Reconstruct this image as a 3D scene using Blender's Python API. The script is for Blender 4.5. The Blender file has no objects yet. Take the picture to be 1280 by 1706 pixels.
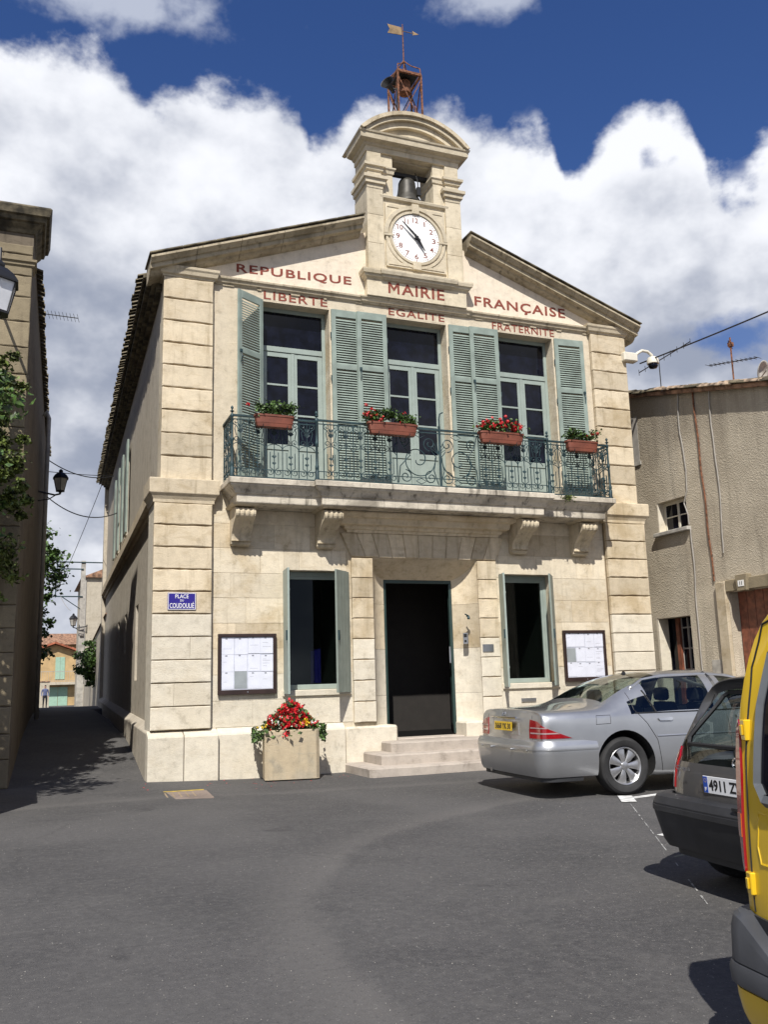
import bpy, bmesh, math, random
import numpy as np
from mathutils import Vector, Matrix
from mathutils.bvhtree import BVHTree
from mathutils.geometry import tessellate_polygon

S = bpy.context.scene
COL = S.collection
rnd = random.Random(7)
R = math.radians

# ------------------------------------------------------------------ camera
cam_d = bpy.data.cameras.new('camera')
cam = bpy.data.objects.new('camera', cam_d)
COL.objects.link(cam)
yaw, pitch, roll = R(21.86303), R(10.67677), R(-1.63594)
Fw = Vector((math.sin(yaw) * math.cos(pitch), math.cos(yaw) * math.cos(pitch), math.sin(pitch)))
Rt = Vector((math.cos(yaw), -math.sin(yaw), 0))
Up = Rt.cross(Fw)
Rt, Up = math.cos(roll) * Rt + math.sin(roll) * Up, -math.sin(roll) * Rt + math.cos(roll) * Up
cam.matrix_world = Matrix(((Rt.x, Up.x, -Fw.x, -6.64415), (Rt.y, Up.y, -Fw.y, -14.65222), (Rt.z, Up.z, -Fw.z, 1.4), (0, 0, 0, 1)))
cam_d.sensor_fit = 'VERTICAL'
cam_d.sensor_height = 24.0
cam_d.lens = 24.0 * 1493.383 / 1706.0
cam_d.clip_end = 3000
cam_d.clip_start = 0.05
S.camera = cam

# ------------------------------------------------------------------ light
SUN = Vector((0.46, 1.0, -1.25)).normalized()        # direction the light travels
SUN_EL = math.asin(-SUN.z)
SUN_AZ = math.atan2(-SUN.x, -SUN.y)                  # azimuth of the sun from +y towards +x
sd = bpy.data.lights.new('sun', 'SUN')
sd.energy = 5.0
sd.angle = R(0.5)
sd.color = (1.0, 0.955, 0.88)
sun = bpy.data.objects.new('sun', sd)
sun.rotation_euler = SUN.to_track_quat('-Z', 'Y').to_euler()
sun.location = (-20, -30, 40)
COL.objects.link(sun)

S.view_settings.view_transform = 'Standard'
S.view_settings.look = 'None'
S.view_settings.gamma = 1
S.view_settings.use_curve_mapping = False
S.view_settings.exposure = 0.22
S.render.engine = 'CYCLES'
S.render.resolution_x, S.render.resolution_y = 769, 1024

# ---- world: Nishita sky with a cumulus layer described by direction
W = bpy.data.worlds.new('World')
S.world = W
W.use_nodes = True
nt = W.node_tree
nt.nodes.clear()


def N(t, typ, **kw):
    n = t.nodes.new(typ)
    for k, v in kw.items():
        setattr(n, k, v)
    return n


def L(t, a, b):
    t.links.new(a, b)


def M_(t, op, a, b=None, c=None, clamp=False):
    n = t.nodes.new('ShaderNodeMath')
    n.operation = op
    n.use_clamp = clamp
    for i, v in enumerate((a, b, c)):
        if v is None:
            continue
        if isinstance(v, (int, float)):
            n.inputs[i].default_value = v
        else:
            t.links.new(v, n.inputs[i])
    return n.outputs[0]


def smooth(t, v, lo, hi):
    n = t.nodes.new('ShaderNodeMapRange')
    n.interpolation_type = 'SMOOTHSTEP'
    n.inputs[1].default_value = lo
    n.inputs[2].default_value = hi
    t.links.new(v, n.inputs[0])
    return n.outputs[0]


def noise(t, vec, scale, detail=4, rough=0.55, dist=0.0):
    n = t.nodes.new('ShaderNodeTexNoise')
    n.inputs['Scale'].default_value = scale
    n.inputs['Detail'].default_value = detail
    n.inputs['Roughness'].default_value = rough
    n.inputs['Distortion'].default_value = dist
    if vec is not None:
        t.links.new(vec, n.inputs['Vector'])
    return n.outputs[0]


def mixc(t, fac, a, b, mode='MIX'):
    n = t.nodes.new('ShaderNodeMix')
    n.data_type = 'RGBA'
    n.blend_type = mode
    n.clamp_factor = True
    for i, v in ((0, fac), (6, a), (7, b)):
        if isinstance(v, (int, float)):
            n.inputs[i].default_value = v
        elif isinstance(v, (tuple, list)):
            n.inputs[i].default_value = (v[0], v[1], v[2], 1)
        else:
            t.links.new(v, n.inputs[i])
    return n.outputs[2]


sky = N(nt, 'ShaderNodeTexSky', sky_type='NISHITA', sun_disc=False)
sky.sun_elevation = SUN_EL
sky.sun_rotation = SUN_AZ % (2 * math.pi)
sky.altitude = 600
sky.air_density = 1.0
sky.dust_density = 0.3
sky.ozone_density = 3.0
tc = N(nt, 'ShaderNodeTexCoord')
sp = N(nt, 'ShaderNodeSeparateXYZ')
L(nt, tc.outputs['Generated'], sp.inputs[0])
X_, Y_, Z_ = sp.outputs
az = M_(nt, 'ARCTAN2', X_, Y_)                        # 0 = +y
el = M_(nt, 'ARCSINE', Z_)
# top edge of the cumulus bank as elevation over azimuth (degrees)
BANK = [(-60, 33), (-40, 35), (-20, 34), (-8, 36.2), (-3.2, 36.6), (-1, 36.4), (1.6, 36.9), (4.4, 35.6), (6.4, 34.6), (10, 35.6), (13.4, 35.5),
        (16.7, 34.8), (17.5, 33), (19.2, 33.8), (21, 34.6), (26.5, 35.1), (30.2, 33.5), (33.9, 33.4), (35.3, 30.5), (37.4, 31.8), (40.7, 33.2),
        (43.5, 30.9), (44.6, 28.1), (47.3, 29.2), (53, 32), (70, 30), (95, 34), (120, 32)]
fc = N(nt, 'ShaderNodeFloatCurve')
cv = fc.mapping.curves[0]
pts = [((a + 60) / 180, e / 60) for a, e in BANK]
cv.points[0].location = pts[0]
cv.points[1].location = pts[-1]
for p in pts[1:-1]:
    cv.points.new(*p)
for p in cv.points:
    p.handle_type = 'AUTO'
fc.mapping.update()
L(nt, M_(nt, 'DIVIDE', M_(nt, 'ADD', az, R(60)), R(180), clamp=True), fc.inputs['Value'])
edge = M_(nt, 'MULTIPLY', fc.outputs[0], R(60))
mp = N(nt, 'ShaderNodeMapping')
mp.inputs['Scale'].default_value = (1, 1, 1.35)
L(nt, tc.outputs['Generated'], mp.inputs[0])
V = mp.outputs[0]
n_big = noise(nt, V, 3.0, 2, 0.5)
n_mid = noise(nt, V, 8.0, 5, 0.58)
n_fin = noise(nt, V, 22.0, 5, 0.62)
wob = M_(nt, 'ADD', M_(nt, 'MULTIPLY', M_(nt, 'SUBTRACT', n_mid, 0.5), 0.105), M_(nt, 'MULTIPLY', M_(nt, 'SUBTRACT', n_fin, 0.5), 0.055))
depth = M_(nt, 'ADD', M_(nt, 'SUBTRACT', edge, el), wob)      # > 0 inside the bank
bank = smooth(nt, depth, -0.008, 0.022)
# holes in the bank where the blue shows through
hole = smooth(nt, M_(nt, 'ADD', M_(nt, 'ADD', noise(nt, V, 4.3, 4, 0.55), M_(nt, 'MULTIPLY', n_fin, 0.12)), M_(nt, 'MULTIPLY', depth, -0.12)), 0.665, 0.74)
bank = M_(nt, 'MULTIPLY', bank, M_(nt, 'SUBTRACT', 1.0, hole))


# high veil of grey cloud: two drifting patches given by their centre in the sky
def patch(a_deg, e_deg, ra, re):
    da = M_(nt, 'DIVIDE', M_(nt, 'SUBTRACT', az, R(a_deg)), R(ra))
    de = M_(nt, 'DIVIDE', M_(nt, 'SUBTRACT', el, R(e_deg)), R(re))
    d = M_(nt, 'SQRT', M_(nt, 'ADD', M_(nt, 'MULTIPLY', da, da), M_(nt, 'MULTIPLY', de, de)))
    v = M_(nt, 'ADD', M_(nt, 'SUBTRACT', 1.0, d), M_(nt, 'MULTIPLY', M_(nt, 'SUBTRACT', n_mid, 0.5), 2.6))
    v = M_(nt, 'ADD', v, M_(nt, 'MULTIPLY', M_(nt, 'SUBTRACT', n_fin, 0.5), 1.0))
    return smooth(nt, v, 0.0, 0.75)


veil = M_(nt, 'MAXIMUM', patch(1.5, 40.8, 12, 3.0), patch(30.3, 40.4, 4.4, 1.6))
gap = patch(45.0, 19.6, 4.2, 1.7)
bank = M_(nt, 'MULTIPLY', bank, M_(nt, 'SUBTRACT', 1.0, M_(nt, 'MULTIPLY', gap, 0.85)))
veil = M_(nt, 'MAXIMUM', veil, M_(nt, 'MULTIPLY', patch(100, 55, 40, 9), 0.8))
veil = M_(nt, 'MAXIMUM', veil, M_(nt, 'MULTIPLY', patch(-110, 52, 45, 9), 0.8))
veil = M_(nt, 'MULTIPLY', veil, 0.85)
# body shading of the cumulus: lumps lit from the sun's side, grey bellies
def shifted(scale, dist):
    mv = N(nt, 'ShaderNodeMapping')
    mv.inputs['Scale'].default_value = (1, 1, 1.35)
    mv.inputs['Location'].default_value = (-0.50 * dist, -0.3 * dist, 0.8 * dist)
    L(nt, tc.outputs['Generated'], mv.inputs[0])
    return mv.outputs[0]


emb = M_(nt, 'SUBTRACT', noise(nt, V, 5.5, 4, 0.55), noise(nt, shifted(5.5, .06), 5.5, 4, 0.55))
emb2 = M_(nt, 'SUBTRACT', n_mid, noise(nt, shifted(8, .03), 8.0, 5, 0.58))
body = M_(nt, 'ADD', M_(nt, 'MULTIPLY', M_(nt, 'SUBTRACT', n_big, 0.5), 2.6), M_(nt, 'ADD', M_(nt, 'MULTIPLY', emb, -1.6), M_(nt, 'MULTIPLY', emb2, -1.4)))
shade = smooth(nt, M_(nt, 'ADD', body, M_(nt, 'MULTIPLY', M_(nt, 'MINIMUM', depth, 0.20), 2.6)), -0.24, 0.98)
ccol = mixc(nt, shade, (0.84, 0.855, 0.90), (0.29, 0.325, 0.415))
vcol = (0.50, 0.54, 0.64)
sat = N(nt, 'ShaderNodeHueSaturation')
sat.inputs['Saturation'].default_value = 1.22
sat.inputs['Value'].default_value = 0.090
sat.inputs['Hue'].default_value = 0.515
L(nt, sky.outputs[0], sat.inputs['Color'])
c1 = mixc(nt, veil, sat.outputs[0], vcol)
c2 = mixc(nt, bank, c1, ccol)
bg = N(nt, 'ShaderNodeBackground')
bg.inputs['Strength'].default_value = 1.0
L(nt, c2, bg.inputs['Color'])
wo = N(nt, 'ShaderNodeOutputWorld')
L(nt, bg.outputs[0], wo.inputs['Surface'])


# ------------------------------------------------------------------ materials
def new_mat(name):
    m = bpy.data.materials.new(name)
    m.use_nodes = True
    t = m.node_tree
    b = t.nodes['Principled BSDF']
    return m, t, b


def bump(t, b, h, strength=0.3, dist=0.02):
    n = t.nodes.new('ShaderNodeBump')
    n.inputs['Strength'].default_value = strength
    n.inputs['Distance'].default_value = dist
    t.links.new(h, n.inputs['Height'])
    t.links.new(n.outputs[0], b.inputs['Normal'])


def plain(name, col, rough=0.5, metal=0.0, var=0.08, scale=6.0, bmp=0.0, bscale=60, spec=0.5, coat=0.0):
    m, t, b = new_mat(name)
    c = N(t, 'ShaderNodeTexCoord').outputs['Object']
    n = noise(t, c, scale, 5)
    d = tuple(x * (1 - 2 * var) for x in col)
    u = tuple(min(1, x * (1 + 1.2 * var)) for x in col)
    L(t, mixc(t, smooth(t, n, 0.3, 0.7), d, u), b.inputs['Base Color'])
    b.inputs['Roughness'].default_value = rough
    b.inputs['Metallic'].default_value = metal
    b.inputs['Specular IOR Level'].default_value = spec
    if coat:
        b.inputs['Coat Weight'].default_value = coat
        b.inputs['Coat Roughness'].default_value = 0.03
    if bmp:
        bump(t, b, noise(t, c, bscale, 4), bmp, 0.01)
    return m


def stone(name, col, dirt, dirt_amt=0.5, streak=0.4, pit=0.35, rand=0.10, bscale=1.0):
    m, t, b = new_mat(name)
    c = N(t, 'ShaderNodeTexCoord').outputs['Object']
    n1 = noise(t, c, 1.3, 5, 0.62, 0.3)
    n2 = noise(t, c, 6.0, 5, 0.7)
    n3 = noise(t, c, 55.0, 3, 0.6)
    mpn = N(t, 'ShaderNodeMapping')
    mpn.inputs['Scale'].default_value = (9, 9, 0.9)
    L(t, c, mpn.inputs[0])
    n4 = noise(t, mpn.outputs[0], 1.0, 3, 0.6)
    mph = N(t, 'ShaderNodeMapping')
    mph.inputs['Scale'].default_value = (3.0, 3.0, 9)
    L(t, c, mph.inputs[0])
    n5 = noise(t, mph.outputs[0], 1.0, 4, 0.7, 0.6)
    oi = N(t, 'ShaderNodeObjectInfo').outputs['Random']
    base = mixc(t, smooth(t, n2, 0.32, 0.72), col, tuple(x * 0.84 for x in col))
    base = mixc(t, M_(t, 'MULTIPLY', smooth(t, n1, 0.46, 0.72), dirt_amt), base, dirt)
    base = mixc(t, M_(t, 'MULTIPLY', smooth(t, n4, 0.52, 0.75), streak), base, tuple(x * 0.62 for x in dirt))
    base = mixc(t, M_(t, 'MULTIPLY', smooth(t, n5, 0.53, 0.66), 0.30), base, tuple(x * 0.9 for x in dirt))
    base = mixc(t, M_(t, 'MULTIPLY', M_(t, 'MULTIPLY', smooth(t, n2, 0.56, 0.66), smooth(t, n1, 0.42, 0.58)), 0.35), base, tuple(x * 0.55 for x in dirt))
    v = M_(t, 'ADD', 1 - rand, M_(t, 'MULTIPLY', oi, 2 * rand))
    v = M_(t, 'MULTIPLY', v, M_(t, 'ADD', 0.90, M_(t, 'MULTIPLY', n3, 0.2)))
    h = N(t, 'ShaderNodeHueSaturation')
    L(t, base, h.inputs['Color'])
    L(t, v, h.inputs['Value'])
    L(t, h.outputs[0], b.inputs['Base Color'])
    b.inputs['Roughness'].default_value = 0.9
    b.inputs['Specular IOR Level'].default_value = 0.2
    vo = N(t, 'ShaderNodeTexVoronoi')
    vo.inputs['Scale'].default_value = 38 * bscale
    L(t, c, vo.inputs['Vector'])
    pits = smooth(t, vo.outputs['Distance'], 0.02, 0.3)
    hh = M_(t, 'ADD', M_(t, 'MULTIPLY', n3, 0.6), M_(t, 'ADD', M_(t, 'MULTIPLY', n2, 0.9), M_(t, 'ADD', M_(t, 'MULTIPLY', n5, 0.5), M_(t, 'MULTIPLY', pits, pit))))
    bump(t, b, hh, 0.45, 0.016)
    return m


MAT = {}
MAT['old_stone'] = stone('old_stone', (0.62, 0.53, 0.39), (0.40, 0.31, 0.185), 0.75, 0.42, 0.35, 0.15)
MAT['wall_stone'] = stone('wall_stone', (0.66, 0.585, 0.455), (0.44, 0.345, 0.21), 0.75, 0.30, 0.35, 0.14)
MAT['new_stone'] = stone('new_stone', (0.675, 0.62, 0.51), (0.56, 0.485, 0.36), 0.45, 0.10, 0.6, 0.05)
MAT['upper_stone'] = stone('upper_stone', (0.67, 0.59, 0.46), (0.53, 0.44, 0.31), 0.55, 0.30)
MAT['tymp'] = stone('tympanum_render', (0.70, 0.62, 0.505), (0.62, 0.52, 0.40), 0.4, 0.2, 0.2)
MAT['moulding'] = stone('moulding_stone', (0.60, 0.52, 0.385), (0.33, 0.275, 0.19), 0.75, 0.65)
MAT['tower'] = stone('tower_stone', (0.63, 0.555, 0.42), (0.43, 0.365, 0.255), 0.7, 0.35)
MAT['balcony'] = stone('balcony_stone', (0.60, 0.545, 0.45), (0.17, 0.15, 0.12), 0.75, 0.95)
MAT['rake'] = stone('rake_stone', (0.50, 0.43, 0.31), (0.21, 0.175, 0.115), 0.8, 0.7)
MAT['side'] = stone('side_render', (0.50, 0.45, 0.37), (0.37, 0.32, 0.25), 0.5, 0.45, 0.3)
MAT['step'] = stone('step_stone', (0.47, 0.415, 0.36), (0.30, 0.26, 0.22), 0.6, 0.1, 0.6)
MAT['mortar'] = stone('mortar', (0.34, 0.265, 0.175), (0.22, 0.165, 0.105), 0.6, 0.2)
MAT['planter'] = stone('planter_concrete', (0.47, 0.39, 0.27), (0.35, 0.33, 0.27), 0.7, 0.3, 0.9)
MAT['green'] = plain('shutter_green', (0.245, 0.300, 0.265), 0.6, var=0.11, scale=3.5)
MAT['green_shaded'] = plain('shutter_green_shaded', (0.21, 0.245, 0.215), 0.6, var=0.05)  # darker copy of the shutter paint; shade on half-closed leaves put into colour
MAT['frame'] = plain('window_frame_green', (0.29, 0.345, 0.315), 0.5, var=0.04)
MAT['iron'] = plain('railing_green', (0.020, 0.048, 0.056), 0.5, 0.1, var=0.2)
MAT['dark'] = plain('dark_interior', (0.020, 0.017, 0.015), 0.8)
MAT['glass'] = plain('window_glass', (0.004, 0.005, 0.012), 0.04, var=0.3, spec=0.28)
MAT['letter'] = plain('red_letter', (0.235, 0.055, 0.035), 0.8, var=0.16, scale=30)
MAT['white'] = plain('white_enamel', (0.82, 0.82, 0.80), 0.35, var=0.02)
MAT['black'] = plain('black_paint', (0.012, 0.012, 0.013), 0.5)
MAT['rust'] = plain('rusty_iron', (0.20, 0.085, 0.045), 0.85, 0.1, var=0.35, scale=25, bmp=0.3)
MAT['vane'] = plain('weathered_tin', (0.27, 0.185, 0.10), 0.7, 0.2, var=0.2)
MAT['bronze'] = plain('bell_bronze', (0.055, 0.052, 0.045), 0.5, 0.4, var=0.2, scale=9)
MAT['terra'] = plain('terracotta_plastic', (0.175, 0.050, 0.028), 0.6, var=0.12)
MAT['leaf'] = plain('leaf_green', (0.065, 0.125, 0.025), 0.5, var=0.5, scale=14)
MAT['leaf2'] = plain('leaf_yellow_green', (0.12, 0.16, 0.035), 0.5, var=0.45, scale=9)
MAT['leafd'] = plain('leaf_dark', (0.035, 0.075, 0.02), 0.5, var=0.5, scale=9)
MAT['red'] = plain('red_petal', (0.56, 0.012, 0.02), 0.5, var=0.25, scale=40)
MAT['yellow'] = plain('yellow_petal', (0.75, 0.50, 0.02), 0.5, var=0.1)
MAT['bark'] = plain('bark', (0.12, 0.09, 0.06), 0.9, var=0.3, scale=12, bmp=0.6)
MAT['tile'] = plain('roof_tile', (0.30, 0.17, 0.105), 0.85, var=0.35, scale=5, bmp=0.4)
MAT['tile_moss'] = plain('roof_tile_mossy', (0.125, 0.105, 0.068), 0.9, var=0.4, scale=5, bmp=0.4)
MAT['paper'] = plain('paper', (0.78, 0.80, 0.86), 0.7, var=0.03)
MAT['paper_grey'] = plain('grey_paper', (0.33, 0.36, 0.36), 0.7, var=0.04)
MAT['board'] = plain('brown_board_frame', (0.030, 0.016, 0.014), 0.5, var=0.15)
MAT['blue'] = plain('enamel_blue', (0.028, 0.018, 0.22), 0.3, var=0.05)
MAT['steel'] = plain('steel', (0.45, 0.46, 0.48), 0.35, 0.9, var=0.06)
MAT['cream'] = plain('cream_plastic', (0.68, 0.64, 0.54), 0.45, var=0.03)
MAT['door'] = plain('door_green', (0.022, 0.045, 0.040), 0.4, var=0.1)
MAT['wood'] = plain('reddish_wood', (0.20, 0.065, 0.035), 0.6, var=0.2, scale=9)
MAT['wire'] = plain('cable_black', (0.02, 0.02, 0.022), 0.6)
MAT['wire_grey'] = plain('cable_grey', (0.36, 0.34, 0.31), 0.7)


# ------------------------------------------------------------------ mesh helpers
class MB:
    def __init__(self):
        self.v, self.f, self.m = [], [], []

    def add(self, vs, fs, mi=0):
        o = len(self.v)
        self.v += [tuple(p) for p in vs]
        self.f += [tuple(i + o for i in f) for f in fs]
        self.m += [mi] * len(fs)
        return self

    def box(self, x0, x1, y0, y1, z0, z1, mi=0):
        return self.loft([[(x0, y0, z0), (x1, y0, z0), (x1, y1, z0), (x0, y1, z0)], [(x0, y0, z1), (x1, y0, z1), (x1, y1, z1), (x0, y1, z1)]], mi=mi)

    def loft(self, rings, caps=True, closed=True, mi=0):
        n = len(rings[0])
        vs = [p for r in rings for p in r]
        fs = []
        for i in range(len(rings) - 1):
            for j in range(n if closed else n - 1):
                k = (j + 1) % n
                fs.append((i * n + j, i * n + k, (i + 1) * n + k, (i + 1) * n + j))
        if caps:
            fs.append(tuple(range(n - 1, -1, -1)))
            fs.append(tuple((len(rings) - 1) * n + j for j in range(n)))
        return self.add(vs, fs, mi)

    def moulding(self, x0, x1, yf, yb, prof, mi=0):
        """stack of rectangles: prof = [(z, offset)], grows on the front and both ends"""
        return self.loft([[(x0 - o, yf - o, z), (x1 + o, yf - o, z), (x1 + o, yb, z), (x0 - o, yb, z)] for z, o in prof], mi=mi)

    def prism(self, poly, y0, y1, mi=0):
        """(x, z) outline extruded along y"""
        return self.loft([[(x, y0, z) for x, z in poly], [(x, y1, z) for x, z in poly]], mi=mi)

    def prismx(self, poly, x0, x1, mi=0):
        """(y, z) outline extruded along x"""
        return self.loft([[(x0, y, z) for y, z in poly], [(x1, y, z) for y, z in poly]], mi=mi)

    def tube(self, path, r, n=6, mi=0, caps=True):
        path = [Vector(p) for p in path]
        rr = r if isinstance(r, (list, tuple)) else [r] * len(path)
        rings = []
        d0 = (path[1] - path[0]).normalized()
        u = d0.orthogonal().normalized()
        for i, p in enumerate(path):
            a = path[max(i - 1, 0)]
            b = path[min(i + 1, len(path) - 1)]
            d = (b - a)
            if d.length < 1e-9:
                d = d0
            d.normalize()
            u = (u - d * u.dot(d))
            if u.length < 1e-6:
                u = d.orthogonal()
            u.normalize()
            w = d.cross(u)
            rings.append([p + (u * math.cos(2 * math.pi * k / n) + w * math.sin(2 * math.pi * k / n)) * rr[i] for k in range(n)])
        return self.loft(rings, caps, True, mi)

    def lathe(self, prof, c=(0, 0, 0), n=24, mi=0, axis='z', caps=True):
        rings = []
        for r, h in prof:
            ring = []
            for k in range(n):
                a = 2 * math.pi * k / n
                x, y = r * math.cos(a), r * math.sin(a)
                p = (x, y, h) if axis == 'z' else ((h, x, y) if axis == 'x' else (y, h, x))
                ring.append((c[0] + p[0], c[1] + p[1], c[2] + p[2]))
            rings.append(ring)
        return self.loft(rings, caps, True, mi)

    def build(self, name, mat, parent=None, smooth=False, bevel=0.0, loc=None, rot=None):
        me = bpy.data.meshes.new(name)
        me.from_pydata(self.v, [], self.f)
        mats = mat if isinstance(mat, (list, tuple)) else [mat]
        for m in mats:
            me.materials.append(MAT[m] if isinstance(m, str) else m)
        if len(mats) > 1:
            me.polygons.foreach_set('material_index', self.m)
        bm = bmesh.new()
        bm.from_mesh(me)
        bmesh.ops.recalc_face_normals(bm, faces=bm.faces)
        if bevel:
            es = [e for e in bm.edges if len(e.link_faces) == 2 and e.calc_face_angle(0) > 0.5]
            bmesh.ops.bevel(bm, geom=es, offset=bevel, segments=1, affect='EDGES', clamp_overlap=True)
        bm.to_mesh(me)
        bm.free()
        if smooth:
            me.polygons.foreach_set('use_smooth', [True] * len(me.polygons))
            if smooth is not True:
                me.set_sharp_from_angle(angle=smooth)
        return link(name, me, parent, loc, rot)


def link(name, me, parent=None, loc=None, rot=None):
    o = bpy.data.objects.new(name, me)
    COL.objects.link(o)
    if parent:
        o.parent = parent
    if loc:
        o.location = loc
    if rot:
        o.rotation_euler = rot
    return o


def tag(o, label, cat, group=None, kind=None):
    if label:
        o['label'] = label
    if cat:
        o['category'] = cat
    if group:
        o['group'] = group
    if kind:
        o['kind'] = kind
    return o


def thing(name, loc=(0, 0, 0), label=None, cat=None, group=None, rz=0.0):
    o = bpy.data.objects.new(name, None)
    o.empty_display_size = 0.2
    COL.objects.link(o)
    o.location = loc
    o.rotation_euler = (0, 0, rz)
    return tag(o, label, cat, group)


def copy_tree(o, parent=None):
    c = o.copy()
    COL.objects.link(c)
    c.parent = parent
    for ch in list(o.children):
        copy_tree(ch, c)
    return c


def wall_holes(mb, x0, x1, z0, z1, y0, y1, holes):
    """vertical slab along x with rectangular openings (hx0, hx1, hz0, hz1)"""
    xs = sorted({x0, x1, *[h[0] for h in holes], *[h[1] for h in holes]})
    zs = sorted({z0, z1, *[h[2] for h in holes], *[h[3] for h in holes]})
    nx, nz = len(xs) - 1, len(zs) - 1

    def solid(i, j):
        if i < 0 or j < 0 or i >= nx or j >= nz:
            return False
        cx, cz = (xs[i] + xs[i + 1]) / 2, (zs[j] + zs[j + 1]) / 2
        return not any(h[0] < cx < h[1] and h[2] < cz < h[3] for h in holes)
    for i in range(nx):
        for j in range(nz):
            if not solid(i, j):
                continue
            a, b, c, d = xs[i], xs[i + 1], zs[j], zs[j + 1]
            mb.add([(a, y0, c), (b, y0, c), (b, y0, d), (a, y0, d)], [(0, 1, 2, 3)])
            mb.add([(a, y1, c), (b, y1, c), (b, y1, d), (a, y1, d)], [(3, 2, 1, 0)])
            if not solid(i - 1, j):
                mb.add([(a, y0, c), (a, y0, d), (a, y1, d), (a, y1, c)], [(0, 1, 2, 3)])
            if not solid(i + 1, j):
                mb.add([(b, y0, c), (b, y1, c), (b, y1, d), (b, y0, d)], [(0, 1, 2, 3)])
            if not solid(i, j - 1):
                mb.add([(a, y0, c), (a, y1, c), (b, y1, c), (b, y0, c)], [(0, 1, 2, 3)])
            if not solid(i, j + 1):
                mb.add([(a, y0, d), (b, y0, d), (b, y1, d), (a, y1, d)], [(0, 1, 2, 3)])
    return mb


def block(x0, x1, z0, z1, yf, yb, jag=0.006, cham=0.010, nseg=5, r=rnd):
    """dressed stone: worn outline, chamfered front arris (front looks to -y)"""
    out = []
    for i in range(nseg):
        out.append((x0 + (x1 - x0) * i / nseg, z0 + (r.uniform(0, jag) if i else 0)))
    for j in range(2):
        out.append((x1 - r.uniform(0, jag * .5), z0 + (z1 - z0) * j / 2))
    for i in range(nseg):
        out.append((x1 - (x1 - x0) * i / nseg, z1 - (r.uniform(0, jag) if i else 0)))
    for j in range(2):
        out.append((x0 + r.uniform(0, jag * .5), z1 - (z1 - z0) * j / 2))
    cx, cz = (x0 + x1) / 2, (z0 + z1) / 2
    w, h = (x1 - x0) / 2, (z1 - z0) / 2
    ins = []
    for x, z in out:
        k = cham * r.uniform(0.7, 1.5)
        ins.append((cx + (x - cx) * (1 - k / w), cz + (z - cz) * (1 - k / h)))
    mb = MB()
    mb.loft([[(x, yb, z) for x, z in out], [(x, yf + cham * 0.8, z) for x, z in out], [(x, yf + r.uniform(0, .002), z) for x, z in ins]], caps=True)
    return mb


def text_mesh(body, width, height, mat, name, parent, origin, ux=(1, 0, 0), uy=(0, 0, 1), bold=0.0, depth=0.004, spacing=1.0, align='CENTER'):
    """lettering as a thin raised mesh; origin is its lower-left corner"""
    cu = bpy.data.curves.new('lettering', 'FONT')
    cu.body = body
    cu.size = 1.0
    cu.offset = bold
    cu.extrude = 0.5
    cu.space_character = spacing
    cu.resolution_u = 3
    ob = bpy.data.objects.new('lettering', cu)
    COL.objects.link(ob)
    dg = bpy.context.evaluated_depsgraph_get()
    me = bpy.data.meshes.new_from_object(ob.evaluated_get(dg))
    bpy.data.objects.remove(ob)
    bpy.data.curves.remove(cu)
    co = np.empty(len(me.vertices) * 3)
    me.vertices.foreach_get('co', co)
    co = co.reshape(-1, 3)
    lo, hi = co.min(0), co.max(0)
    u, v = Vector(ux), Vector(uy)
    n = u.cross(v)
    sx, sy = width / (hi[0] - lo[0]), height / (hi[1] - lo[1])
    o = Vector(origin)
    out = [o + u * ((p[0] - lo[0]) * sx) + v * ((p[1] - lo[1]) * sy) + n * (p[2] * 2 * depth) for p in co]
    me.vertices.foreach_set('co', [c for p in out for c in p])
    me.materials.clear()
    me.materials.append(MAT[mat])
    me.update()
    me.name = name
    return link(name, me, parent)


def leaves(n, gen, size, seed, normal_up=0.4):
    """n leaf-shaped faces; gen(r) returns a centre"""
    r = random.Random(seed)
    mb = MB()
    for _ in range(n):
        c = Vector(gen(r))
        d = Vector((r.gauss(0, 1), r.gauss(0, 1), r.gauss(0, 1) * 0.7)).normalized()
        nn = (Vector((r.gauss(0, 1), r.gauss(0, 1), r.gauss(0, 1) + normal_up * 2))).normalized()
        s_ = d.cross(nn)
        if s_.length < 1e-3:
            continue
        s_.normalize()
        q = size * r.uniform(0.6, 1.35)
        b = nn * q * 0.12
        mb.add([c - d * q * .5, c + s_ * q * .33 + b, c + d * q * .5, c - s_ * q * .33 + b], [(0, 1, 2), (0, 2, 3)])
    return mb


def ground_z(x, y):
    a = 0.0 + (-0.06) * min(1, max(0, (x + 4.9) / 1.6)) + 0.0
    ys = [-1e9, 0.2, 4.5, 8, 12.5, 17, 22, 30, 45, 60, 1e9]
    zs = [0, 0, 0.50, 0.70, 0.82, 0.84, 0.78, 0.5, 0.12, 0.03, 0.03]
    b = float(np.interp(y, ys, zs))
    w = 1 - min(1, max(0, (x + 4.75) / 0.3))
    if y > 14:
        w = 1
    return a * (1 - w) + b * w if y > 0.2 else a
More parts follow.
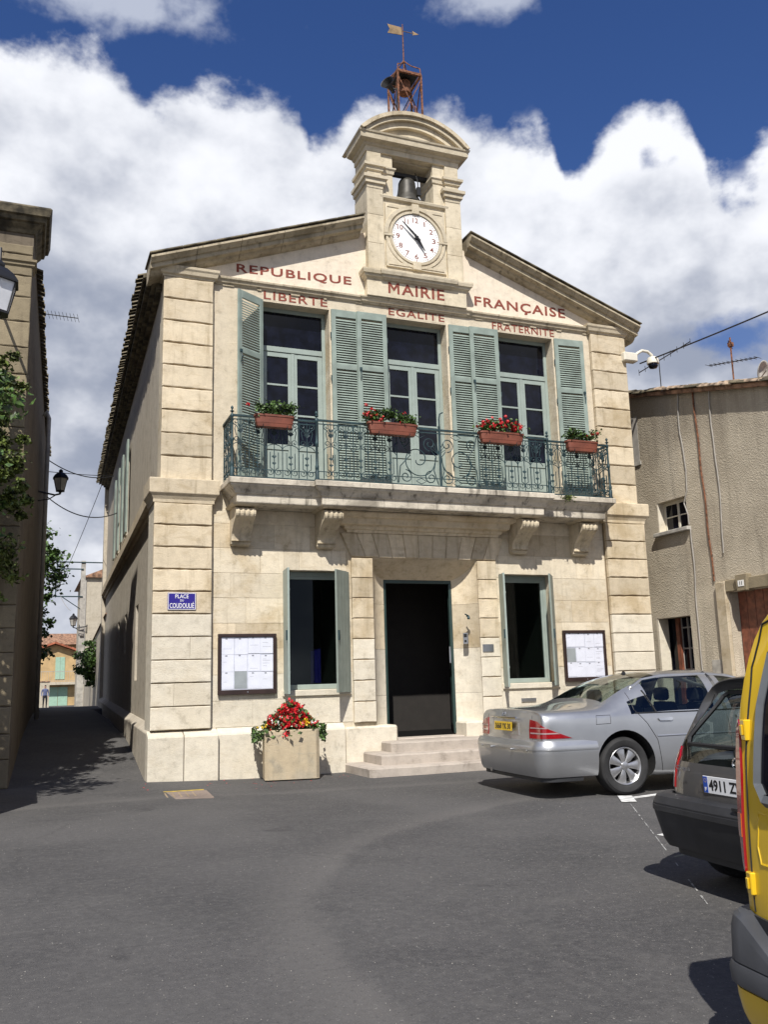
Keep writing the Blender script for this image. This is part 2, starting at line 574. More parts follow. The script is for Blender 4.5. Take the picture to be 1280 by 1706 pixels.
# ================================================================== ground
def asphalt():
    m, t, b = new_mat('asphalt')
    c = N(t, 'ShaderNodeTexCoord').outputs['Object']
    s_ = N(t, 'ShaderNodeSeparateXYZ')
    L(t, c, s_.inputs[0])
    n1 = noise(t, c, 0.55, 4, 0.6, 0.4)
    n2 = noise(t, c, 3.5, 4, 0.65, 0.3)
    n3 = noise(t, c, 95, 3, 0.7)
    n4 = noise(t, c, 230, 2, 0.6)
    base = mixc(t, smooth(t, n1, 0.3, 0.72), (0.060, 0.059, 0.060), (0.094, 0.091, 0.090))
    base = mixc(t, M_(t, 'MULTIPLY', smooth(t, n2, 0.5, 0.75), 0.35), base, (0.108, 0.103, 0.098))
    mp2 = N(t, 'ShaderNodeMapping')
    mp2.inputs['Scale'].default_value = (0.5, 2.6, 1)
    mp2.inputs['Rotation'].default_value = (0, 0, 0.9)
    L(t, c, mp2.inputs[0])
    base = mixc(t, M_(t, 'MULTIPLY', smooth(t, noise(t, mp2.outputs[0], 1.4, 5, 0.65, 0.8), 0.52, 0.75), 0.3), base, (0.12, 0.116, 0.11))
    base = mixc(t, M_(t, 'MULTIPLY', smooth(t, noise(t, c, 1.7, 5, 0.6, 1.0), 0.63, 0.74), 0.55), base, (0.036, 0.035, 0.037))
    # a worn pale band left by turning wheels (circle arc on the ground)
    for (cx, cy, rr, w, amt) in ((0.88, -10.57, 5.99, 0.36, 0.33), (-4.2, -22.0, 19.6, 0.30, 0.26)):
        dx = M_(t, 'SUBTRACT', s_.outputs[0], cx)
        dy = M_(t, 'SUBTRACT', s_.outputs[1], cy)
        d = M_(t, 'SUBTRACT', M_(t, 'SQRT', M_(t, 'ADD', M_(t, 'MULTIPLY', dx, dx), M_(t, 'MULTIPLY', dy, dy))), rr)
        d = M_(t, 'ADD', d, M_(t, 'MULTIPLY', M_(t, 'SUBTRACT', n1, 0.5), 0.45))
        band = M_(t, 'MULTIPLY', smooth(t, d, -0.10, 0.08), M_(t, 'SUBTRACT', 1.0, smooth(t, d, 0.05, w * 1.6)))
        base = mixc(t, M_(t, 'MULTIPLY', band, amt), base, (0.17, 0.16, 0.15))
    # aggregate and pale grit
    n5 = noise(t, c, 17, 4, 0.7)
    base = mixc(t, M_(t, 'MULTIPLY', smooth(t, n5, 0.42, 0.68), 0.40), base, (0.135, 0.130, 0.126))
    base = mixc(t, M_(t, 'MULTIPLY', smooth(t, noise(t, c, 30, 3, 0.7), 0.54, 0.72), 0.55), base, (0.035, 0.034, 0.036))
    base = mixc(t, M_(t, 'MULTIPLY', smooth(t, noise(t, c, 24, 3, 0.7), 0.66, 0.70), 0.55), base, (0.26, 0.25, 0.235))
    vc = N(t, 'ShaderNodeTexVoronoi', feature='DISTANCE_TO_EDGE')
    vc.inputs['Scale'].default_value = 0.55
    wv = N(t, 'ShaderNodeMix', data_type='VECTOR')
    wv.inputs[0].default_value = 0.10
    L(t, c, wv.inputs[4])
    nv_ = N(t, 'ShaderNodeTexNoise')
    nv_.inputs['Scale'].default_value = 2.6
    nv_.inputs['Detail'].default_value = 5
    L(t, c, nv_.inputs['Vector'])
    L(t, nv_.outputs['Color'], wv.inputs[5])
    L(t, wv.outputs[1], vc.inputs['Vector'])
    crack = M_(t, 'MULTIPLY', M_(t, 'SUBTRACT', 1.0, smooth(t, vc.outputs['Distance'], 0.002, 0.010)), smooth(t, noise(t, c, 0.8, 3), 0.52, 0.62))
    base = mixc(t, M_(t, 'MULTIPLY', crack, 0.18), base, (0.03, 0.029, 0.029))
    base = mixc(t, M_(t, 'MULTIPLY', smooth(t, n3, 0.52, 0.72), 0.45), base, (0.17, 0.165, 0.16))
    base = mixc(t, M_(t, 'MULTIPLY', smooth(t, noise(t, c, 60, 2, 0.6), 0.68, 0.72), 0.7), base, (0.32, 0.30, 0.27))
    base = mixc(t, M_(t, 'MULTIPLY', smooth(t, noise(t, c, 2.3, 5, 0.75, 2.2), 0.68, 0.72), 0.35), base, (0.20, 0.185, 0.165))
    base = mixc(t, M_(t, 'MULTIPLY', smooth(t, noise(t, c, 0.9, 4, 0.6, 0.3), 0.70, 0.78), 0.4), base, (0.12, 0.085, 0.05))
    L(t, base, b.inputs['Base Color'])
    b.inputs['Roughness'].default_value = 0.85
    b.inputs['Specular IOR Level'].default_value = 0.3
    bump(t, b, M_(t, 'ADD', n3, M_(t, 'ADD', M_(t, 'MULTIPLY', n4, 0.5), M_(t, 'MULTIPLY', n2, 0.6))), 0.55, 0.012)
    return m


MAT['asphalt'] = asphalt()
gx = sorted(set([-900, -300, -100, -50, -30] + [round(-20 + 0.5 * i, 2) for i in range(29)] + [-5.9, -5.75, -5.25, -4.9, -4.75, -4.45, -4.1, -3.7, -3.3, -2, 0, 4, 8, 14, 25, 60, 200, 900]))
gy = sorted(set([-900, -200, -60, -30, -20, -12, -6, -3, -1.5, 0, 0.2] + [0.7 * i + 0.9 for i in range(20)] + [14.5, 16, 17, 19, 22, 26, 30, 35, 40, 45, 52, 60, 70, 90, 150, 400, 900]))
gm = MB()
gm.v = [(x, y, ground_z(x, y)) for y in gy for x in gx]
nxg = len(gx)
gm.f = [(j * nxg + i, j * nxg + i + 1, (j + 1) * nxg + i + 1, (j + 1) * nxg + i) for j in range(len(gy) - 1) for i in range(nxg - 1)]
gm.m = [0] * len(gm.f)
ground = gm.build('ground', 'asphalt', smooth=True)
ground['kind'] = 'structure'

# ================================================================== town hall
TH = thing('town_hall', (0, 0, 0), 'cream limestone town hall with clock gable, bell turret and iron balcony', 'building')

WIN_U = [(-2.996, -1.741), (-0.625, 0.625), (1.741, 2.996)]
WIN_L = [(-2.629, -1.504), (1.504, 2.629)]
holes = [(a, b, 4.70, 8.12) for a, b in WIN_U] + [(a, b, 1.294, 3.295) for a, b in WIN_L] + [(-1.025, 1.025, 0.0, 3.53)]
mb = MB()
wall_holes(mb, -4.70, 4.70, -0.5, 8.42, 0.0, 0.42, holes)
mb.build('wall', 'wall_stone', TH)
# upper storey skin, warmer and smoother, 4 mm proud
mb = MB()
wall_holes(mb, -3.885, 3.885, 4.70, 8.33, -0.005, 0.001, [(a, b, 4.60, 8.12) for a, b in WIN_U])
mb.build('upper_wall', 'upper_stone', TH)

# side walls, skewed by the alley (x grows slightly with y)
KX = 0.03
LEN = 17.0


def sx(x, y):
    return x + KX * y


def side_slab(mb, x0, x1, y0, y1, z0, z1):
    mb.loft([[(sx(x0, y0), y0, z0), (sx(x1, y0), y0, z0), (sx(x1, y1), y1, z0), (sx(x0, y1), y1, z0)],
             [(sx(x0, y0), y0, z1), (sx(x1, y0), y0, z1), (sx(x1, y1), y1, z1), (sx(x0, y1), y1, z1)]])


# left side wall with three openings upstairs and three downstairs
mb = MB()
sh = [(7.2, 8.2, 5.0, 7.2), (10.2, 11.2, 5.0, 7.2), (3.75, 4.35, 1.55, 3.05), (6.9, 7.5, 2.2, 3.1), (9.4, 10.0, 2.2, 3.1)]
tmp = MB()
wall_holes(tmp, 0.42, LEN, -0.5, 8.42, 0.0, 0.35, sh)
mb.add([(sx(-4.70 + y, x), x, z) for x, y, z in tmp.v], tmp.f)
mb.build('side_wall', 'side', TH)
mb = MB()
mb.box(4.35, 4.70, 0.42, LEN, -0.5, 8.42)
mb.build('side_wall', 'side', TH)
mb = MB()
side_slab(mb, -4.70, -4.30, LEN, LEN + 0.3, -0.5, 9.0)
mb.box(-4.3, 4.70, LEN, LEN + 0.3, -0.5, 8.4)
mb.build('rear_wall', 'side', TH)
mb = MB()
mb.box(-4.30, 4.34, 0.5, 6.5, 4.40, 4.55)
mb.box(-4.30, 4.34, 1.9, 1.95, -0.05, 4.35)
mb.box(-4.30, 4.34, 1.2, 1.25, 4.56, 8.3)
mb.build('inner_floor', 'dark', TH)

# tympanum
RS = 0.362


def rz_(x):
    return 8.42 + (4.95 - abs(x)) * RS


mb = MB()
mb.prism([(-4.70, 8.42), (4.70, 8.42), (4.70, rz_(4.7) - .1), (0, rz_(0) - .1), (-4.70, rz_(4.7) - .1)], 0.001, 0.40)
mb.build('tympanum', 'tymp', TH)

# rusticated pilasters, block by block
def pilaster(x0, x1, z0, z1, n, y, mat_low=None, zsplit=-1, split=False):
    h = (z1 - z0) / n
    b = MB()
    b.box(x0 + .012, x1 - .012, y + 0.028, 0.0, z0, z1)
    b.build('joint_bed', 'mortar', TH)
    for i in range(n):
        a, c = z0 + i * h + 0.007, z0 + (i + 1) * h - 0.007
        m = mat_low if (mat_low and c < zsplit) else 'old_stone'
        if m == 'new_stone' and i % 2 == 1 and split:
            xm = x0 + (x1 - x0) * (0.38 if i % 4 == 1 else 0.64)
            block(x0, xm - .001, a, c, y, y + .07, 0.003, 0.006).build('stone_block', m, TH)
            block(xm + .001, x1, a, c, y, y + .07, 0.003, 0.006).build('stone_block', m, TH)
        else:
            block(x0, x1, a, c, y - (rnd.uniform(0, .006)), y + .07, 0.012 if m == 'old_stone' else 0.004, 0.010, 9).build('stone_block', m, TH)


for s in (-1, 1):
    a, b = sorted((s * 3.875, s * 4.715))
    pilaster(a, b, 4.745, 8.29, 9, -0.10)
    a, b = sorted((s * 3.871, s * 4.808))
    pilaster(a, b, 0.74, 4.345, 10, -0.13, 'new_stone', 2.62, True)
    # return of the corner pilaster on the side wall
    xa = s * 4.70
    mb = MB()
    mb.box(min(xa, s * 4.80), max(xa, s * 4.80), -0.05, 0.62, 0.74, 4.34)
    mb.build('corner_return', 'new_stone' if s < 0 else 'old_stone', TH)
    # cap blocks of the lower pilaster
    a, b = sorted((s * 3.80, s * 4.86))
    mb = MB()
    mb.moulding(a, b, -0.16, 0.60, [(4.345, -0.035), (4.40, -0.03), (4.46, 0.0), (4.50, 0.035), (4.735, 0.04), (4.745, 0.03)])
    mb.build('pilaster_cap', 'old_stone', TH, bevel=0.006)
    # capital under the gable
    a, b = sorted((s * 3.83, s * 4.76))
    mb = MB()
    mb.moulding(a, b, -0.12, 0.3, [(8.29, -0.02), (8.32, -0.015), (8.34, 0.02), (8.40, 0.035), (8.43, 0.055), (8.475, 0.06)])
    mb.build('pilaster_capital', 'moulding', TH, bevel=0.004)
    # plinth
    xs = [4.853, 4.30, 3.762, 2.95, 2.2, 1.62] if s < 0 else [4.853, 4.2, 3.762, 3.1, 2.35, 1.62]
    for i in range(len(xs) - 1):
        a, b = sorted((s * xs[i], s * xs[i + 1]))
        y = -0.23 if i < 2 else -0.14
        mb = MB()
        g = 0.004
        o = [(y, -0.5), (y, 0.63), (y + .012, 0.655), (-0.03, 0.735), (0.0, 0.735), (0.0, -0.5)]
        mb.prismx(o, a + (g if i not in (1,) else .008), b - g)
        mb.build('plinth_stone', 'new_stone', TH, bevel=0.006)
    if s < 0:
        for y0, y1 in ((0.001, 1.6), (1.605, 4.2), (4.205, 8.6), (8.605, 17.0)):
            mb = MB()
            mb.loft([[(sx(-4.85, y), y, -0.5), (sx(-4.69, y), y, -0.5), (sx(-4.69, y), y, 0.80 + .02 * y), (sx(-4.72, y), y, 0.80 + .02 * y), (sx(-4.85, y), y, 0.70 + .02 * y)] for y in (y0, y1)])
            mb.build('plinth_stone', 'side', TH, bevel=0.01)

# ashlar of the ground floor between pilasters and door surround
def ashlar(x0, x1, z0, z1, ch, holes):
    z = z0
    row = 0
    while z < z1 - 0.1:
        h = min(ch, z1 - z)
        x = x0
        first = True
        while x < x1 - 0.05:
            w = rnd.uniform(0.55, 1.05) * (0.55 if (first and row % 2) else 1)
            first = False
            xe = min(x + w, x1)
            if x1 - xe < 0.25:
                xe = x1
            pieces = [(x, xe, z, z + h)]
            for hx0, hx1, hz0, hz1 in holes:
                nx_ = []
                for (a, b, c, d) in pieces:
                    if b <= hx0 or a >= hx1 or d <= hz0 or c >= hz1:
                        nx_.append((a, b, c, d))
                        continue
                    if a < hx0:
                        nx_.append((a, hx0, c, d))
                    if b > hx1:
                        nx_.append((hx1, b, c, d))
                    if c < hz0:
                        nx_.append((max(a, hx0), min(b, hx1), c, hz0))
                    if d > hz1:
                        nx_.append((max(a, hx0), min(b, hx1), hz1, d))
                pieces = nx_
            for (a, b, c, d) in pieces:
                if b - a < 0.06 or d - c < 0.05:
                    continue
                m = 'new_stone' if (d < 1.75) else ('wall_stone' if rnd.random() < .75 else 'old_stone')
                block(a + .0018, b - .0018, c + .0018, d - .0018, -0.009, 0.0005, 0.002, 0.0035, 3).build('ashlar_stone', m, TH)
            x = xe
        z += h
        row += 1


ashlar(-3.865, -1.43, 0.74, 4.30, 0.415, [WIN_L[0] + (1.294, 3.295)])
ashlar(1.43, 3.865, 0.74, 4.30, 0.415, [WIN_L[1] + (1.294, 3.295)])

# door surround: strips, coved jambs, flat arch of voussoirs, door cornice
for s in (-1, 1):
    a, b = sorted((s * 1.03, s * 1.424))
    zs = np.linspace(0.72, 3.53, 9)
    mb = MB()
    mb.box(a + .01, b - .01, -0.045, 0.0, 0.72, 3.53)
    mb.build('joint_bed', 'mortar', TH)
    for i in range(8):
        m = 'new_stone' if i < 4 else 'old_stone'
        block(a, b, zs[i] + .006, zs[i + 1] - .006, -0.06, 0.01, 0.007, 0.008, 5).build('stone_block', m, TH)
    # coved jamb
    for k, (z0, z1) in enumerate(((0.655, 1.15), (1.154, 1.95), (1.954, 2.75), (2.754, 3.6))):
        mb = MB()
        arc = []
        for i in range(9):
            t = math.pi / 2 * i / 8
            u = i / 8
            arc.append((s * (0.68 + 0.345 * (0.55 * math.cos(t) + 0.45 * (1 - u))), -0.035 + 0.385 * (0.55 * math.sin(t) + 0.45 * u)))
        arc += [(s * 0.68, 0.42), (s * 1.024, 0.42)]
        mb.loft([[(x, y, z0) for x, y in arc], [(x, y, z1) for x, y in arc]])
        mb.build('jamb_stone', 'new_stone' if k < 2 else 'old_stone', TH)
    # foot of the jamb
    a, b = sorted((s * 0.66, s * 1.6))
    mb = MB()
    mb.box(a, b, -0.10, 0.40, -0.4, 0.66)
    mb.v = [(x if abs(abs(x) - 0.66) > .01 else x, y, z) for x, y, z in mb.v]
    mb.build('jamb_foot', 'new_stone', TH, bevel=0.03)

# lintel soffit (slopes down to the door head)
mb = MB()
mb.prismx([(-0.03, 3.53), (0.35, 3.20), (0.42, 3.20), (0.42, 3.6), (-0.03, 3.6)], -1.023, 1.023)
mb.build('lintel', 'old_stone', TH)
mb = MB()
mb.prism([(-1.42, 3.55), (1.42, 3.55), (1.615, 3.968), (-1.615, 3.968)], -0.042, 0.0)
mb.build('joint_bed', 'old_stone', TH)
nv = 11
for i in range(nv):
    def xt(k):
        return -1.424 + 2.848 * k / nv
    def top(k):
        return -1.62 + 3.24 * k / nv
    a0, a1, b0, b1 = xt(i) + .003, xt(i + 1) - .003, top(i) + .003, top(i + 1) - .003
    mb = MB()
    z0 = 3.535 + rnd.uniform(0, .012)
    mb.loft([[(a0, 0.0, z0), (a1, 0.0, z0), (b1, 0.0, 3.97), (b0, 0.0, 3.97)],
             [(a0, -0.045, z0), (a1, -0.045, z0), (b1, -0.045, 3.97), (b0, -0.045, 3.97)],
             [(a0 + .012, -0.062, z0 + .014), (a1 - .012, -0.062, z0 + .014 + rnd.uniform(-.004, .004)), (b1 - .012, -0.062, 3.96), (b0 + .012, -0.062, 3.96)]])
    mb.build('voussoir', 'old_stone', TH)
mb = MB()
mb.moulding(-1.50, 1.50, -0.06, 0.0, [(3.972, 0.0), (4.02, 0.015), (4.03, 0.05), (4.08, 0.07), (4.10, 0.16), (4.20, 0.18), (4.215, 0.25), (4.27, 0.30), (4.30, 0.30)])
mb.build('door_cornice', 'old_stone', TH, bevel=0.004)

# balcony slab in three runs, corbels
BP = [(4.31, -0.17), (4.325, -0.16), (4.45, -0.155), (4.46, -0.125), (4.475, -0.12), (4.53, -0.085), (4.58, -0.03), (4.60, -0.03), (4.605, -0.005), (4.69, 0.0), (4.70, -0.01)]
mb = MB()
mb.moulding(-3.72, 3.72, -0.74, 0.0, BP)
mb.build('balcony_slab', 'balcony', TH, bevel=0.005)
mb = MB()
mb.moulding(-2.30, 2.30, -0.84, -0.3, [(z + 0.002, o) for z, o in BP])
mb.build('balcony_slab', 'balcony', TH, bevel=0.005)
for cx in (-3.39, -1.905, 1.905, 3.26):
    deep = 0.10 if abs(cx) < 2.5 else 0.0
    prof = []
    # front curve of the console, top to bottom (y, z)
    for t in np.linspace(0, 1, 15):
        z = 4.25 - 0.50 * t
        y = -(0.16 + (0.36 + deep) * (0.5 + 0.5 * math.cos(math.pi * min(1, t * 1.12))) ** 0.9)
        prof.append((y, z))
    c = (-0.40 - deep, 4.17)
    roll_ = [(c[0] + 0.115 * math.cos(a), c[1] + 0.095 * math.sin(a)) for a in np.linspace(2.0, 4.4, 8)]
    prof = [(-0.30 - deep, 4.275)] + [(y, z) for y, z in roll_] + [p for p in prof if p[1] < 4.06] + [(-0.185, 3.745)]
    rings = []
    nxs = 19
    for i in range(nxs):
        u = i / (nxs - 1)
        rib = 0.5 + 0.5 * math.cos(u * 2 * math.pi * 4)
        x = cx - 0.165 + 0.33 * u
        f = 1 - 0.055 * rib * (1 if 0 < i < nxs - 1 else .5)
        rings.append([(x, 0.0, 4.275)] + [(x, y * f, z) for y, z in prof] + [(x, 0.0, 3.745)])
    mb = MB()
    mb.loft(rings)
    o = mb.build('corbel', 'balcony' if abs(cx) > 5 else 'moulding', TH)
    mb = MB()
    mb.moulding(cx - 0.165, cx + 0.165, -0.13, 0.0, [(3.67, -0.03), (3.70, 0.0), (3.745, 0.0)])
    mb.build('corbel_base', 'moulding', o)
    mb = MB()
    mb.moulding(cx - 0.19, cx + 0.19, -0.52 - deep, 0.0, [(4.276, 0.0), (4.285, 0.02), (4.312, 0.05)])
    mb.build('corbel_cap', 'moulding', o)

# architrave band under the gable
for a, b in ((-3.83, -1.10), (1.10, 3.83)):
    mb = MB()
    mb.moulding(a, b, -0.02, 0.0, [(8.30, 0.0), (8.325, 0.012), (8.335, 0.035), (8.375, 0.05), (8.395, 0.075), (8.425, 0.08), (8.435, 0.07)])
    mb.build('architrave', 'moulding', TH)
mb = MB()
mb.moulding(-1.08, 1.08, -0.04, 0.0, [(8.31, 0.0), (8.335, 0.012), (8.345, 0.035), (8.385, 0.05), (8.405, 0.075), (8.428, 0.08)])
mb.build('architrave', 'moulding', TH)
# dentil remains under the architrave
for x in np.arange(-3.7, 3.75, 0.62):
    w = rnd.uniform(0.05, 0.22)
    mb = MB()
    mb.box(x, x + w, -0.028, 0.0, 8.285 + rnd.uniform(-.012, .008), 8.302)
    mb.build('drip_stone', 'moulding', TH)

# raking cornices
def rake(s, x_in):
    prof = [(0.30, 0.06), (-0.31, 0.06), (-0.35, 0.02), (-0.35, -0.01), (-0.32, -0.03), (-0.28, -0.075), (-0.24, -0.085), (-0.235, -0.155), (-0.13, -0.165), (-0.11, -0.20), (-0.06, -0.235), (0.0, -0.25), (0.30, -0.25)]
    xo = 4.96
    n_ = 6
    xs = np.linspace(xo, x_in, n_)
    # stones of the cornice, each with its own joint
    for i in range(n_ - 1):
        rings = []
        for x in (xs[i] - (0.004 if i else 0), xs[i + 1] + 0.004):
            zt = rz_(x) + 0.06
            rings.append([(s * x, y, zt + n) for y, n in prof])
        mb = MB()
        mb.loft(rings)
        mb.build('cornice_stone', 'rake', TH)
    # weathering flags on top
    xs = np.linspace(xo + 0.03, x_in - .02, 8)
    for i in range(7):
        mb = MB()
        rings = []
        for x in (xs[i], xs[i + 1] + 0.006):
            zt = rz_(x) + 0.123
            rings.append([(s * x, -0.365 - rnd.uniform(0, .02), zt), (s * x, 0.32, zt), (s * x, 0.32, zt + .045), (s * x, -0.35, zt + .04)])
        mb.loft(rings)
        mb.build('coping_stone', 'tile_moss', TH, bevel=0.008)


rake(-1, 1.12)
rake(1, 1.10)

# roof planes with rounded tiles
for s in (-1, 1):
    mb = MB()
    ys = [0.33, LEN + 0.3]
    rings = []
    for y in ys:
        k = KX * y if s < 0 else 0
        rings.append([(s * 5.02 + k, y, rz_(5.02) + 0.0), (0, y, rz_(0) + 0.0), (0, y, rz_(0) + 0.06), (s * 5.02 + k, y, rz_(5.02) + 0.06)])
    mb.loft(rings)
    ro = mb.build('roof', 'tile_moss', TH)
    if s < 0:
        # tile ends along the eave
        t0 = MB()
        n_ = 7
        arc = [(0.072 * math.cos(math.pi * i / n_), 0.045 * math.sin(math.pi * i / n_)) for i in range(n_ + 1)]
        inner = [(0.057 * math.cos(math.pi * i / n_), 0.032 * math.sin(math.pi * i / n_)) for i in range(n_, -1, -1)]
        ring = arc + inner
        t0.loft([[(0, a, b) for a, b in ring], [(0.55, a * .85, b * .85 + 0.55 * RS) for a, b in ring]])
        first = None
        y = 0.45
        while y < LEN + .3:
            if first is None:
                first = t0.build('eave_tile', 'tile_moss', ro, smooth=R(40))
                o = first
            else:
                o = first.copy()
                COL.objects.link(o)
            o.location = (-5.12 + KX * y + rnd.uniform(-.02, .02), y, rz_(5.10) + 0.075 + rnd.uniform(-.008, .008))
            y += 0.168
        # soffit of corbelled tile courses under the eave
        for k, (xo, z0, z1) in enumerate(((-4.80, 8.18, 8.24), (-4.88, 8.243, 8.30), (-4.96, 8.303, 8.37))):
            mb = MB()
            side_slab(mb, xo, -4.60, 0.25, LEN, z0, z1)
            mb.build('eave_course', 'tile_moss', TH)

# string course on the side wall
mb = MB()
for z0, z1, o in ((4.40, 4.50, 0.05), (4.503, 4.70, 0.14)):
    side_slab(mb, -4.70 - o, -4.65, 0.62, LEN + .1, z0, z1)
mb.build('side_string_course', 'old_stone', TH)

# side openings: shutters upstairs, dark windows downstairs
for y0, y1, z0, z1 in sh:
    mb = MB()
    mb.box(-4.70 + .25 + KX * y0, -4.40 + KX * y0, y0 - .02, y1 + .02, z0 - .02, z1 + .02)
    mb.build('side_window', 'glass', TH)
    if z1 > 5:
        for (a, b) in ((y0 - 0.52, y0 - .02), (y1 + 0.02, y1 + 0.52)):
            mb = MB()
            side_slab(mb, -4.80, -4.755, a, b, z0 - .02, z1 + .02)
            o = mb.build('side_shutter', 'green', TH, bevel=0.004)
        mb = MB()
        side_slab(mb, -4.78, -4.60, y0 - .1, y1 + .1, z0 - .12, z0 - .03)
        mb.build('side_sill', 'side', TH)

# ---------------------------------------------------------------- clock turret
T = TH
mb = MB()
mb.box(-1.03, 1.03, -0.15, 0.52, 8.435, 8.80)
mb.build('turret_base', 'tower', T, bevel=0.006)
PC = [(8.76, 0.0), (8.785, 0.02), (8.80, 0.05), (8.84, 0.06), (8.845, 0.085), (8.90, 0.10), (8.93, 0.10), (8.95, 0.06)]
mb = MB()
mb.moulding(-1.04, 1.04, -0.155, 0.53, PC)
mb.build('turret_base_cornice', 'tower', T)
mb = MB()
mb.moulding(-0.70, 0.70, -0.185, 0.3, [(z + .002, o) for z, o in PC])
mb.build('turret_base_cornice', 'tower', T)
# shaft: two piers and the clock wall between
for s in (-1, 1):
    a, b = sorted((s * 0.66, s * 0.99))
    zs = [8.95, 9.5, 10.08, 10.62]
    for i in range(3):
        block(a, b, zs[i] + .002, zs[i + 1] - .002, -0.15, 0.52, 0.002, 0.004, 4).build('turret_stone', 'tower', T)
    # pier of the bell opening with two mouldings
    a, b = sorted((s * 0.68, s * 0.965))
    mb = MB()
    mb.box(a, b, -0.14, 0.51, 10.60, 11.42)
    mb.build('bell_pier', 'tower', T)
    a2, b2 = sorted((s * 0.43, s * 0.70))
    mb = MB()
    mb.box(a2, b2, -0.10, 0.50, 10.44, 11.42)
    mb.build('bell_jamb', 'tower', T)
    mb = MB()
    mb.moulding(a, b, -0.14, 0.51, [(10.60, 0.0), (10.63, 0.02), (10.70, 0.025), (10.71, 0.06), (10.79, 0.065), (10.80, 0.10), (10.86, 0.105), (10.88, 0.06)])
    mb.moulding(a, b, -0.142, 0.51, [(10.98, 0.0), (11.0, 0.03), (11.06, 0.04), (11.07, 0.075), (11.12, 0.08), (11.14, 0.03)])
    mb.build('pier_capital', 'tower', T)
    mb = MB()
    mb.moulding(a2 - .0, b2, -0.102, 0.50, [(10.985, 0.0), (11.0, 0.02), (11.06, 0.03), (11.09, 0.055), (11.12, 0.055), (11.13, 0.02)])
    mb.build('jamb_impost', 'tower', T)
mb = MB()
mb.box(-0.66, 0.66, -0.10, 0.50, 8.95, 10.50)
mb.build('clock_wall', 'tower', T)
mb = MB()
mb.moulding(-0.66, 0.66, -0.10, 0.3, [(10.44, 0.0), (10.46, 0.03), (10.47, 0.05), (10.515, 0.06), (10.53, 0.05)])
mb.build('bell_sill', 'tower', T)
# raised panel with a round recess for the dial
CX, CZ, CR = 0.005, 9.73, 0.49
seg = 48
mb = MB()
outer, inner = [], []
for i in range(seg):
    a = 2 * math.pi * i / seg
    c, s_ = math.cos(a), math.sin(a)
    k = 0.62 / max(abs(c), abs(s_))
    outer.append((CX + c * k, CZ + s_ * k * 1.04))
    inner.append((CX + c * 0.55, CZ + s_ * 0.55))
mb.loft([[(x, -0.101, z) for x, z in outer], [(x, -0.135, z) for x, z in outer], [(x, -0.135, z) for x, z in inner], [(x, -0.101, z) for x, z in inner]], caps=False)
mb.build('dial_panel', 'tower', T)


def ring(r0, r1, y0, y1, a0=0, a1=2 * math.pi, n=48):
    m = MB()
    rs = []
    for i in range(n + 1):
        a = a0 + (a1 - a0) * i / n
        c, s_ = math.cos(a), math.sin(a)
        rs.append([(CX + c * r0, y0, CZ + s_ * r0), (CX + c * r1, y0, CZ + s_ * r1), (CX + c * (r1 - .008), y1, CZ + s_ * (r1 - .008)), (CX + c * (r0 + .008), y1, CZ + s_ * (r0 + .008))])
    m.loft(rs)
    return m


ring(0.495, 0.555, -0.10, -0.155).build('dial_ring', 'tower', T, smooth=R(40))
ring(0.575, 0.665, -0.13, -0.165, 0.02, math.pi - .02, 24).build('hood_mould', 'tower', T, smooth=R(40))
ring(0.575, 0.635, -0.13, -0.15, math.pi + .02, 2 * math.pi - .02, 24).build('hood_mould', 'tower', T, smooth=R(40))
for q in ((CX - .075, CX + .075, -0.175, -0.10, 10.225, 10.43), (CX - .085, CX + .085, -0.17, -0.10, 9.07, 9.24), (-0.655, -0.475, -0.165, -0.10, 9.685, 9.74), (0.485, 0.665, -0.165, -0.10, 9.685, 9.74)):
    mb = MB()
    mb.box(*q)
    mb.build('dial_keystone', 'tower', T, bevel=0.008)
for a, b in ((-0.58, -0.17), (0.17, 0.58)):
    for z in (10.30, 9.12):
        mb = MB()
        mb.prism([(a, z), (b, z), (b - .03, z + .05), (a + .03, z + .05)], -0.148, -0.13)
        mb.build('panel_fillet', 'tower', T)
mb = MB()
mb.lathe([(0.0, -0.135), (CR, -0.135), (CR, -0.10)], (CX, 0, CZ), 64, axis='y')
dial = mb.build('clock_dial', 'white', T)
mb = MB()
for i in range(60):
    a = 2 * math.pi * i / 60
    l, w = (0.035, 0.007) if i % 5 == 0 else (0.02, 0.004)
    d = Vector((math.sin(a), 0, math.cos(a)))
    n_ = Vector((math.cos(a), 0, -math.sin(a)))
    c = Vector((CX, -0.137, CZ)) + d * 0.46
    p = [c - d * l / 2 - n_ * w, c - d * l / 2 + n_ * w, c + d * l / 2 + n_ * w, c + d * l / 2 - n_ * w]
    mb.add(p, [(0, 1, 2, 3)])
mb.build('minute_marks', 'letter', dial)
for h in range(1, 13):
    a = 2 * math.pi * h / 12
    w = 0.022 if h == 1 else (0.115 if h in (10, 12) else (0.085 if h == 11 else 0.075))
    hh = 0.10
    text_mesh(str(h), w, hh, 'letter', 'numeral', dial, (CX + math.sin(a) * 0.375 - w / 2, -0.1365, CZ + math.cos(a) * 0.375 - hh / 2), bold=0.004, depth=0.001)


def hand(name, ang, ln, w, y, tail):
    d = Vector((math.sin(ang), 0, math.cos(ang)))
    n_ = Vector((math.cos(ang), 0, -math.sin(ang)))
    c = Vector((CX, y, CZ))
    out = [c - d * tail - n_ * w, c - d * tail + n_ * w, c + d * ln * .35 + n_ * w * 1.1, c + d * ln + n_ * w * .25, c + d * ln - n_ * w * .25, c + d * ln * .35 - n_ * w * 1.1]
    m = MB()
    m.loft([out, [p + Vector((0, -0.008, 0)) for p in out]])
    return m.build(name, 'black', dial)


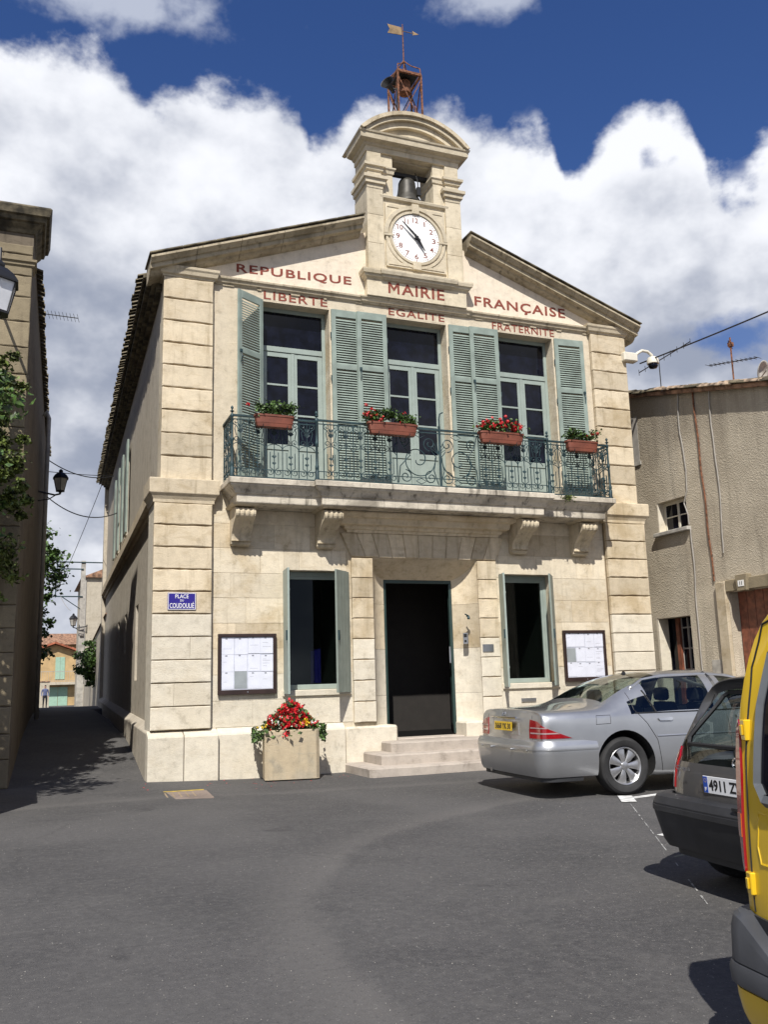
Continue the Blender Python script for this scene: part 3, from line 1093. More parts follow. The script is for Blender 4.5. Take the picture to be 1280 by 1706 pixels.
hand('hour_hand', R(4.9 * 30), 0.30, 0.026, -0.175, 0.07)
hand('minute_hand', R(52.3 * 6), 0.42, 0.020, -0.19, 0.09)
mb = MB()
mb.lathe([(0.03, -0.205), (0.03, -0.13)], (CX, 0, CZ), 12, axis='y')
mb.build('hand_boss', 'black', dial)
# entablature, curved pediment
mb = MB()
mb.box(-0.985, 0.985, -0.145, 0.52, 11.40, 11.56)
mb.build('turret_entablature', 'tower', T)
mb = MB()
mb.moulding(-0.985, 0.985, -0.145, 0.52, [(11.50, 0.0), (11.515, 0.03), (11.55, 0.05), (11.56, 0.10), (11.58, 0.15), (11.68, 0.16), (11.69, 0.18), (11.72, 0.19)])
mb.build('turret_cornice', 'tower', T)
ZC = 12.265 - 1.55
na = 26


def archring(r0, r1, y0, y1, zmin=11.722):
    m = MB()
    rs = []
    a1 = math.acos(min(1, (zmin - ZC) / ((r0 + r1) / 2)))
    for i in range(na + 1):
        a = -a1 + 2 * a1 * i / na
        s_, c = math.sin(a), math.cos(a)
        rs.append([(s_ * r0, y0, max(zmin, ZC + c * r0)), (s_ * r1, y0, max(zmin, ZC + c * r1)), (s_ * r1, y1, max(zmin, ZC + c * r1)), (s_ * r0, y1, max(zmin, ZC + c * r0))])
    m.loft(rs)
    return m


archring(1.475, 1.55, -0.37, 0.75).build('arched_pediment', 'moulding', T, smooth=R(35))
archring(1.39, 1.473, -0.32, 0.73).build('arched_pediment', 'tower', T, smooth=R(35))
archring(1.27, 1.388, -0.25, 0.70).build('arched_pediment', 'tower', T, smooth=R(35))
mb = MB()
a1 = math.acos((11.722 - ZC) / 1.32)
mb.prism([(1.32 * math.sin(a), ZC + 1.32 * math.cos(a)) for a in np.linspace(-a1, a1, 20)], -0.17, 0.7)
mb.build('pediment_field', 'tower', T)
mb = MB()
mb.box(-0.44, 0.44, 0.0, 0.5, 11.36, 11.41)
mb.build('bell_soffit', 'tower', T)

# lettering
for body, x0, x1, z0, z1, y in (('REPUBLIQUE', -3.45, -1.29, 8.555, 8.745, -0.001), ('FRANÇAISE', 1.28, 3.36, 8.545, 8.79, -0.001), ('AIRIE', -0.34, 0.55, 8.525, 8.745, -0.152),
                                ('LIBERTE', -2.96, -1.77, 8.145, 8.30, -0.007), ('EGALITE', -0.56, 0.60, 8.155, 8.30, -0.007), ('FRATERNITE', 1.64, 3.055, 8.145, 8.295, -0.007)):
    big = z1 - z0 > .18
    tilt = 0.03 if body == 'REPUBLIQUE' else 0.0
    text_mesh(body, x1 - x0, (z1 - z0), 'letter', 'inscription', TH, (x0, y, z0), ux=(1, 0, tilt), uy=(0, 0, 1), bold=(0.018) if big else 0.012, depth=0.003, spacing=1.14)
mb = MB()
x0, x1, z0, z1, st = -0.61, -0.385, 8.525, 8.745, 0.042
mb.prism([(x0, z0), (x0 + st, z0), (x0 + st, z1 - .075), ((x0 + x1) / 2, z0 + .045), (x1 - st, z1 - .075), (x1 - st, z0), (x1, z0), (x1, z1), (x1 - st, z1), ((x0 + x1) / 2, z0 + .115), (x0 + st, z1), (x0, z1)], -0.155, -0.15)
mb.build('inscription_letter', 'letter', TH)
# ---------------------------------------------------------------- upper french windows
def french_window(x0, x1):
    y = 0.24
    zb, zt = 4.70, 8.12
    w = MB()
    fw = 0.065
    w.box(x0, x0 + fw, y, y + .07, zb, zt)
    w.box(x1 - fw, x1, y, y + .07, zb, zt)
    w.box(x0 + fw, x1 - fw, y, y + .07, zt - .09, zt)
    w.box(x0 + fw, x1 - fw, y - .012, y + .07, 7.27, 7.37)
    win = w.build('french_window', 'frame', TH, bevel=0.006)
    g = MB()
    g.box(x0 + fw, x1 - fw, y + .03, y + .036, 7.37, zt - .09)
    g.build('pane', 'glass', win)
    xm = (x0 + x1) / 2
    for a, b in ((x0 + fw + .003, xm - .002), (xm + .002, x1 - fw - .003)):
        f = MB()
        st = 0.085
        f.box(a, a + st, y + .004, y + .055, zb + .01, 7.265)
        f.box(b - st, b, y + .004, y + .055, zb + .01, 7.265)
        f.box(a + st, b - st, y + .004, y + .055, 7.18, 7.265)
        f.box(a + st, b - st, y + .004, y + .055, 5.46, 5.56)
        f.box(a + st, b - st, y + .004, y + .055, zb + .01, zb + .12)
        for z in (6.66, 6.11):
            f.box(a + st, b - st, y + .01, y + .05, z - .018, z + .018)
        f.box(a + st, b - st, y + .02, y + .045, zb + .12, 5.46)
        f.build('window_leaf', 'frame', win, bevel=0.004)
        for z0, z1 in ((5.56, 6.092), (6.128, 6.642), (6.678, 7.18)):
            p = MB()
            p.box(a + st, b - st, y + .026, y + .032, z0, z1)
            p.build('pane', 'glass', win)
    m = MB()
    m.box(xm - .03, xm + .03, y - .012, y + .004, zb + .02, 7.26)
    m.build('window_astragal', 'frame', win, bevel=0.004)
    s = MB()
    s.box(x0 - .02, x1 + .02, -.004, .4, 8.10, 8.118)
    s.build('window_lintel', 'upper_stone', TH)
    # painted stone band round the opening
    for a, b in ((x0 - .085, x0 - .002), (x1 + .002, x1 + .085)):
        j = MB()
        j.box(a, b, -0.018, 0.001, 4.70, 8.13)
        j.build('window_jamb', 'upper_stone', TH, bevel=0.003)


for a, b in WIN_U:
    french_window(a, b)


# ---------------------------------------------------------------- louvred shutters
def louvred(wd, h, flip=1):
    """leaf in local coordinates: hinge at x=0, extends to x=wd, front towards -y, z 0..h"""
    f = MB()
    st = 0.085
    th = 0.036
    f.box(0, st, -th, 0, 0, h)
    f.box(wd - st, wd, -th, 0, 0, h)
    rails = [(0, .15), (h * .30, h * .30 + .10), (h * .655, h * .655 + .10), (h - .14, h)]
    for a, b in rails:
        f.box(st, wd - st, -th, 0, a, b)
    sl = MB()
    for (a, b), (c, d) in zip(rails[:-1], rails[1:]):
        z = b + 0.012
        while z < c - 0.02:
            sl.add([(st, -th + .002, z - .014), (wd - st, -th + .002, z - .014), (wd - st, -.004, z + .028), (st, -.004, z + .028),
                    (st, -th + .008, z - .014), (wd - st, -th + .008, z - .014), (wd - st, -.001, z + .019), (st, -.001, z + .019)],
                   [(0, 1, 2, 3), (4, 7, 6, 5), (0, 4, 5, 1), (3, 2, 6, 7)])
            z += 0.046
    return f, sl


shut_id = 0


def shutter(loc, ang, wd, h=3.30):
    f, sl = louvred(wd, h)
    o = f.build('shutter', 'green', TH, bevel=0.004, loc=loc, rot=(0, 0, ang))
    q = sl.build('louvre_slats', 'green', o)
    q['kind'] = 'stuff'
    for z in (0.5, h * .6, h - .5):
        m = MB()
        m.tube([(-.012, -.02, z - .05), (-.012, -.02, z + .05)], 0.011, 8)
        m.build('hinge', 'iron', o)
    m = MB()
    m.box(wd - .07, wd - .03, -.065, -.037, h * .655, h * .655 + .05)
    m.tube([(wd - .05, -.05, h * .60), (wd - .05, -.07, h * .63), (wd - .05, -.05, h * .655)], 0.009, 6)
    m.build('catch', 'iron', o)
    return o


Z0 = 4.80
shutter((-3.005, -0.045, Z0), math.pi + R(32), 0.60).scale = (1, -1, 1)
shutter((-1.715, -0.03, Z0), 0, 0.56)
shutter((-0.648, -0.072, Z0), math.pi, 0.585).scale = (1, -1, 1)
shutter((0.66, -0.03, Z0), 0, 0.56)
shutter((1.705, -0.072, Z0), math.pi, 0.62).scale = (1, -1, 1)
shutter((3.02, -0.03, Z0), R(-3), 0.66)


# ---------------------------------------------------------------- ground-floor windows
def low_window(x0, x1):
    y = 0.2
    f = MB()
    zb, zt = 1.294, 3.295
    f.box(x0, x0 + .07, y, y + .08, zb, zt)
    f.box(x1 - .07, x1, y, y + .08, zb, zt)
    f.box(x0 + .07, x1 - .07, y, y + .08, zt - .08, zt)
    f.box(x0 + .07, x1 - .07, y - .02, y + .08, zb, zb + .085)
    o = f.build('low_window', 'frame', TH, bevel=0.006)
    b = MB()
    b.box(x0 + .07, x0 + .12, y + .01, y + .06, zb + .085, zt - .08)
    b.box(x1 - .12, x1 - .07, y + .01, y + .06, zb + .085, zt - .08)
    b.box(x0 + .12, x1 - .12, y + .01, y + .06, zt - .13, zt - .08)
    b.build('casement', 'frame', o, bevel=0.004)
    g = MB()
    g.box(x0 + .12, x1 - .12, y + .03, y + .036, zb + .085, zt - .13)
    g.build('pane', 'clear_glass', o)
    s = MB()
    s.box(x0 - .04, x1 + .04, -0.045, 0.20, zb - .10, zb - .002)
    s.build('window_sill', 'new_stone', TH, bevel=0.008)
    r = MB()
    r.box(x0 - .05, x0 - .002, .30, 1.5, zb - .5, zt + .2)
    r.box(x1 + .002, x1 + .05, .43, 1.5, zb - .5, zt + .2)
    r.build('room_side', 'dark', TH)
    return o


def clear_glass(name, tint=(0.55, 0.62, 0.60), refl=0.10, rough=0.02, op=0.0, body=(0.02, 0.025, 0.025)):
    m, t, b = new_mat(name)
    out = t.nodes['Material Output']
    tr = N(t, 'ShaderNodeBsdfTransparent')
    tr.inputs[0].default_value = (*tint, 1)
    gl = N(t, 'ShaderNodeBsdfGlossy')
    gl.inputs['Roughness'].default_value = rough
    gl.inputs['Color'].default_value = (0.9, 0.95, 1, 1)
    fr = N(t, 'ShaderNodeLayerWeight')
    fr.inputs['Blend'].default_value = 0.5
    fac = M_(t, 'ADD', M_(t, 'MULTIPLY', M_(t, 'POWER', fr.outputs['Facing'], 4.5), 0.9), 0.02 + refl * 0.3, clamp=True)
    mx = N(t, 'ShaderNodeMixShader')
    L(t, fac, mx.inputs[0])
    L(t, tr.outputs[0], mx.inputs[1])
    L(t, gl.outputs[0], mx.inputs[2])
    last = mx.outputs[0]
    if op:
        b.inputs['Base Color'].default_value = (*body, 1)
        b.inputs['Roughness'].default_value = rough
        m2 = N(t, 'ShaderNodeMixShader')
        m2.inputs[0].default_value = op
        L(t, last, m2.inputs[1])
        L(t, b.outputs[0], m2.inputs[2])
        last = m2.outputs[0]
    L(t, last, out.inputs['Surface'])
    return m


MAT['clear_glass'] = clear_glass('clear_glass', refl=0.0)
for a, b in WIN_L:
    low_window(a, b)


def plain_shutter(loc, ang, wd, h, mat, flip=False):
    f = MB()
    for i in range(4):
        f.box(wd * i / 4 + .001, wd * (i + 1) / 4 - .001, -.036, 0, 0, h)
    o = f.build('plank_shutter', mat, TH, bevel=0.003, loc=loc, rot=(0, 0, ang))
    if flip:
        o.scale = (1, -1, 1)
    for z in (.35, h - .35):
        m = MB()
        m.box(0, wd * .9, 0.002, .014, z - .02, z + .02)
        m.build('strap_hinge', mat, o)
    m = MB()
    m.box(wd - .05, wd - .02, -.06, -.037, h * .42, h * .50)
    m.build('catch', 'iron', o)
    return o


# left window: left leaf thrown open at right angles, right leaf half closed
plain_shutter((-2.612, -0.02, 1.235), R(-97), 0.50, 2.04, 'frame')
plain_shutter((-1.50, -0.02, 1.235), math.pi + R(47), 0.52, 2.04, 'green_shaded', True)
plain_shutter((1.525, -0.02, 1.235), R(-108), 0.40, 2.04, 'frame')
plain_shutter((2.615, -0.02, 1.235), math.pi + R(52), 0.48, 2.04, 'green_shaded', True)
m = MB()
m.box(-1.99, -1.93, 0.36, 0.60, 1.40, 1.95)
m.box(-1.925, -1.88, 0.36, 0.60, 1.40, 1.98)
tag(m.build('file_binder', 'blue', None, bevel=0.004), 'blue binders standing inside the left ground-floor window', 'binders')

# ---------------------------------------------------------------- door, steps
mb = MB()
mb.box(0, 0.05, 0, 0.98, 0, 2.70)
d = mb.build('door_leaf', 'door', TH, bevel=0.004, loc=(0.625, 0.36, 0.44), rot=(0, 0, R(-24)))
for z0, z1 in ((.15, 1.0), (1.15, 2.5)):
    mb = MB()
    mb.box(-.014, 0.0, .12, .86, z0, z1)
    mb.build('door_panel', 'door', d, bevel=0.006)
mb = MB()
mb.box(-.03, .0, .02, .05, 1.25, 1.55)
mb.build('door_lock', 'steel', d, bevel=0.004)
mb = MB()
mb.box(-0.68, 0.68, 0.36, 0.42, 3.14, 3.22)
mb.box(-0.68, -0.63, 0.36, 0.42, 0.43, 3.14)
mb.build('door_frame', 'door', TH, bevel=0.004)
mb = MB()
mb.box(-1.02, 1.02, 0.02, 3.6, 0.3, 0.42)
mb.build('threshold', 'step', TH, bevel=0.02)
# hall behind the door
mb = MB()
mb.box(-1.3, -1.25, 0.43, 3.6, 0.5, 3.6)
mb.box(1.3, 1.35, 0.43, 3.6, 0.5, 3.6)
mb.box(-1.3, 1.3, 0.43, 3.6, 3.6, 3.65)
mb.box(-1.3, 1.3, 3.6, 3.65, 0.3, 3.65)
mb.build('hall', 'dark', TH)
MAT['mat'] = plain('hall_shade_black', (0.006, 0.006, 0.006), .95, spec=.1)  # near-black floor colour holds the hall's darkness; no mat lies there
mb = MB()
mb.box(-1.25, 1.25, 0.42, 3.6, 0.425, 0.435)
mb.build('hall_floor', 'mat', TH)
o = thing('counter_rail', (0.75, 2.6, 0.52), 'wooden counter rail dimly seen inside the dark doorway', 'rail')
mb = MB()
mb.box(-.1, .55, 0, .06, 1.02, 1.07)
mb.build('top_rail', 'wood', o, bevel=.006)
for x in (0, .5):
    mb = MB()
    mb.box(x, x + .05, 0, .05, 0, 1.02)
    mb.build('post', 'wood', o)


def worn_step(x0, x1, y0, y1, z0, z1, seed):
    r = random.Random(seed)
    n_ = 14
    out = [(x0, y1), (x0 + .02, y0 + .08), (x0 + .08, y0)]
    for i in range(1, n_):
        out.append((x0 + (x1 - x0) * i / n_, y0 + r.uniform(-.02, .025)))
    out += [(x1 - .05, y0), (x1, y0 + .06), (x1, y1)]
    top = [(x + (0.02 if x < x0 + .1 else 0), y + (.018 + r.uniform(0, .025) if y < y1 - .05 else 0), z1 - (r.uniform(0, .014) if y < y1 - .05 else 0)) for x, y in out]
    m = MB()
    m.loft([[(x, y, z0) for x, y in out], [(x, y, z1 - .025) for x, y in out], top])
    return m


st = thing('entrance_steps', (0, -0.7, 0), 'worn grey stone steps leading up to the dark doorway', 'steps')
for k, (a, b, y0, z0, z1) in enumerate(((-1.64, 1.9, -1.30, -.3, 0.085), (-1.30, 1.6, -0.95, -.2, 0.245), (-0.98, 1.25, -0.58, 0.0, 0.405))):
    mm = worn_step(a, b, y0, -0.10 if k < 2 else 0.019, z0, z1, k)
    mm.v = [(x, y + .7, z) for x, y, z in mm.v]
    mm.build('step', 'step', st, smooth=R(30))

# ---------------------------------------------------------------- balcony railing
RL = thing('balcony_railing', (0, -0.75, 4.70), 'dark green wrought-iron scroll railing round the balcony', 'railing')
RH = 1.06     # rail height over the slab


def spiral(cx, cz, r, turns, a0, sgn, n=22, y=0.0, end=0.22):
    return [(cx + (r * (1 - (1 - end) * i / n)) * math.cos(a0 + sgn * turns * 2 * math.pi * i / n), y, cz + (r * (1 - (1 - end) * i / n)) * math.sin(a0 + sgn * turns * 2 * math.pi * i / n)) for i in range(n + 1)]


def scroll_unit(w):
    """one bay of the railing pattern, x from 0 to w, bottom at z = 0"""
    m = MB()
    r = 0.0075
    h = RH - 0.09
    q = w / 4
    for x in (0.0, w / 2, w * .999):
        pass
    m.tube([(0, 0, 0), (0, 0, h)], 0.009, 4)
    for sx_ in (-1, 1):
        c = w / 2 + sx_ * q
        # bottom C scrolls, facing
        m.tube(spiral(c, .085, .066, 1.35, math.pi / 2, sx_), r, 4)
        # uprights
        m.tube([(c, 0, .15), (c, 0, .42)], r, 4)
        # middle C arch and its volutes
        m.tube([(w / 2 + sx_ * (.5 * w * math.cos(t)), 0, .46 + .095 * math.sin(t)) for t in np.linspace(0.15, math.pi / 2.05, 8)][::1], r, 4)
        m.tube(spiral(c, .60, .060, 1.3, -math.pi / 2, -sx_), r, 4)
        m.tube(spiral(c + sx_ * .01, h - .075, .058, 1.3, -math.pi / 2, sx_), r, 4)
        m.tube([(c, 0, .66), (c + sx_ * q * .4, 0, .78), (c, 0, h - .13)], r, 4)
    # central spindle with leaves
    m.tube([(w / 2, 0, 0), (w / 2, 0, h)], 0.008, 4)
    for z, s_ in ((.20, .045), (.31, .05), (.70, .06), (.80, .05)):
        for sx_ in (-1, 1):
            p = Vector((w / 2, 0, z))
            m.add([p, p + Vector((sx_ * s_ * .9, -.006, s_ * .75)), p + Vector((sx_ * s_ * .35, .006, s_ * 1.25))], [(0, 1, 2)])
            m.add([p, p + Vector((sx_ * s_ * .9, .006, s_ * .75)), p + Vector((sx_ * s_ * .35, -.006, s_ * 1.25))], [(2, 1, 0)])
    # palmette fan
    for t in np.linspace(-0.75, 0.75, 5):
        m.tube([(w / 2, 0, .72), (w / 2 + math.sin(t) * .10, 0, .72 + math.cos(t) * .14), (w / 2 + math.sin(t) * .15, 0, .72 + math.cos(t) * .19)], [r, r, r * .5], 4)
    return m


def panel_run(p0, p1, n):
    p0, p1 = Vector(p0), Vector(p1)
    d = p1 - p0
    w = d.length / n
    ang = math.atan2(d.y, d.x)
    first = None
    for i in range(n):
        if first is None:
            o = first = scroll_unit(w).build('scroll_panel', 'iron', RL)
        else:
            o = first.copy()
            COL.objects.link(o)
        o.location = p0 + d * (i / n)
        o.rotation_euler = (0, 0, ang)


def post(x, y, big=True):
    m = MB()
    prof = [(.040, 0), (.043, .02), (.034, .06), (.036, .16), (.027, .18), (.034, .20), (.034, .24), (.024, .27), (.021, .60), (.030, .62), (.030, .65), (.020, .68), (.018, RH - .06), (.028, RH - .04), (.028, RH), (.016, RH + .01), (.014, RH + .035), (.034, RH + .045), (.036, RH + .055), (.014, RH + .065), (.012, RH + .085), (.026, RH + .105), (.022, RH + .12), (.006, RH + .145)]
    m.lathe(prof, (x, y, 0), 10)
    m.build('post', 'iron', RL, smooth=R(50))


yo, yc, xe, xc = -0.66 + .75, -0.76 + .75, 3.66, 2.25
post(-xe, yo)
post(-xc, yc)
post(xc, yc)
post(xe, yo)
runs = [((-xe, .74, .045), (-xe, yo, .045), 2), ((-xe, yo, .045), (-xc, yo, .045), 5), ((-xc + .12, yc, .045), (-0.80, yc, .045), 5),
        ((0.80, yc, .045), (xc - .12, yc, .045), 5), ((xc, yo, .045), (xe, yo, .045), 5), ((xe, yo, .045), (xe, .74, .045), 2)]
for a, b, n_ in runs:
    panel_run(a, b, n_)
# rails
for z0, z1, nm, hw in ((RH - .03, RH, 'top_rail', .024), (0.015, .035, 'bottom_rail', .014), (RH - .085, RH - .07, 'middle_rail', .008), (.155, .167, 'lower_rail', .007)):
    for (a, b, n_) in (((-xe, .74), (-xe, yo + .0), 0), ((-xe, yo), (-xc, yo), 0), ((-xc, yc), (xc, yc), 0), ((xc, yo), (xe, yo), 0), ((xe, yo), (xe, .74), 0)):
        m = MB()
        if abs(a[0] - b[0]) > abs(a[1] - b[1]):
            m.box(a[0], b[0], a[1] - hw, a[1] + hw, z0, z1)
        else:
            y0, y1 = sorted((a[1], b[1]))
            m.box(a[0] - hw, a[0] + hw, y0 + hw + .001, y1, z0, z1)
        m.build(nm, 'iron', RL)
# centre piece: lyre of big scrolls round the flag bracket
m = MB()
r = .010
for s in (-1, 1):
    m.tube(spiral(s * .40, .48, .34, 1.5, R(90 + s * 80), s, 40, yc, .12), r, 5)
    m.tube(spiral(s * .17, .78, .13, 1.4, R(270), s, 26, yc), r, 5)
    m.tube(spiral(s * .16, .17, .12, 1.4, R(90), -s, 26, yc), r, 5)
    m.tube(spiral(s * .64, .17, .12, 1.4, R(90), s, 26, yc), r, 5)
    m.tube(spiral(s * .66, .82, .11, 1.4, R(270), -s, 26, yc), r, 5)
    m.tube([(s * .78, yc, .05), (s * .74, yc, .35), (s * .55, yc, .55), (s * .70, yc, .75), (s * .78, yc, RH - .06)], r, 5)
    m.tube([(s * .02, yc, .05), (s * .10, yc, .30), (s * .05, yc, .55), (s * .14, yc, .66)], r, 5)
    m.tube([(s * .35, yc, RH - .08), (s * .45, yc, RH - .13), (s * .35, yc, RH - .18), (s * .25, yc, RH - .13), (s * .35, yc, RH - .08)], r * .8, 5)
    m.tube([(s * .35, yc, .05), (s * .45, yc, .10), (s * .35, yc, .15), (s * .25, yc, .10), (s * .35, yc, .05)], r * .8, 5)
    for t in np.linspace(.2, 1.1, 4):
        m.tube([(0, yc, .60), (s * math.sin(t) * .1, yc, .60 + math.cos(t) * .14), (s * math.sin(t) * .17, yc, .60 + math.cos(t) * .22)], r * .7, 4)
m.tube([(-.80, yc, .05), (-.80, yc, RH - .03)], .010, 5)
m.tube([(.80, yc, .05), (.80, yc, RH - .03)], .010, 5)
m.build('lyre_panel', 'iron', RL)
m = MB()
m.tube([(0.03, yc, 0), (0.03, yc, RH + .06)], .024, 8)
m.tube([(0.03, yc - .02, RH - .1), (0.02, yc - .03, RH + .18), (.04, yc - .03, RH + .28), (.10, yc - .03, RH + .31)], .013, 6)
m.build('flag_bracket', 'iron', RL)

# ---------------------------------------------------------------- flower boxes on the rail
def flower_box(cx, w, seed, nl, nf, tallness, label, red_mass):
    r = random.Random(seed)
    y = -0.91 if abs(cx) < 2.4 else -0.80
    o = thing('flower_box', (cx, y, 5.54), label, 'flower box', 'terracotta flower boxes hung on the balcony rail')
    m = MB()
    hw = w / 2
    rings = []
    for z, a, b in ((0, .86, .80), (.012, .88, .82), (.06, .90, .86), (.062, .915, .90), (.17, .955, .95), (.172, 1.0, 1.05), (.205, 1.0, 1.05), (.205, .96, .93), (.15, .93, .85)):
        ring_ = []
        for k in range(20):
            t = 2 * math.pi * k / 20
            c, s_ = math.cos(t), math.sin(t)
            e = 0.42
            ring_.append((hw * a * math.copysign(abs(c) ** e, c), .085 * b * math.copysign(abs(s_) ** e, s_), z))
        rings.append(ring_)
    m.loft(rings)
    m.build('trough', 'terra', o, smooth=R(35))
    m = MB()
    for s in (-1, 1):
        m.tube([(s * hw * .6, .09, -.01), (s * hw * .6, -.07, -.015), (s * hw * .6, -.095, .03)], .006, 5)
        m.tube([(s * hw * .6, .09, -.02), (s * hw * .6, .10, .22), (s * hw * .6, .16, .22)], .006, 5)
    m.build('hanger', 'iron', o)
    cl = [(r.uniform(-.85, .85) * hw, r.uniform(-.05, .05), .23 + r.uniform(0.02, .17) * tallness, r.uniform(.06, .10)) for _ in range(9 + int(w * 6))]

    def gen(q):
        c = q.choice(cl)
        return (c[0] + q.gauss(0, 1) * c[3] * .75, c[1] + q.gauss(0, 1) * c[3] * .6, c[2] + q.gauss(0, 1) * c[3] * .5)
    f = leaves(int(nl * 1.4), gen, .055, seed + 1).build('foliage', 'leaf', o)
    f['kind'] = 'stuff'
    st_ = MB()
    fl = MB()
    for k in range(nf):
        if red_mass:
            c = Vector((r.gauss(0.02, .5) * hw, r.uniform(-.14, .03), .24 + abs(r.gauss(.09, .07))))
        else:
            c = Vector((r.choice((-1.0, -.9, -.8, -.7, -.6, -.45, .35) if w > .9 else (-1.0, -.7, .35, .8)) * hw + r.gauss(0, .04), r.uniform(-.10, .02), .20 + abs(r.gauss(.10, .08))))
        st_.tube([(c.x * .9, 0, .16), (c.x * .97, c.y * .6, c.z - .05), tuple(c)], .003, 3)
        for _ in range(14):
            d = Vector((r.gauss(0, 1), r.gauss(0, 1), r.gauss(0, 1))).normalized()
            a = d.orthogonal().normalized()
            b = d.cross(a)
            p = c + d * .028
            s_ = r.uniform(.014, .024)
            fl.add([p + a * s_, p + b * s_, p - a * s_, p - b * s_], [(0, 1, 2, 3)])
    st_.build('stems', 'leaf', o)
    q = fl.build('geranium_flowers', 'red', o)
    q['kind'] = 'stuff'
    return o


flower_box(-2.99, 0.68, 11, 700, 1, 1.0, 'leafy flower box with a single red bloom, nearest the left end of the railing', False)
flower_box(-0.93, 0.94, 12, 800, 20, 1.1, 'wide flower box with red blooms at its left end, left of the flag bracket', False)
flower_box(1.19, 0.92, 13, 650, 42, 1.0, 'flower box crowded with red geraniums, right of the flag bracket', True)
flower_box(2.98, 0.70, 14, 520, 4, 0.9, 'short flower box with sparse red blooms on the right bay of the railing', False)
wt = thing('weed_tuft', (2.62, -0.78, 4.63), 'small dry weed growing from the balcony edge below the right bay', 'weed')
m = leaves(160, lambda q: (q.gauss(0, .06), q.gauss(0, .03), .06 - abs(q.gauss(0, .05))), .04, 5)
m.build('foliage', 'leaf2', wt)['kind'] = 'stuff'

# ---------------------------------------------------------------- bell
b = thing('bell', (0.0, 0.20, 10.54), 'dark bronze bell hanging in the turret opening above the clock', 'bell')
m = MB()
m.lathe([(.285, 0.05), (.29, .065), (.275, .10), (.225, .20), (.195, .30), (.178, .42), (.17, .52), (.14, .585), (.06, .61), (.0, .615)], n=32)
m.build('bell_body', 'bronze', b, smooth=R(60))
m = MB()
m.box(-.44, .44, -.045, .045, .64, .72)
m.box(-.06, .06, -.05, .05, .60, .66)
m.build('headstock', 'black', b, bevel=.006)
m = MB()
m.tube([(.13, -.14, .70), (.15, -.20, .5), (.13, -.25, .28)], .012, 6)
m.box(.09, .17, -.30, -.235, .14, .32)
m.build('hammer', 'black', b, bevel=.01)

# ---------------------------------------------------------------- iron lattice with weather vane
v = thing('weather_vane_frame', (0.04, 0.22, 12.18), 'rusty iron lattice frame with arrow weather vane on the turret top', 'weather vane')
hw = .255
hh = 1.20
for sx_ in (-1, 1):
    for sy_ in (-1, 1):
        m = MB()
        m.box(sx_ * hw - .017, sx_ * hw + .017, sy_ * hw - .017, sy_ * hw + .017, 0, hh)
        m.build('post', 'rust', v)
for s in (-1, 1):
    for ax in (0, 1):
        for k in (-1, 1):
            m = MB()
            a, c = (-hw * k, s * hw, .04), (hw * k, s * hw, hh - .1)
            if ax:
                a, c = (s * hw, -hw * k, .04), (s * hw, hw * k, hh - .1)
            m.tube([a, c], .014, 4)
            m.build('brace', 'rust', v)
        m = MB()
        if ax:
            m.box(s * hw - .02, s * hw + .02, -hw, hw, hh - .02, hh + .03)
        else:
            m.box(-hw, hw, s * hw - .021, s * hw + .021, hh - .022, hh + .032)
        m.build('ring_bar', 'rust', v)
m = MB()
m.lathe([(.12, hh - .30), (.12, hh - .05), (.10, hh - .02), (0.0, hh)], n=16)
m.build('siren_drum', 'rust', v)
m = MB()
m.box(-.21, .21, -.21, .21, hh - .005, hh + .04)
m.build('platform', 'black', v)
for sx_, sy_ in ((-1, -1), (1, -1), (-1, 1), (1, 1)):
    m = MB()
    m.tube([(sx_ * hw, sy_ * hw, hh), (sx_ * hw * .95, sy_ * hw * .95, hh + .16), (sx_ * hw * .45, sy_ * hw * .45, hh + .28), (sx_ * .02, sy_ * .02, hh + .42)], .013, 5)
    m.build('crown_bar', 'rust', v)
m = MB()
m.tube([(0, 0, hh + .10), (0, 0, hh + 1.30)], [.016, .010], 6)
m.lathe([(.03, hh + .40), (.035, hh + .43), (.012, hh + .47)], n=8)
m.build('vane_spindle', 'rust', v)
m = MB()
z = hh + 1.12
m.prism([(-.34, z + .10), (-.02, z + .10), (-.02, z - .075), (-.34, z - .105), (-.29, z)], -.006, .006)
m.build('vane_flag', 'vane', v)
m = MB()
m.tube([(-.02, 0, z + .02), (.25, 0, z + .03)], .008, 5)
m.prism([(.21, z + .085), (.36, z + .035), (.21, z - .02), (.24, z + .03)], -.005, .005)
m.build('vane_arrow', 'vane', v)
m = MB()
m.lathe([(.035, 0), (.04, .08), (.07, .16), (.14, .26), (.145, .27), (.13, .265), (.05, .15)], n=16, axis='z')
m.build('loudspeaker_horn', 'black', v, loc=(-.30, -.12, hh - .42), rot=(R(35), R(-68), 0))
m = MB()
m.tube([(-.255, -.2, hh - .40), (-.36, -.16, hh - .36)], .02, 6)
m.tube([(-.28, -.25, .1), (-.3, -.25, .45), (-.27, -.25, hh - .4)], .014, 5)
m.build('horn_bracket', 'black', v)

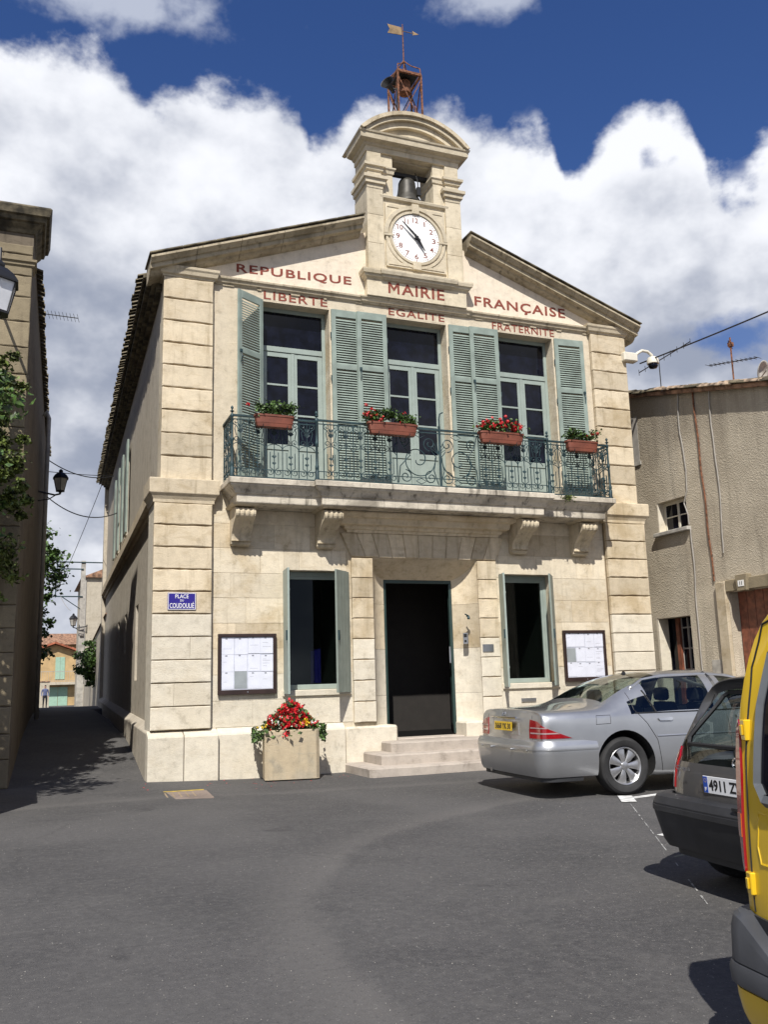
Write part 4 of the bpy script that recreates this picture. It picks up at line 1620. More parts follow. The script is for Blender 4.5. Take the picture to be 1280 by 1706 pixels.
# ---------------------------------------------------------------- boards, signs and small fittings
def notice_board(x0, x1, z0, z1, label, seed):
    o = thing('notice_board', ((x0 + x1) / 2, -0.02, z0), label, 'notice board', 'glazed notice boards on the facade')
    w, h = (x1 - x0) / 2, z1 - z0
    m = MB()
    f = .055
    m.box(-w, w, -.06, -.012, 0, f * 1.4)
    m.box(-w, w, -.06, -.012, h - f, h)
    m.box(-w, -w + f, -.06, -.012, f * 1.4, h - f)
    m.box(w - f, w, -.06, -.012, f * 1.4, h - f)
    m.build('frame', 'board', o, bevel=.006)
    m = MB()
    m.box(-w + .01, w - .01, -.03, -.0115, .02, h - .02)
    m.build('backing', 'board_back', o)
    r = random.Random(seed)
    cols, rows = 4, 3
    pw, ph = (2 * w - 2 * f) / cols, (h - 2.4 * f) / rows
    for i in range(cols):
        for j in range(rows):
            a = -w + f + i * pw + r.uniform(.001, .012)
            c = f * 1.4 + j * ph + r.uniform(.001, .02)
            gy = (j == 0 and i == 1) if seed == 1 else (j == 1 and i == 0)
            m = MB()
            y_ = -.032 - .0007 * (i + 4 * j)
            m.box(a, a + pw - r.uniform(.0, .012), y_ - .0003, y_, c, c + ph - r.uniform(.0, .02))
            p = m.build('paper_sheet', 'paper_grey' if gy else 'paper', o)
            if not gy:
                m = MB()
                m.box(a + pw * .3, a + pw * .3 + .035, y_ - .0022, y_ - .0016, c + ph * .86, c + ph * .86 + .022)
                zz = c + ph * .7
                while zz > c + ph * .15:
                    if r.random() < .14:
                        m.box(a + pw * .15, a + pw * r.uniform(.4, .85), y_ - .0006, y_ - .0004, zz, zz + .004)
                    zz -= .022
                m.build('print', 'print_grey', p)
    m = MB()
    m.box(-w + f, w - f, -.052, -.048, f * 1.4, h - f)
    m.build('glazing', 'clear_glass2', o)
    m = MB()
    m.lathe([(.012, -.068), (.012, -.06)], (0, 0, f * .7), 10, axis='y')
    m.build('lock', 'steel', o)
    return o


MAT['board_back'] = plain('board_back', (0.60, 0.63, 0.70), .7)
MAT['print_grey'] = plain('print_grey', (0.30, 0.31, 0.34), .7)
MAT['clear_glass2'] = clear_glass('clear_glass_plate', (0.97, 0.97, 0.98), 0.0)
notice_board(-3.75, -2.78, 1.25, 2.225, 'brown framed notice board with a grey sheet low down, left of the planter', 1)
notice_board(2.775, 3.72, 1.29, 2.245, 'brown framed notice board behind the roof of the silver saloon', 2)

o = thing('street_sign', (-4.35, -0.14, 2.605), 'blue enamel street name sign on the left corner pilaster', 'sign')
m = MB()
m.box(-.225, .225, -.012, .0, 0, .275)
m.build('plate', 'blue', o, bevel=.004)
m = MB()
for a, b, c, d_ in ((-.217, .217, .006, .014), (-.217, .217, .261, .269), (-.217, -.209, .014, .261), (.209, .217, .014, .261)):
    m.box(a, b, -.0145, -.012, c, d_)
m.build('border', 'white', o)
text_mesh('PLACE', .21, .062, 'white', 'lettering', o, (-.105, -.0125, .185), bold=.008, depth=.001)
text_mesh('DU', .055, .034, 'white', 'lettering', o, (-.0275, -.0125, .133), bold=.005, depth=.001)
text_mesh('COUDOULIÉ', .385, .098, 'white', 'lettering', o, (-.1925, -.0125, .030), bold=.008, depth=.001)

m = MB()
m.box(1.06, 1.285, -.075, -.0615, 1.87, 2.005)
tag(m.build('wall_plaque', 'plaque_grey' if False else 'steel', None, bevel=.003), 'small plain grey metal plaque on the stone strip right of the door', 'plaque')
o = thing('door_intercom', (0.80, 0.075, 2.02), 'silver intercom box on the right door jamb', 'intercom')
m = MB()
m.box(-.045, .045, -.03, .03, 0, .2)
m.build('housing', 'steel', o, bevel=.006)
m = MB()
m.box(-.03, .03, -.033, -.030, .12, .18)
m.box(-.02, .02, -.034, -.030, .03, .07)
m.build('buttons', 'black', o)
o.rotation_euler = (0, 0, R(-40))
m = MB()
m.box(1.83, 2.14, -.03, -.010, .955, 1.02)
m.box(1.86, 2.11, -.038, -.030, .975, 1.0)
tag(m.build('letter_slot', 'steel', None, bevel=.004), 'steel letter slot in the wall behind the boot of the silver saloon', 'letter slot')
for x in (0.72,):
    m = MB()
    m.tube([(x + .1, .05, 2.52), (x + .1, -.03, 2.52), (x + .02, -.05, 2.55)], .012, 6)
    m.lathe([(.02, 2.46), (.03, 2.48), (.02, 2.52)], (x + .1, -.03, 0), 8)
    tag(m.build('door_hook', 'iron', None), 'small iron hook on the right door jamb above the intercom', 'hook')

# CCTV dome on the right corner
o = thing('security_camera', (4.70, -0.05, 7.88), 'cream dome security camera on a curved arm at the right corner', 'camera')
m = MB()
m.box(-.10, .24, -.16, .02, -.12, .07)
m.build('housing', 'cream', o, bevel=.02)
m = MB()
m.tube([(.20, -.07, -.02), (.30, -.07, .10), (.42, -.07, .17), (.56, -.07, .165), (.66, -.07, .10), (.68, -.07, .03)], .032, 10)
m.build('arm', 'cream', o, smooth=True)
m = MB()
m.lathe([(.06, .06), (.10, .04), (.125, -.02), (.125, -.09), (.115, -.10)], (.68, -.07, 0), 20)
m.build('hood', 'cream', o, smooth=R(40))
m = MB()
m.lathe([(.105, -.10), (.10, -.15), (.07, -.19), (.0, -.205)], (.68, -.07, 0), 20)
m.build('dome', 'glass', o, smooth=True)

# ---------------------------------------------------------------- planter
P = thing('planter', (-2.70, -0.60, -0.045), 'square concrete planter of red, yellow and white flowers by the entrance', 'planter', rz=R(-10))
pw, pd, ph = .425, .27, .745
m = MB()
rings = []
for z, k, c in ((0, 1.0, .05), (.02, 1.0, .055), (ph - .02, 1.0, .055), (ph, .985, .05), (ph, .86, .02), (ph - .10, .86, .02)):
    a, b = pw * k, pd * k if k > .9 else pd - (pw - pw * k)
    rings.append([(-a + c, -b, z), (a - c, -b, z), (a, -b + c, z), (a, b - c, z), (a - c, b, z), (-a + c, b, z), (-a, b - c, z), (-a, -b + c, z)])
m.loft(rings)
m.build('trough', 'planter', P, bevel=.006)
m = MB()
m.box(-pw * .85, pw * .85, -pd * .8, pd * .8, ph - .13, ph - .06)
m.build('soil', 'bark', P)
pr_ = random.Random(3)


def mound(q):
    x = q.gauss(0, .40) * .95
    x = max(-.58, min(.52, x))
    top = .40 * math.exp(-(x / .33) ** 2) + .12
    z = ph - .10 + q.random() ** .8 * top
    if abs(x) > .40:
        z -= q.random() * .12
    return (x, q.gauss(0, .13) - .02, z)


f = leaves(1500, mound, .075, 21).build('foliage', 'leaf', P)
f['kind'] = 'stuff'


def petals(n, gen, size, seed, name, mat):
    r = random.Random(seed)
    mm = MB()
    for _ in range(n):
        c = Vector(gen(r))
        for k in range(5):
            a = Vector((r.gauss(0, 1), -abs(r.gauss(0, 1)) - .3, r.gauss(0, 1))).normalized()
            t = a.orthogonal().normalized()
            b = a.cross(t)
            p = c + Vector((r.gauss(0, 1), r.gauss(0, 1), r.gauss(0, 1))) * size * .5
            s_ = size * r.uniform(.5, .9)
            mm.add([p + t * s_, p + b * s_ * .8, p - t * s_, p - b * s_ * .8], [(0, 1, 2, 3)])
    o_ = mm.build(name, mat, P)
    o_['kind'] = 'stuff'


def redgen(q):
    x = q.gauss(-.03, .19)
    return (x, -.17 - .08 * q.random() + abs(x) * .2, ph + .04 + q.random() * (.40 * math.exp(-(x / .36) ** 2)))


petals(85, redgen, .040, 31, 'red_begonias', 'red')
petals(6, lambda q: (-.09 + q.gauss(0, .03), -.30, ph - .05 + q.gauss(0, .03)), .026, 35, 'red_begonias', 'red')
petals(9, lambda q: (.18 + q.gauss(0, .05), -.26, ph + .12 + q.gauss(0, .04)), .022, 32, 'yellow_pansies', 'yellow')
petals(5, lambda q: (-.40 + q.gauss(0, .1), -.22, ph + .08 + q.gauss(0, .05)), .02, 33, 'yellow_pansies', 'yellow')
petals(12, lambda q: (q.choice((-.30, .32, .38, -.2)) + q.gauss(0, .05), -.24, ph + .06 + abs(q.gauss(0, .06))), .017, 34, 'white_daisies', 'white')
# ================================================================== cars
def car_paint(name, col, metal, rough=0.32, coat=1.0, dirt=0.0):
    m, t, b = new_mat(name)
    c = N(t, 'ShaderNodeTexCoord').outputs['Object']
    n = noise(t, c, 3.0, 5)
    L(t, mixc(t, smooth(t, n, 0.35, 0.75), col, tuple(x * .9 for x in col)), b.inputs['Base Color'])
    b.inputs['Metallic'].default_value = metal
    L(t, M_(t, 'ADD', rough, M_(t, 'MULTIPLY', noise(t, c, 14, 5), 0.12)), b.inputs['Roughness'])
    b.inputs['Coat Weight'].default_value = coat
    b.inputs['Coat Roughness'].default_value = 0.06
    fl = noise(t, c, 900, 1)
    bump(t, b, fl, 0.03 if metal > .3 else 0.01, 0.002)
    return m


MAT['silver'] = car_paint('silver_paint', (0.45, 0.46, 0.475), 0.78)
MAT['grey_paint'] = car_paint('dark_grey_paint', (0.085, 0.085, 0.088), 0.4, 0.35)
MAT['yellow_paint'] = car_paint('yellow_paint', (0.74, 0.48, 0.015), 0.0, 0.35, 0.8)
MAT['well'] = plain('wheel_well', (0.012, 0.012, 0.012), .9)
MAT['rubber'] = plain('tyre_rubber', (0.022, 0.022, 0.023), .8, var=.2)
MAT['bumper_black'] = plain('bumper_plastic', (0.028, 0.029, 0.032), .55, var=.15, scale=3)
MAT['bumper_grey'] = plain('bumper_grey_plastic', (0.050, 0.053, 0.060), .5, var=.12, scale=3)
MAT['alloy'] = plain('alloy', (0.52, 0.52, 0.53), .3, .85, var=.05)
MAT['chrome'] = plain('chrome', (0.72, 0.72, 0.74), .12, 1.0, var=.02)
MAT['car_glass'] = clear_glass('car_glass', (0.50, 0.56, 0.54), 0.12)
MAT['seal'] = plain('window_seal', (0.015, 0.015, 0.016), .5)
MAT['seal_grey'] = plain('window_seal_grey', (0.11, 0.12, 0.13), .5)
MAT['seat'] = plain('seat_fabric', (0.035, 0.037, 0.042), .8, var=.2)
MAT['lamp_red'] = plain('lamp_red', (0.27, 0.005, 0.009), .15, var=.10, scale=3, coat=1.0)
MAT['lamp_clear'] = plain('lamp_clear', (0.36, 0.26, 0.26), .2, var=.05, coat=1.0)
MAT['lamp_amber'] = plain('lamp_amber', (0.55, 0.10, 0.01), .2, coat=1.0)
MAT['plate_yellow'] = plain('plate_yellow', (0.72, 0.47, 0.02), .4, var=.03)
MAT['plate_white'] = plain('plate_white', (0.74, 0.75, 0.76), .4, var=.03)
MAT['plate_blue'] = plain('plate_blue', (0.02, 0.08, 0.42), .4)
MAT['marking'] = plain('road_paint', (0.66, 0.66, 0.64), .8, var=.18, scale=14)
MAT['marking_yellow'] = plain('road_paint_yellow', (0.50, 0.36, 0.04), .8, var=.2, scale=14)


def sec(zb, wb, side, wr, zr):
    """half section: bottom (3), side points [(y, z)] x5, top (3)"""
    return [(0, zb), (.6 * wb, zb), (wb, zb)] + list(side) + [(wr, zr[0]), (.6 * wr, zr[1]), (0, zr[2])]


def car_shell(stations, xr, xf, mats, glassmap, arches, scale, bulge=0.10, sub=2):
    """stations [(x, section)]; first follows the rear profile xr(z), last the front profile xf(z).
    glassmap(kind, i, k, c) -> slot.  Returns the shell mesh with wheel arches cut out."""
    bm = bmesh.new()
    rows = []
    n = len(stations[0][1])
    fr = (-1, -.6, 0, .6, 1)
    for si, (x, s_) in enumerate(stations):
        ring = []
        full = [(-y, z) for y, z in s_[:0:-1]] + list(s_[::1])   # right (-y) top..bottom? keep ordered loop below
        loop = [(y, z) for y, z in s_] + [(-y, z) for y, z in s_[-2:0:-1]]
        for y, z in loop:
            xx = x
            if si == 0:
                xx = xr(z) + bulge * abs(y / .9) ** 3.2
            elif si == len(stations) - 1:
                xx = xf(z) - bulge * 1.6 * abs(y / .9) ** 3
            ring.append(bm.verts.new((xx, y, z)))
        rows.append(ring)
    m = len(rows[0])

    def kidx(j):
        return j if j < n - 1 else m - 1 - j
    for i in range(len(rows) - 1):
        for j in range(m):
            a, b = j, (j + 1) % m
            f = bm.faces.new((rows[i][a], rows[i][b], rows[i + 1][b], rows[i + 1][a]))
            k = min(j, m - 1 - j)
            f.material_index = glassmap('side', i, k, 0)
    # end caps as ladders
    for end, ring in ((0, rows[0]), (1, rows[-1])):
        s_ = stations[0 if end == 0 else -1][1]
        grid = []
        for k in range(2, n - 2):
            y, z = s_[k]
            if k == 2:
                line = [ring[m - 2], ring[m - 1], ring[0], ring[1], ring[2]]
            elif k == n - 3:
                line = [ring[n + 1], ring[n], ring[n - 1], ring[n - 2], ring[n - 3]]
            else:
                line = [ring[m - k]]
                for c in fr[1:4]:
                    yy = c * y
                    if end == 0:
                        xx = xr(z) + bulge * abs(yy / .9) ** 3.2
                    else:
                        xx = xf(z) - bulge * 1.6 * abs(yy / .9) ** 3
                    line.append(bm.verts.new((xx, yy, z)))
                line.append(ring[k])
            grid.append(line)
        for r_ in range(len(grid) - 1):
            for c in range(4):
                f = bm.faces.new((grid[r_][c], grid[r_][c + 1], grid[r_ + 1][c + 1], grid[r_ + 1][c]))
                f.material_index = glassmap('rear' if end == 0 else 'front', 0, r_ + 2, c)
    bmesh.ops.recalc_face_normals(bm, faces=bm.faces)
    me = bpy.data.meshes.new('shell')
    bm.to_mesh(me)
    bm.free()
    for q in mats:
        me.materials.append(MAT[q])
    ob = bpy.data.objects.new('shell', me)
    COL.objects.link(ob)
    md = ob.modifiers.new('s', 'SUBSURF')
    md.levels = md.render_levels = sub
    cut = MB()
    for (ax, rad, y0, y1) in arches:
        for s_ in (-1, 1):
            ring0 = []
            for k in range(40):
                a = 2 * math.pi * k / 40
                ring0.append((ax + rad * math.cos(a), rad * math.sin(a) + rad * .88))
            cut.loft([[(x, s_ * y0, z) for x, z in ring0], [(x, s_ * y1, z) for x, z in ring0]])
    co = cut.build('cutter', mats[-1])
    md = ob.modifiers.new('b', 'BOOLEAN')
    md.operation = 'DIFFERENCE'
    md.object = co
    md.solver = 'EXACT'
    md.material_mode = 'TRANSFER'
    dg = bpy.context.evaluated_depsgraph_get()
    out = bpy.data.meshes.new_from_object(ob.evaluated_get(dg))
    bpy.data.objects.remove(ob)
    bpy.data.objects.remove(co)
    out.transform(Matrix.Scale(scale, 4))
    return out


def split_shell(me, names, parent, smooth_ang=R(35)):
    """one object per material and connected piece"""
    for nm, mname in names:
        bm = bmesh.new()
        bm.from_mesh(me)
        bmesh.ops.delete(bm, geom=[f for f in bm.faces if me.materials[f.material_index].name != mname], context='FACES')
        bm.faces.ensure_lookup_table()
        bm.faces.index_update()
        seen, groups = set(), []
        for f in bm.faces:
            if f.index in seen:
                continue
            stack, grp = [f], []
            seen.add(f.index)
            while stack:
                q = stack.pop()
                grp.append(q)
                for e in q.edges:
                    for g in e.link_faces:
                        if g.index not in seen:
                            seen.add(g.index)
                            stack.append(g)
            groups.append(grp)
        for grp in groups:
            if len(grp) < 6 and len(groups) > 1:
                continue
            vi, vs = {}, []
            fs = []
            for f in grp:
                fi = []
                for v in f.verts:
                    if v.index not in vi:
                        vi[v.index] = len(vs)
                        vs.append(tuple(v.co))
                    fi.append(vi[v.index])
                fs.append(fi)
            m2 = bpy.data.meshes.new(nm)
            m2.from_pydata(vs, [], fs)
            m2.materials.append(bpy.data.materials[mname])
            m2.polygons.foreach_set('use_smooth', [True] * len(fs))
            m2.set_sharp_from_angle(angle=smooth_ang)
            link(nm, m2, parent)
        bm.free()


class Skin:
    """ray-casts outlines on to the finished shell so lamps, trims and gaps follow its shape"""

    def __init__(self, me):
        bm = bmesh.new()
        bm.from_mesh(me)
        self.t = BVHTree.FromBMesh(bm)
        bm.free()

    def hit(self, o, d):
        p, nrm, i, q = self.t.ray_cast(Vector(o), Vector(d).normalized())
        if p is None:
            return None, None
        if nrm.dot(Vector(d)) > 0:
            nrm = -nrm
        return p, nrm

    def patch(self, outline, org, ux, uy, d, off=0.004, thick=0.01, res=0.04):
        """outline [(u, v)] seen along d from plane org + u*ux + v*uy, laid on the shell"""
        bm = bmesh.new()
        vs = [bm.verts.new((u, v, 0)) for u, v in outline]
        bm.faces.new(vs)
        us = [p[0] for p in outline]
        vv = [p[1] for p in outline]
        for lo, hi, ax in ((min(us), max(us), 0), (min(vv), max(vv), 1)):
            k = max(1, int((hi - lo) / res))
            for i in range(1, k):
                c = [0, 0, 0]
                c[ax] = lo + (hi - lo) * i / k
                nn = [0, 0, 0]
                nn[ax] = 1
                bmesh.ops.bisect_plane(bm, geom=bm.verts[:] + bm.edges[:] + bm.faces[:], plane_co=c, plane_no=nn)
        O, UX, UY, D = Vector(org), Vector(ux), Vector(uy), Vector(d).normalized()
        last = None
        for v in bm.verts:
            o = O + UX * v.co.x + UY * v.co.y
            p, nrm = self.hit(o, D)
            if p is None:
                p = last or o
                nrm = -D
            last = p
            v.co = p + nrm * off
        bm.normal_update()
        r = bmesh.ops.extrude_face_region(bm, geom=bm.faces[:])
        for v in [g for g in r['geom'] if isinstance(g, bmesh.types.BMVert)]:
            v.co += D * thick
        bmesh.ops.recalc_face_normals(bm, faces=bm.faces)
        return bm

    def line(self, pts, org, ux, uy, d, r=0.004, off=0.0, sub=5):
        O, UX, UY, D = Vector(org), Vector(ux), Vector(uy), Vector(d).normalized()
        path = []
        for (a, b) in zip(pts[:-1], pts[1:]):
            for i in range(sub):
                u = a[0] + (b[0] - a[0]) * i / sub
                v = a[1] + (b[1] - a[1]) * i / sub
                p, nrm = self.hit(O + UX * u + UY * v, D)
                if p is not None:
                    path.append(p + nrm * off)
        p, nrm = self.hit(O + UX * pts[-1][0] + UY * pts[-1][1], D)
        if p is not None:
            path.append(p + nrm * off)
        m = MB()
        if len(path) > 1:
            m.tube(path, r, 5)
        return m


def bm_obj(bm, name, mat, parent, smooth_=True):
    me = bpy.data.meshes.new(name)
    for f in bm.faces:
        f.smooth = smooth_
    bm.to_mesh(me)
    bm.free()
    me.materials.append(MAT[mat])
    if smooth_:
        me.set_sharp_from_angle(angle=R(40))
    return link(name, me, parent)


def wheel(parent, loc, rad, rim, width, side, spokes=7, hub='alloy', plain_cap=False):
    """tyre with rim; side = +1 for left (+y) wheels"""
    o = thing('wheel', loc)
    o.parent = parent
    if side < 0:
        o.rotation_euler = (0, 0, math.pi)
    w = width / 2
    m = MB()
    m.lathe([(rim * .98, -w * .8), (rim + .02, -w * .95), (rad - .04, -w), (rad - .012, -w * .82), (rad, -w * .55), (rad, w * .55), (rad - .012, w * .82), (rad - .04, w), (rim + .025, w * .97), (rim + .005, w * .86), (rim * .96, w * .7)], axis='y', n=40, caps=False)
    m.build('tyre', 'rubber', o, smooth=R(30))
    m = MB()
    m.lathe([(rim, w * .88), (rim * .985, w * .90), (rim * .93, w * .80), (rim * .90, w * .45), (rim * .90, -w * .8)], axis='y', n=40, caps=False)
    rimo = m.build('rim', hub, o, smooth=R(30))
    m = MB()
    yb = w * .50
    for k in range(spokes):
        a = 2 * math.pi * (k + .5) / spokes
        c, s_ = math.cos(a), math.sin(a)

        def pt(r_, t_, y_):
            return (r_ * c - t_ * s_, y_, r_ * s_ + t_ * c)
        t0, t1 = rim * .20, rim * .22
        rings = []
        for r_, t_, y_ in ((rim * .16, t0 * .42, yb + .028), (rim * .45, t0 * .80, yb + .034), (rim * .70, t1 * .95, yb + .030), (rim * .94, t1 * 1.35, yb + .018)):
            rings.append([pt(r_, -t_, y_ - .008), pt(r_, -t_ * .6, y_), pt(r_, t_ * .6, y_), pt(r_, t_, y_ - .008), pt(r_, t_, y_ - .04), pt(r_, -t_, y_ - .04)])
        m.loft(rings)
    m.build('spokes', hub, rimo, smooth=R(40))
    m = MB()
    m.lathe([(rim * .22, yb + .02), (rim * .21, yb + .038), (rim * .15, yb + .044), (0.0, yb + .046)], axis='y', n=20)
    m.build('hub_cap', hub, rimo, smooth=R(40))
    m = MB()
    m.lathe([(rim * .88, -w * .2), (0.0, -w * .19)], axis='y', n=24)
    m.build('brake_disc', 'well', rimo)
    return o


def seats(parent, xs, half, z, s=1.0):
    for x in xs:
        for y in (-half, half):
            m = MB()
            m.loft([[(x - .08 - .08 * t, y - hw_, z + h_), (x + .06 - .08 * t, y - hw_, z + h_), (x + .06 - .08 * t, y + hw_, z + h_), (x - .08 - .08 * t, y + hw_, z + h_)] for t, h_, hw_ in ((0, -.45, .22), (.3, -.1, .23), (.8, .08, .18))])
            m.loft([[(x - .17, y - hw_, z + h_), (x - .06, y - hw_, z + h_), (x - .06, y + hw_, z + h_), (x - .17, y + hw_, z + h_)] for h_, hw_ in ((.10, .10), (.13, .13), (.24, .13), (.28, .10))])
            m.build('seat', 'seat', parent, bevel=.02)


def plate(parent, name, loc, rot, w, h, mat, text, band_left=True, tw=None, country='F', line2=None):
    o = thing(name, loc)
    o.parent = parent
    o.rotation_euler = rot
    m = MB()
    m.box(-w / 2, w / 2, -.006, 0, -h / 2, h / 2)
    m.build('plate_base', mat, o, bevel=.002)
    if band_left:
        m = MB()
        m.box(-w / 2 + .003, -w / 2 + .045, -.0075, -.006, -h / 2 + .003, h / 2 - .003)
        m.build('country_band', 'plate_blue', o)
        text_mesh(country, .018, .026, 'white', 'country_letter', o, (-w / 2 + .015, -.008, -h / 2 + .012), bold=.02, depth=.0008)
        m = MB()
        for k in range(8):
            a = 2 * math.pi * k / 8
            m.box(-w / 2 + .023 + .012 * math.cos(a), -w / 2 + .0265 + .012 * math.cos(a), -.0083, -.0075, h / 2 - .03 + .012 * math.sin(a), h / 2 - .0265 + .012 * math.sin(a))
        m.build('stars', 'plate_yellow', o)
    if text:
        tw = tw or w * .82
        text_mesh(text, tw, h * .66 if not line2 else h * .34, 'black', 'registration', o, (-w / 2 + .058 if band_left else -tw / 2, -.0065, -h * .33 if not line2 else h * .06), bold=.03, depth=.0008)
    if line2:
        text_mesh(line2, tw, h * .34, 'black', 'registration', o, (-w / 2 + .058, -.0065, -h * .42), bold=.03, depth=.0008)
    return o


HEAD = R(11.5)      # direction of the painted bays
CAR = R(-3)

# ------------------------------------------------------------------ silver saloon
SC = 1.04
merc = thing('parked_car', (-0.86, -4.12, -0.06), 'silver four-door saloon parked beside the entrance steps', 'car', 'cars parked in the square', rz=CAR)


def side_pts(w, zs):
    """lower flank to shoulder"""
    return [(w * a, z) for a, z in zs]


def S1(zb, w, zsh, wb, zbelt, wm, zm, wr, zr8, zr9, zr10):
    return sec(zb, w * .90, [(w * .975, zb + .10), (w, zb + .30), (w * .985, zsh), (wb, zbelt), (wm, zm)], wr, (zr8, zr9, zr10))


MS = []
#          x     zb   w    zsh   wb   zbelt  wm   zm    wr   z8    z9   z10
for x, *q in (
    (0.00, .30, .80, .70, .80, .86, .77, .935, .71, .985, 1.000, 1.005),
    (0.10, .27, .865, .72, .855, .88, .815, .955, .74, 1.000, 1.018, 1.022),
    (0.45, .25, .910, .76, .880, .90, .845, .970, .75, 1.010, 1.030, 1.035),
    (0.80, .22, .925, .78, .890, .91, .852, .965, .73, 1.020, 1.045, 1.050),
    (1.02, .20, .927, .79, .890, .92, .850, .970, .69, 1.060, 1.100, 1.110),
    (1.30, .19, .928, .79, .885, .925, .800, 1.08, .635, 1.225, 1.255, 1.262),
    (1.62, .18, .928, .79, .882, .93, .755, 1.17, .600, 1.335, 1.375, 1.385),
    (1.95, .18, .928, .79, .880, .935, .740, 1.19, .590, 1.375, 1.425, 1.435),
    (2.05, .18, .928, .79, .880, .935, .738, 1.195, .588, 1.382, 1.430, 1.442),
    (2.60, .18, .928, .79, .880, .935, .735, 1.20, .585, 1.390, 1.438, 1.450),
    (2.75, .18, .928, .79, .880, .935, .735, 1.20, .585, 1.385, 1.435, 1.447),
    (3.10, .18, .925, .79, .878, .94, .740, 1.18, .590, 1.350, 1.400, 1.410),
    (3.55, .18, .920, .79, .875, .945, .780, 1.10, .640, 1.200, 1.240, 1.250),
    (3.95, .19, .915, .79, .870, .94, .830, .99, .700, 1.040, 1.070, 1.080),
    (4.50, .21, .905, .74, .850, .86, .800, .90, .700, .930, .955, .960),
    (4.90, .24, .860, .66, .800, .74, .740, .78, .660, .810, .825, .830),
    (5.02, .28, .760, .58, .700, .66, .650, .69, .600, .710, .720, .720),
):
    MS.append((x, S1(*q)))


def xr_m(z):
    return float(np.interp(z, [.25, .45, .62, .70, .90, 1.0, 1.05], [.07, .02, .02, .05, .05, .10, .16]))


def xf_m(z):
    return float(np.interp(z, [.25, .5, .75], [4.96, 5.03, 4.93]))


def gm_m(kind, i, k, c):
    if kind == 'side':
        # station strips; k 6..7 side glass (belt to roof edge), k 8,9 top
        if (k == 6 and 5 <= i <= 11 and i != 9) or (k == 7 and 6 <= i <= 11 and i != 9):
            return 1
        if k in (8, 9) and i in (4, 5, 6):
            return 1
        if k in (8, 9) and i in (11, 12):
            return 1
    return 0


me = car_shell(MS, xr_m, xf_m, ['silver', 'car_glass', 'well'], gm_m, [(1.17, .40, .58, 1.2), (4.13, .39, .58, 1.2)], SC, bulge=.13)
sk = Skin(me)
split_shell(me, [('body', 'silver_paint'), ('window', 'car_glass'), ('wheel_arch', 'wheel_well')], merc)
for y, s in ((.78, 1), (-.78, -1)):
    for x in (1.17, 4.13):
        wheel(merc, (x * SC, y * SC, .335 * SC), .335 * SC, .218 * SC, .225, s, 7)
m = MB()
m.box(.9, 4.0, -.72, .72, .36, .40)
m.box(.98, 1.30, -.70, .70, .80, .98)
m.build('cabin_floor', 'seat', merc)
seats(merc, (1.75, 2.85), .38, .98)
# bumper: bulged band round the tail
def bumper_band(prof, plan):
    """prof [(out, z)], plan [(x, y, nx, ny)]"""
    m_ = MB()
    m_.loft([[(x + nx * o, y + ny * o, z) for o, z in prof] for x, y, nx, ny in plan])
    return m_


def tail_plan(w, x0, xlen, rcorner, n=8):
    out = []
    half = []
    for i in range(n + 1):
        a = math.pi / 2 * i / n
        half.append((x0 + rcorner * (1 - math.cos(a)), w - rcorner * .9 + rcorner * .9 * math.sin(a), -math.cos(a), math.sin(a)))
    half = [(x0 - .012, w * .30, -1, .05), (x0 - .004, w * .55, -.99, .1)] + half + [(x0 + xlen, w + .004, 0, 1)]
    out = [(x, -y, nx, -ny) for x, y, nx, ny in half[::-1]] + [(x0 - .015, 0, -1, 0)] + half
    return [(x * SC, y * SC, nx, ny) for x, y, nx, ny in out]


pl = tail_plan(.905, .045, .74, .20)
bo = bumper_band([(-.06, .275), (-.03, .262), (-.005, .31), (.018, .42), (.032, .53), (.036, .60), (.022, .645), (.008, .665), (.0, .69), (-.06, .695)], pl).build('rear_bumper', 'silver', merc, smooth=R(28))
bumper_band([(.022, .570), (.040, .577), (.041, .594), (.024, .600)], pl).build('bumper_strip', 'silver', bo, smooth=R(30))
bumper_band([(-.05, .20), (.000, .21), (.004, .258), (-.05, .26)], tail_plan(.86, .10, .5, .18)).build('bumper_apron', 'bumper_black', bo)
for y in (-.62, -.28, .28, .62):
    m = MB()
    m.lathe([(.013, -.062), (.013, .02)], (0, 0, 0), 10, axis='x')
    m.build('parking_sensor', 'silver', bo, loc=(.02 * SC + (.04 if abs(y) > .5 else .0), y * SC, .555 * SC))
m = MB()
m.lathe([(.03, .0), (.03, .25)], (.06, .5, .27), 12, axis='x')
m.build('exhaust', 'steel', merc)
# tail lamps: laid on the tail corner along a diagonal
for s in (-1, 1):
    d = Vector((.74, -s * .67, 0))
    ux = Vector((.67, s * .74, 0)) if s > 0 else Vector((.67, -.74, 0))
    org = Vector((.12 * SC, s * .86 * SC, .80)) - d * 1.2
    lamp = [(-.235, .140), (-.12, .120), (.06, .020), (.255, -.075), (.27, -.082), (-.245, -.085), (-.25, .0)]
    o = bm_obj(sk.patch(lamp, org, ux, (0, 0, 1), d, .007, .02, .03), 'tail_lamp', 'lamp_red', merc)
    for v0, v1, u1 in ((.034, .048, .040), (-.030, -.014, .155)):
        st_ = [(-.225, v1), (u1 - .035, v1), (u1, v0), (-.228, v0)]
        bm_obj(sk.patch(st_, org, ux, (0, 0, 1), d, .0105, .006, .03), 'reversing_strip', 'lamp_clear', o)
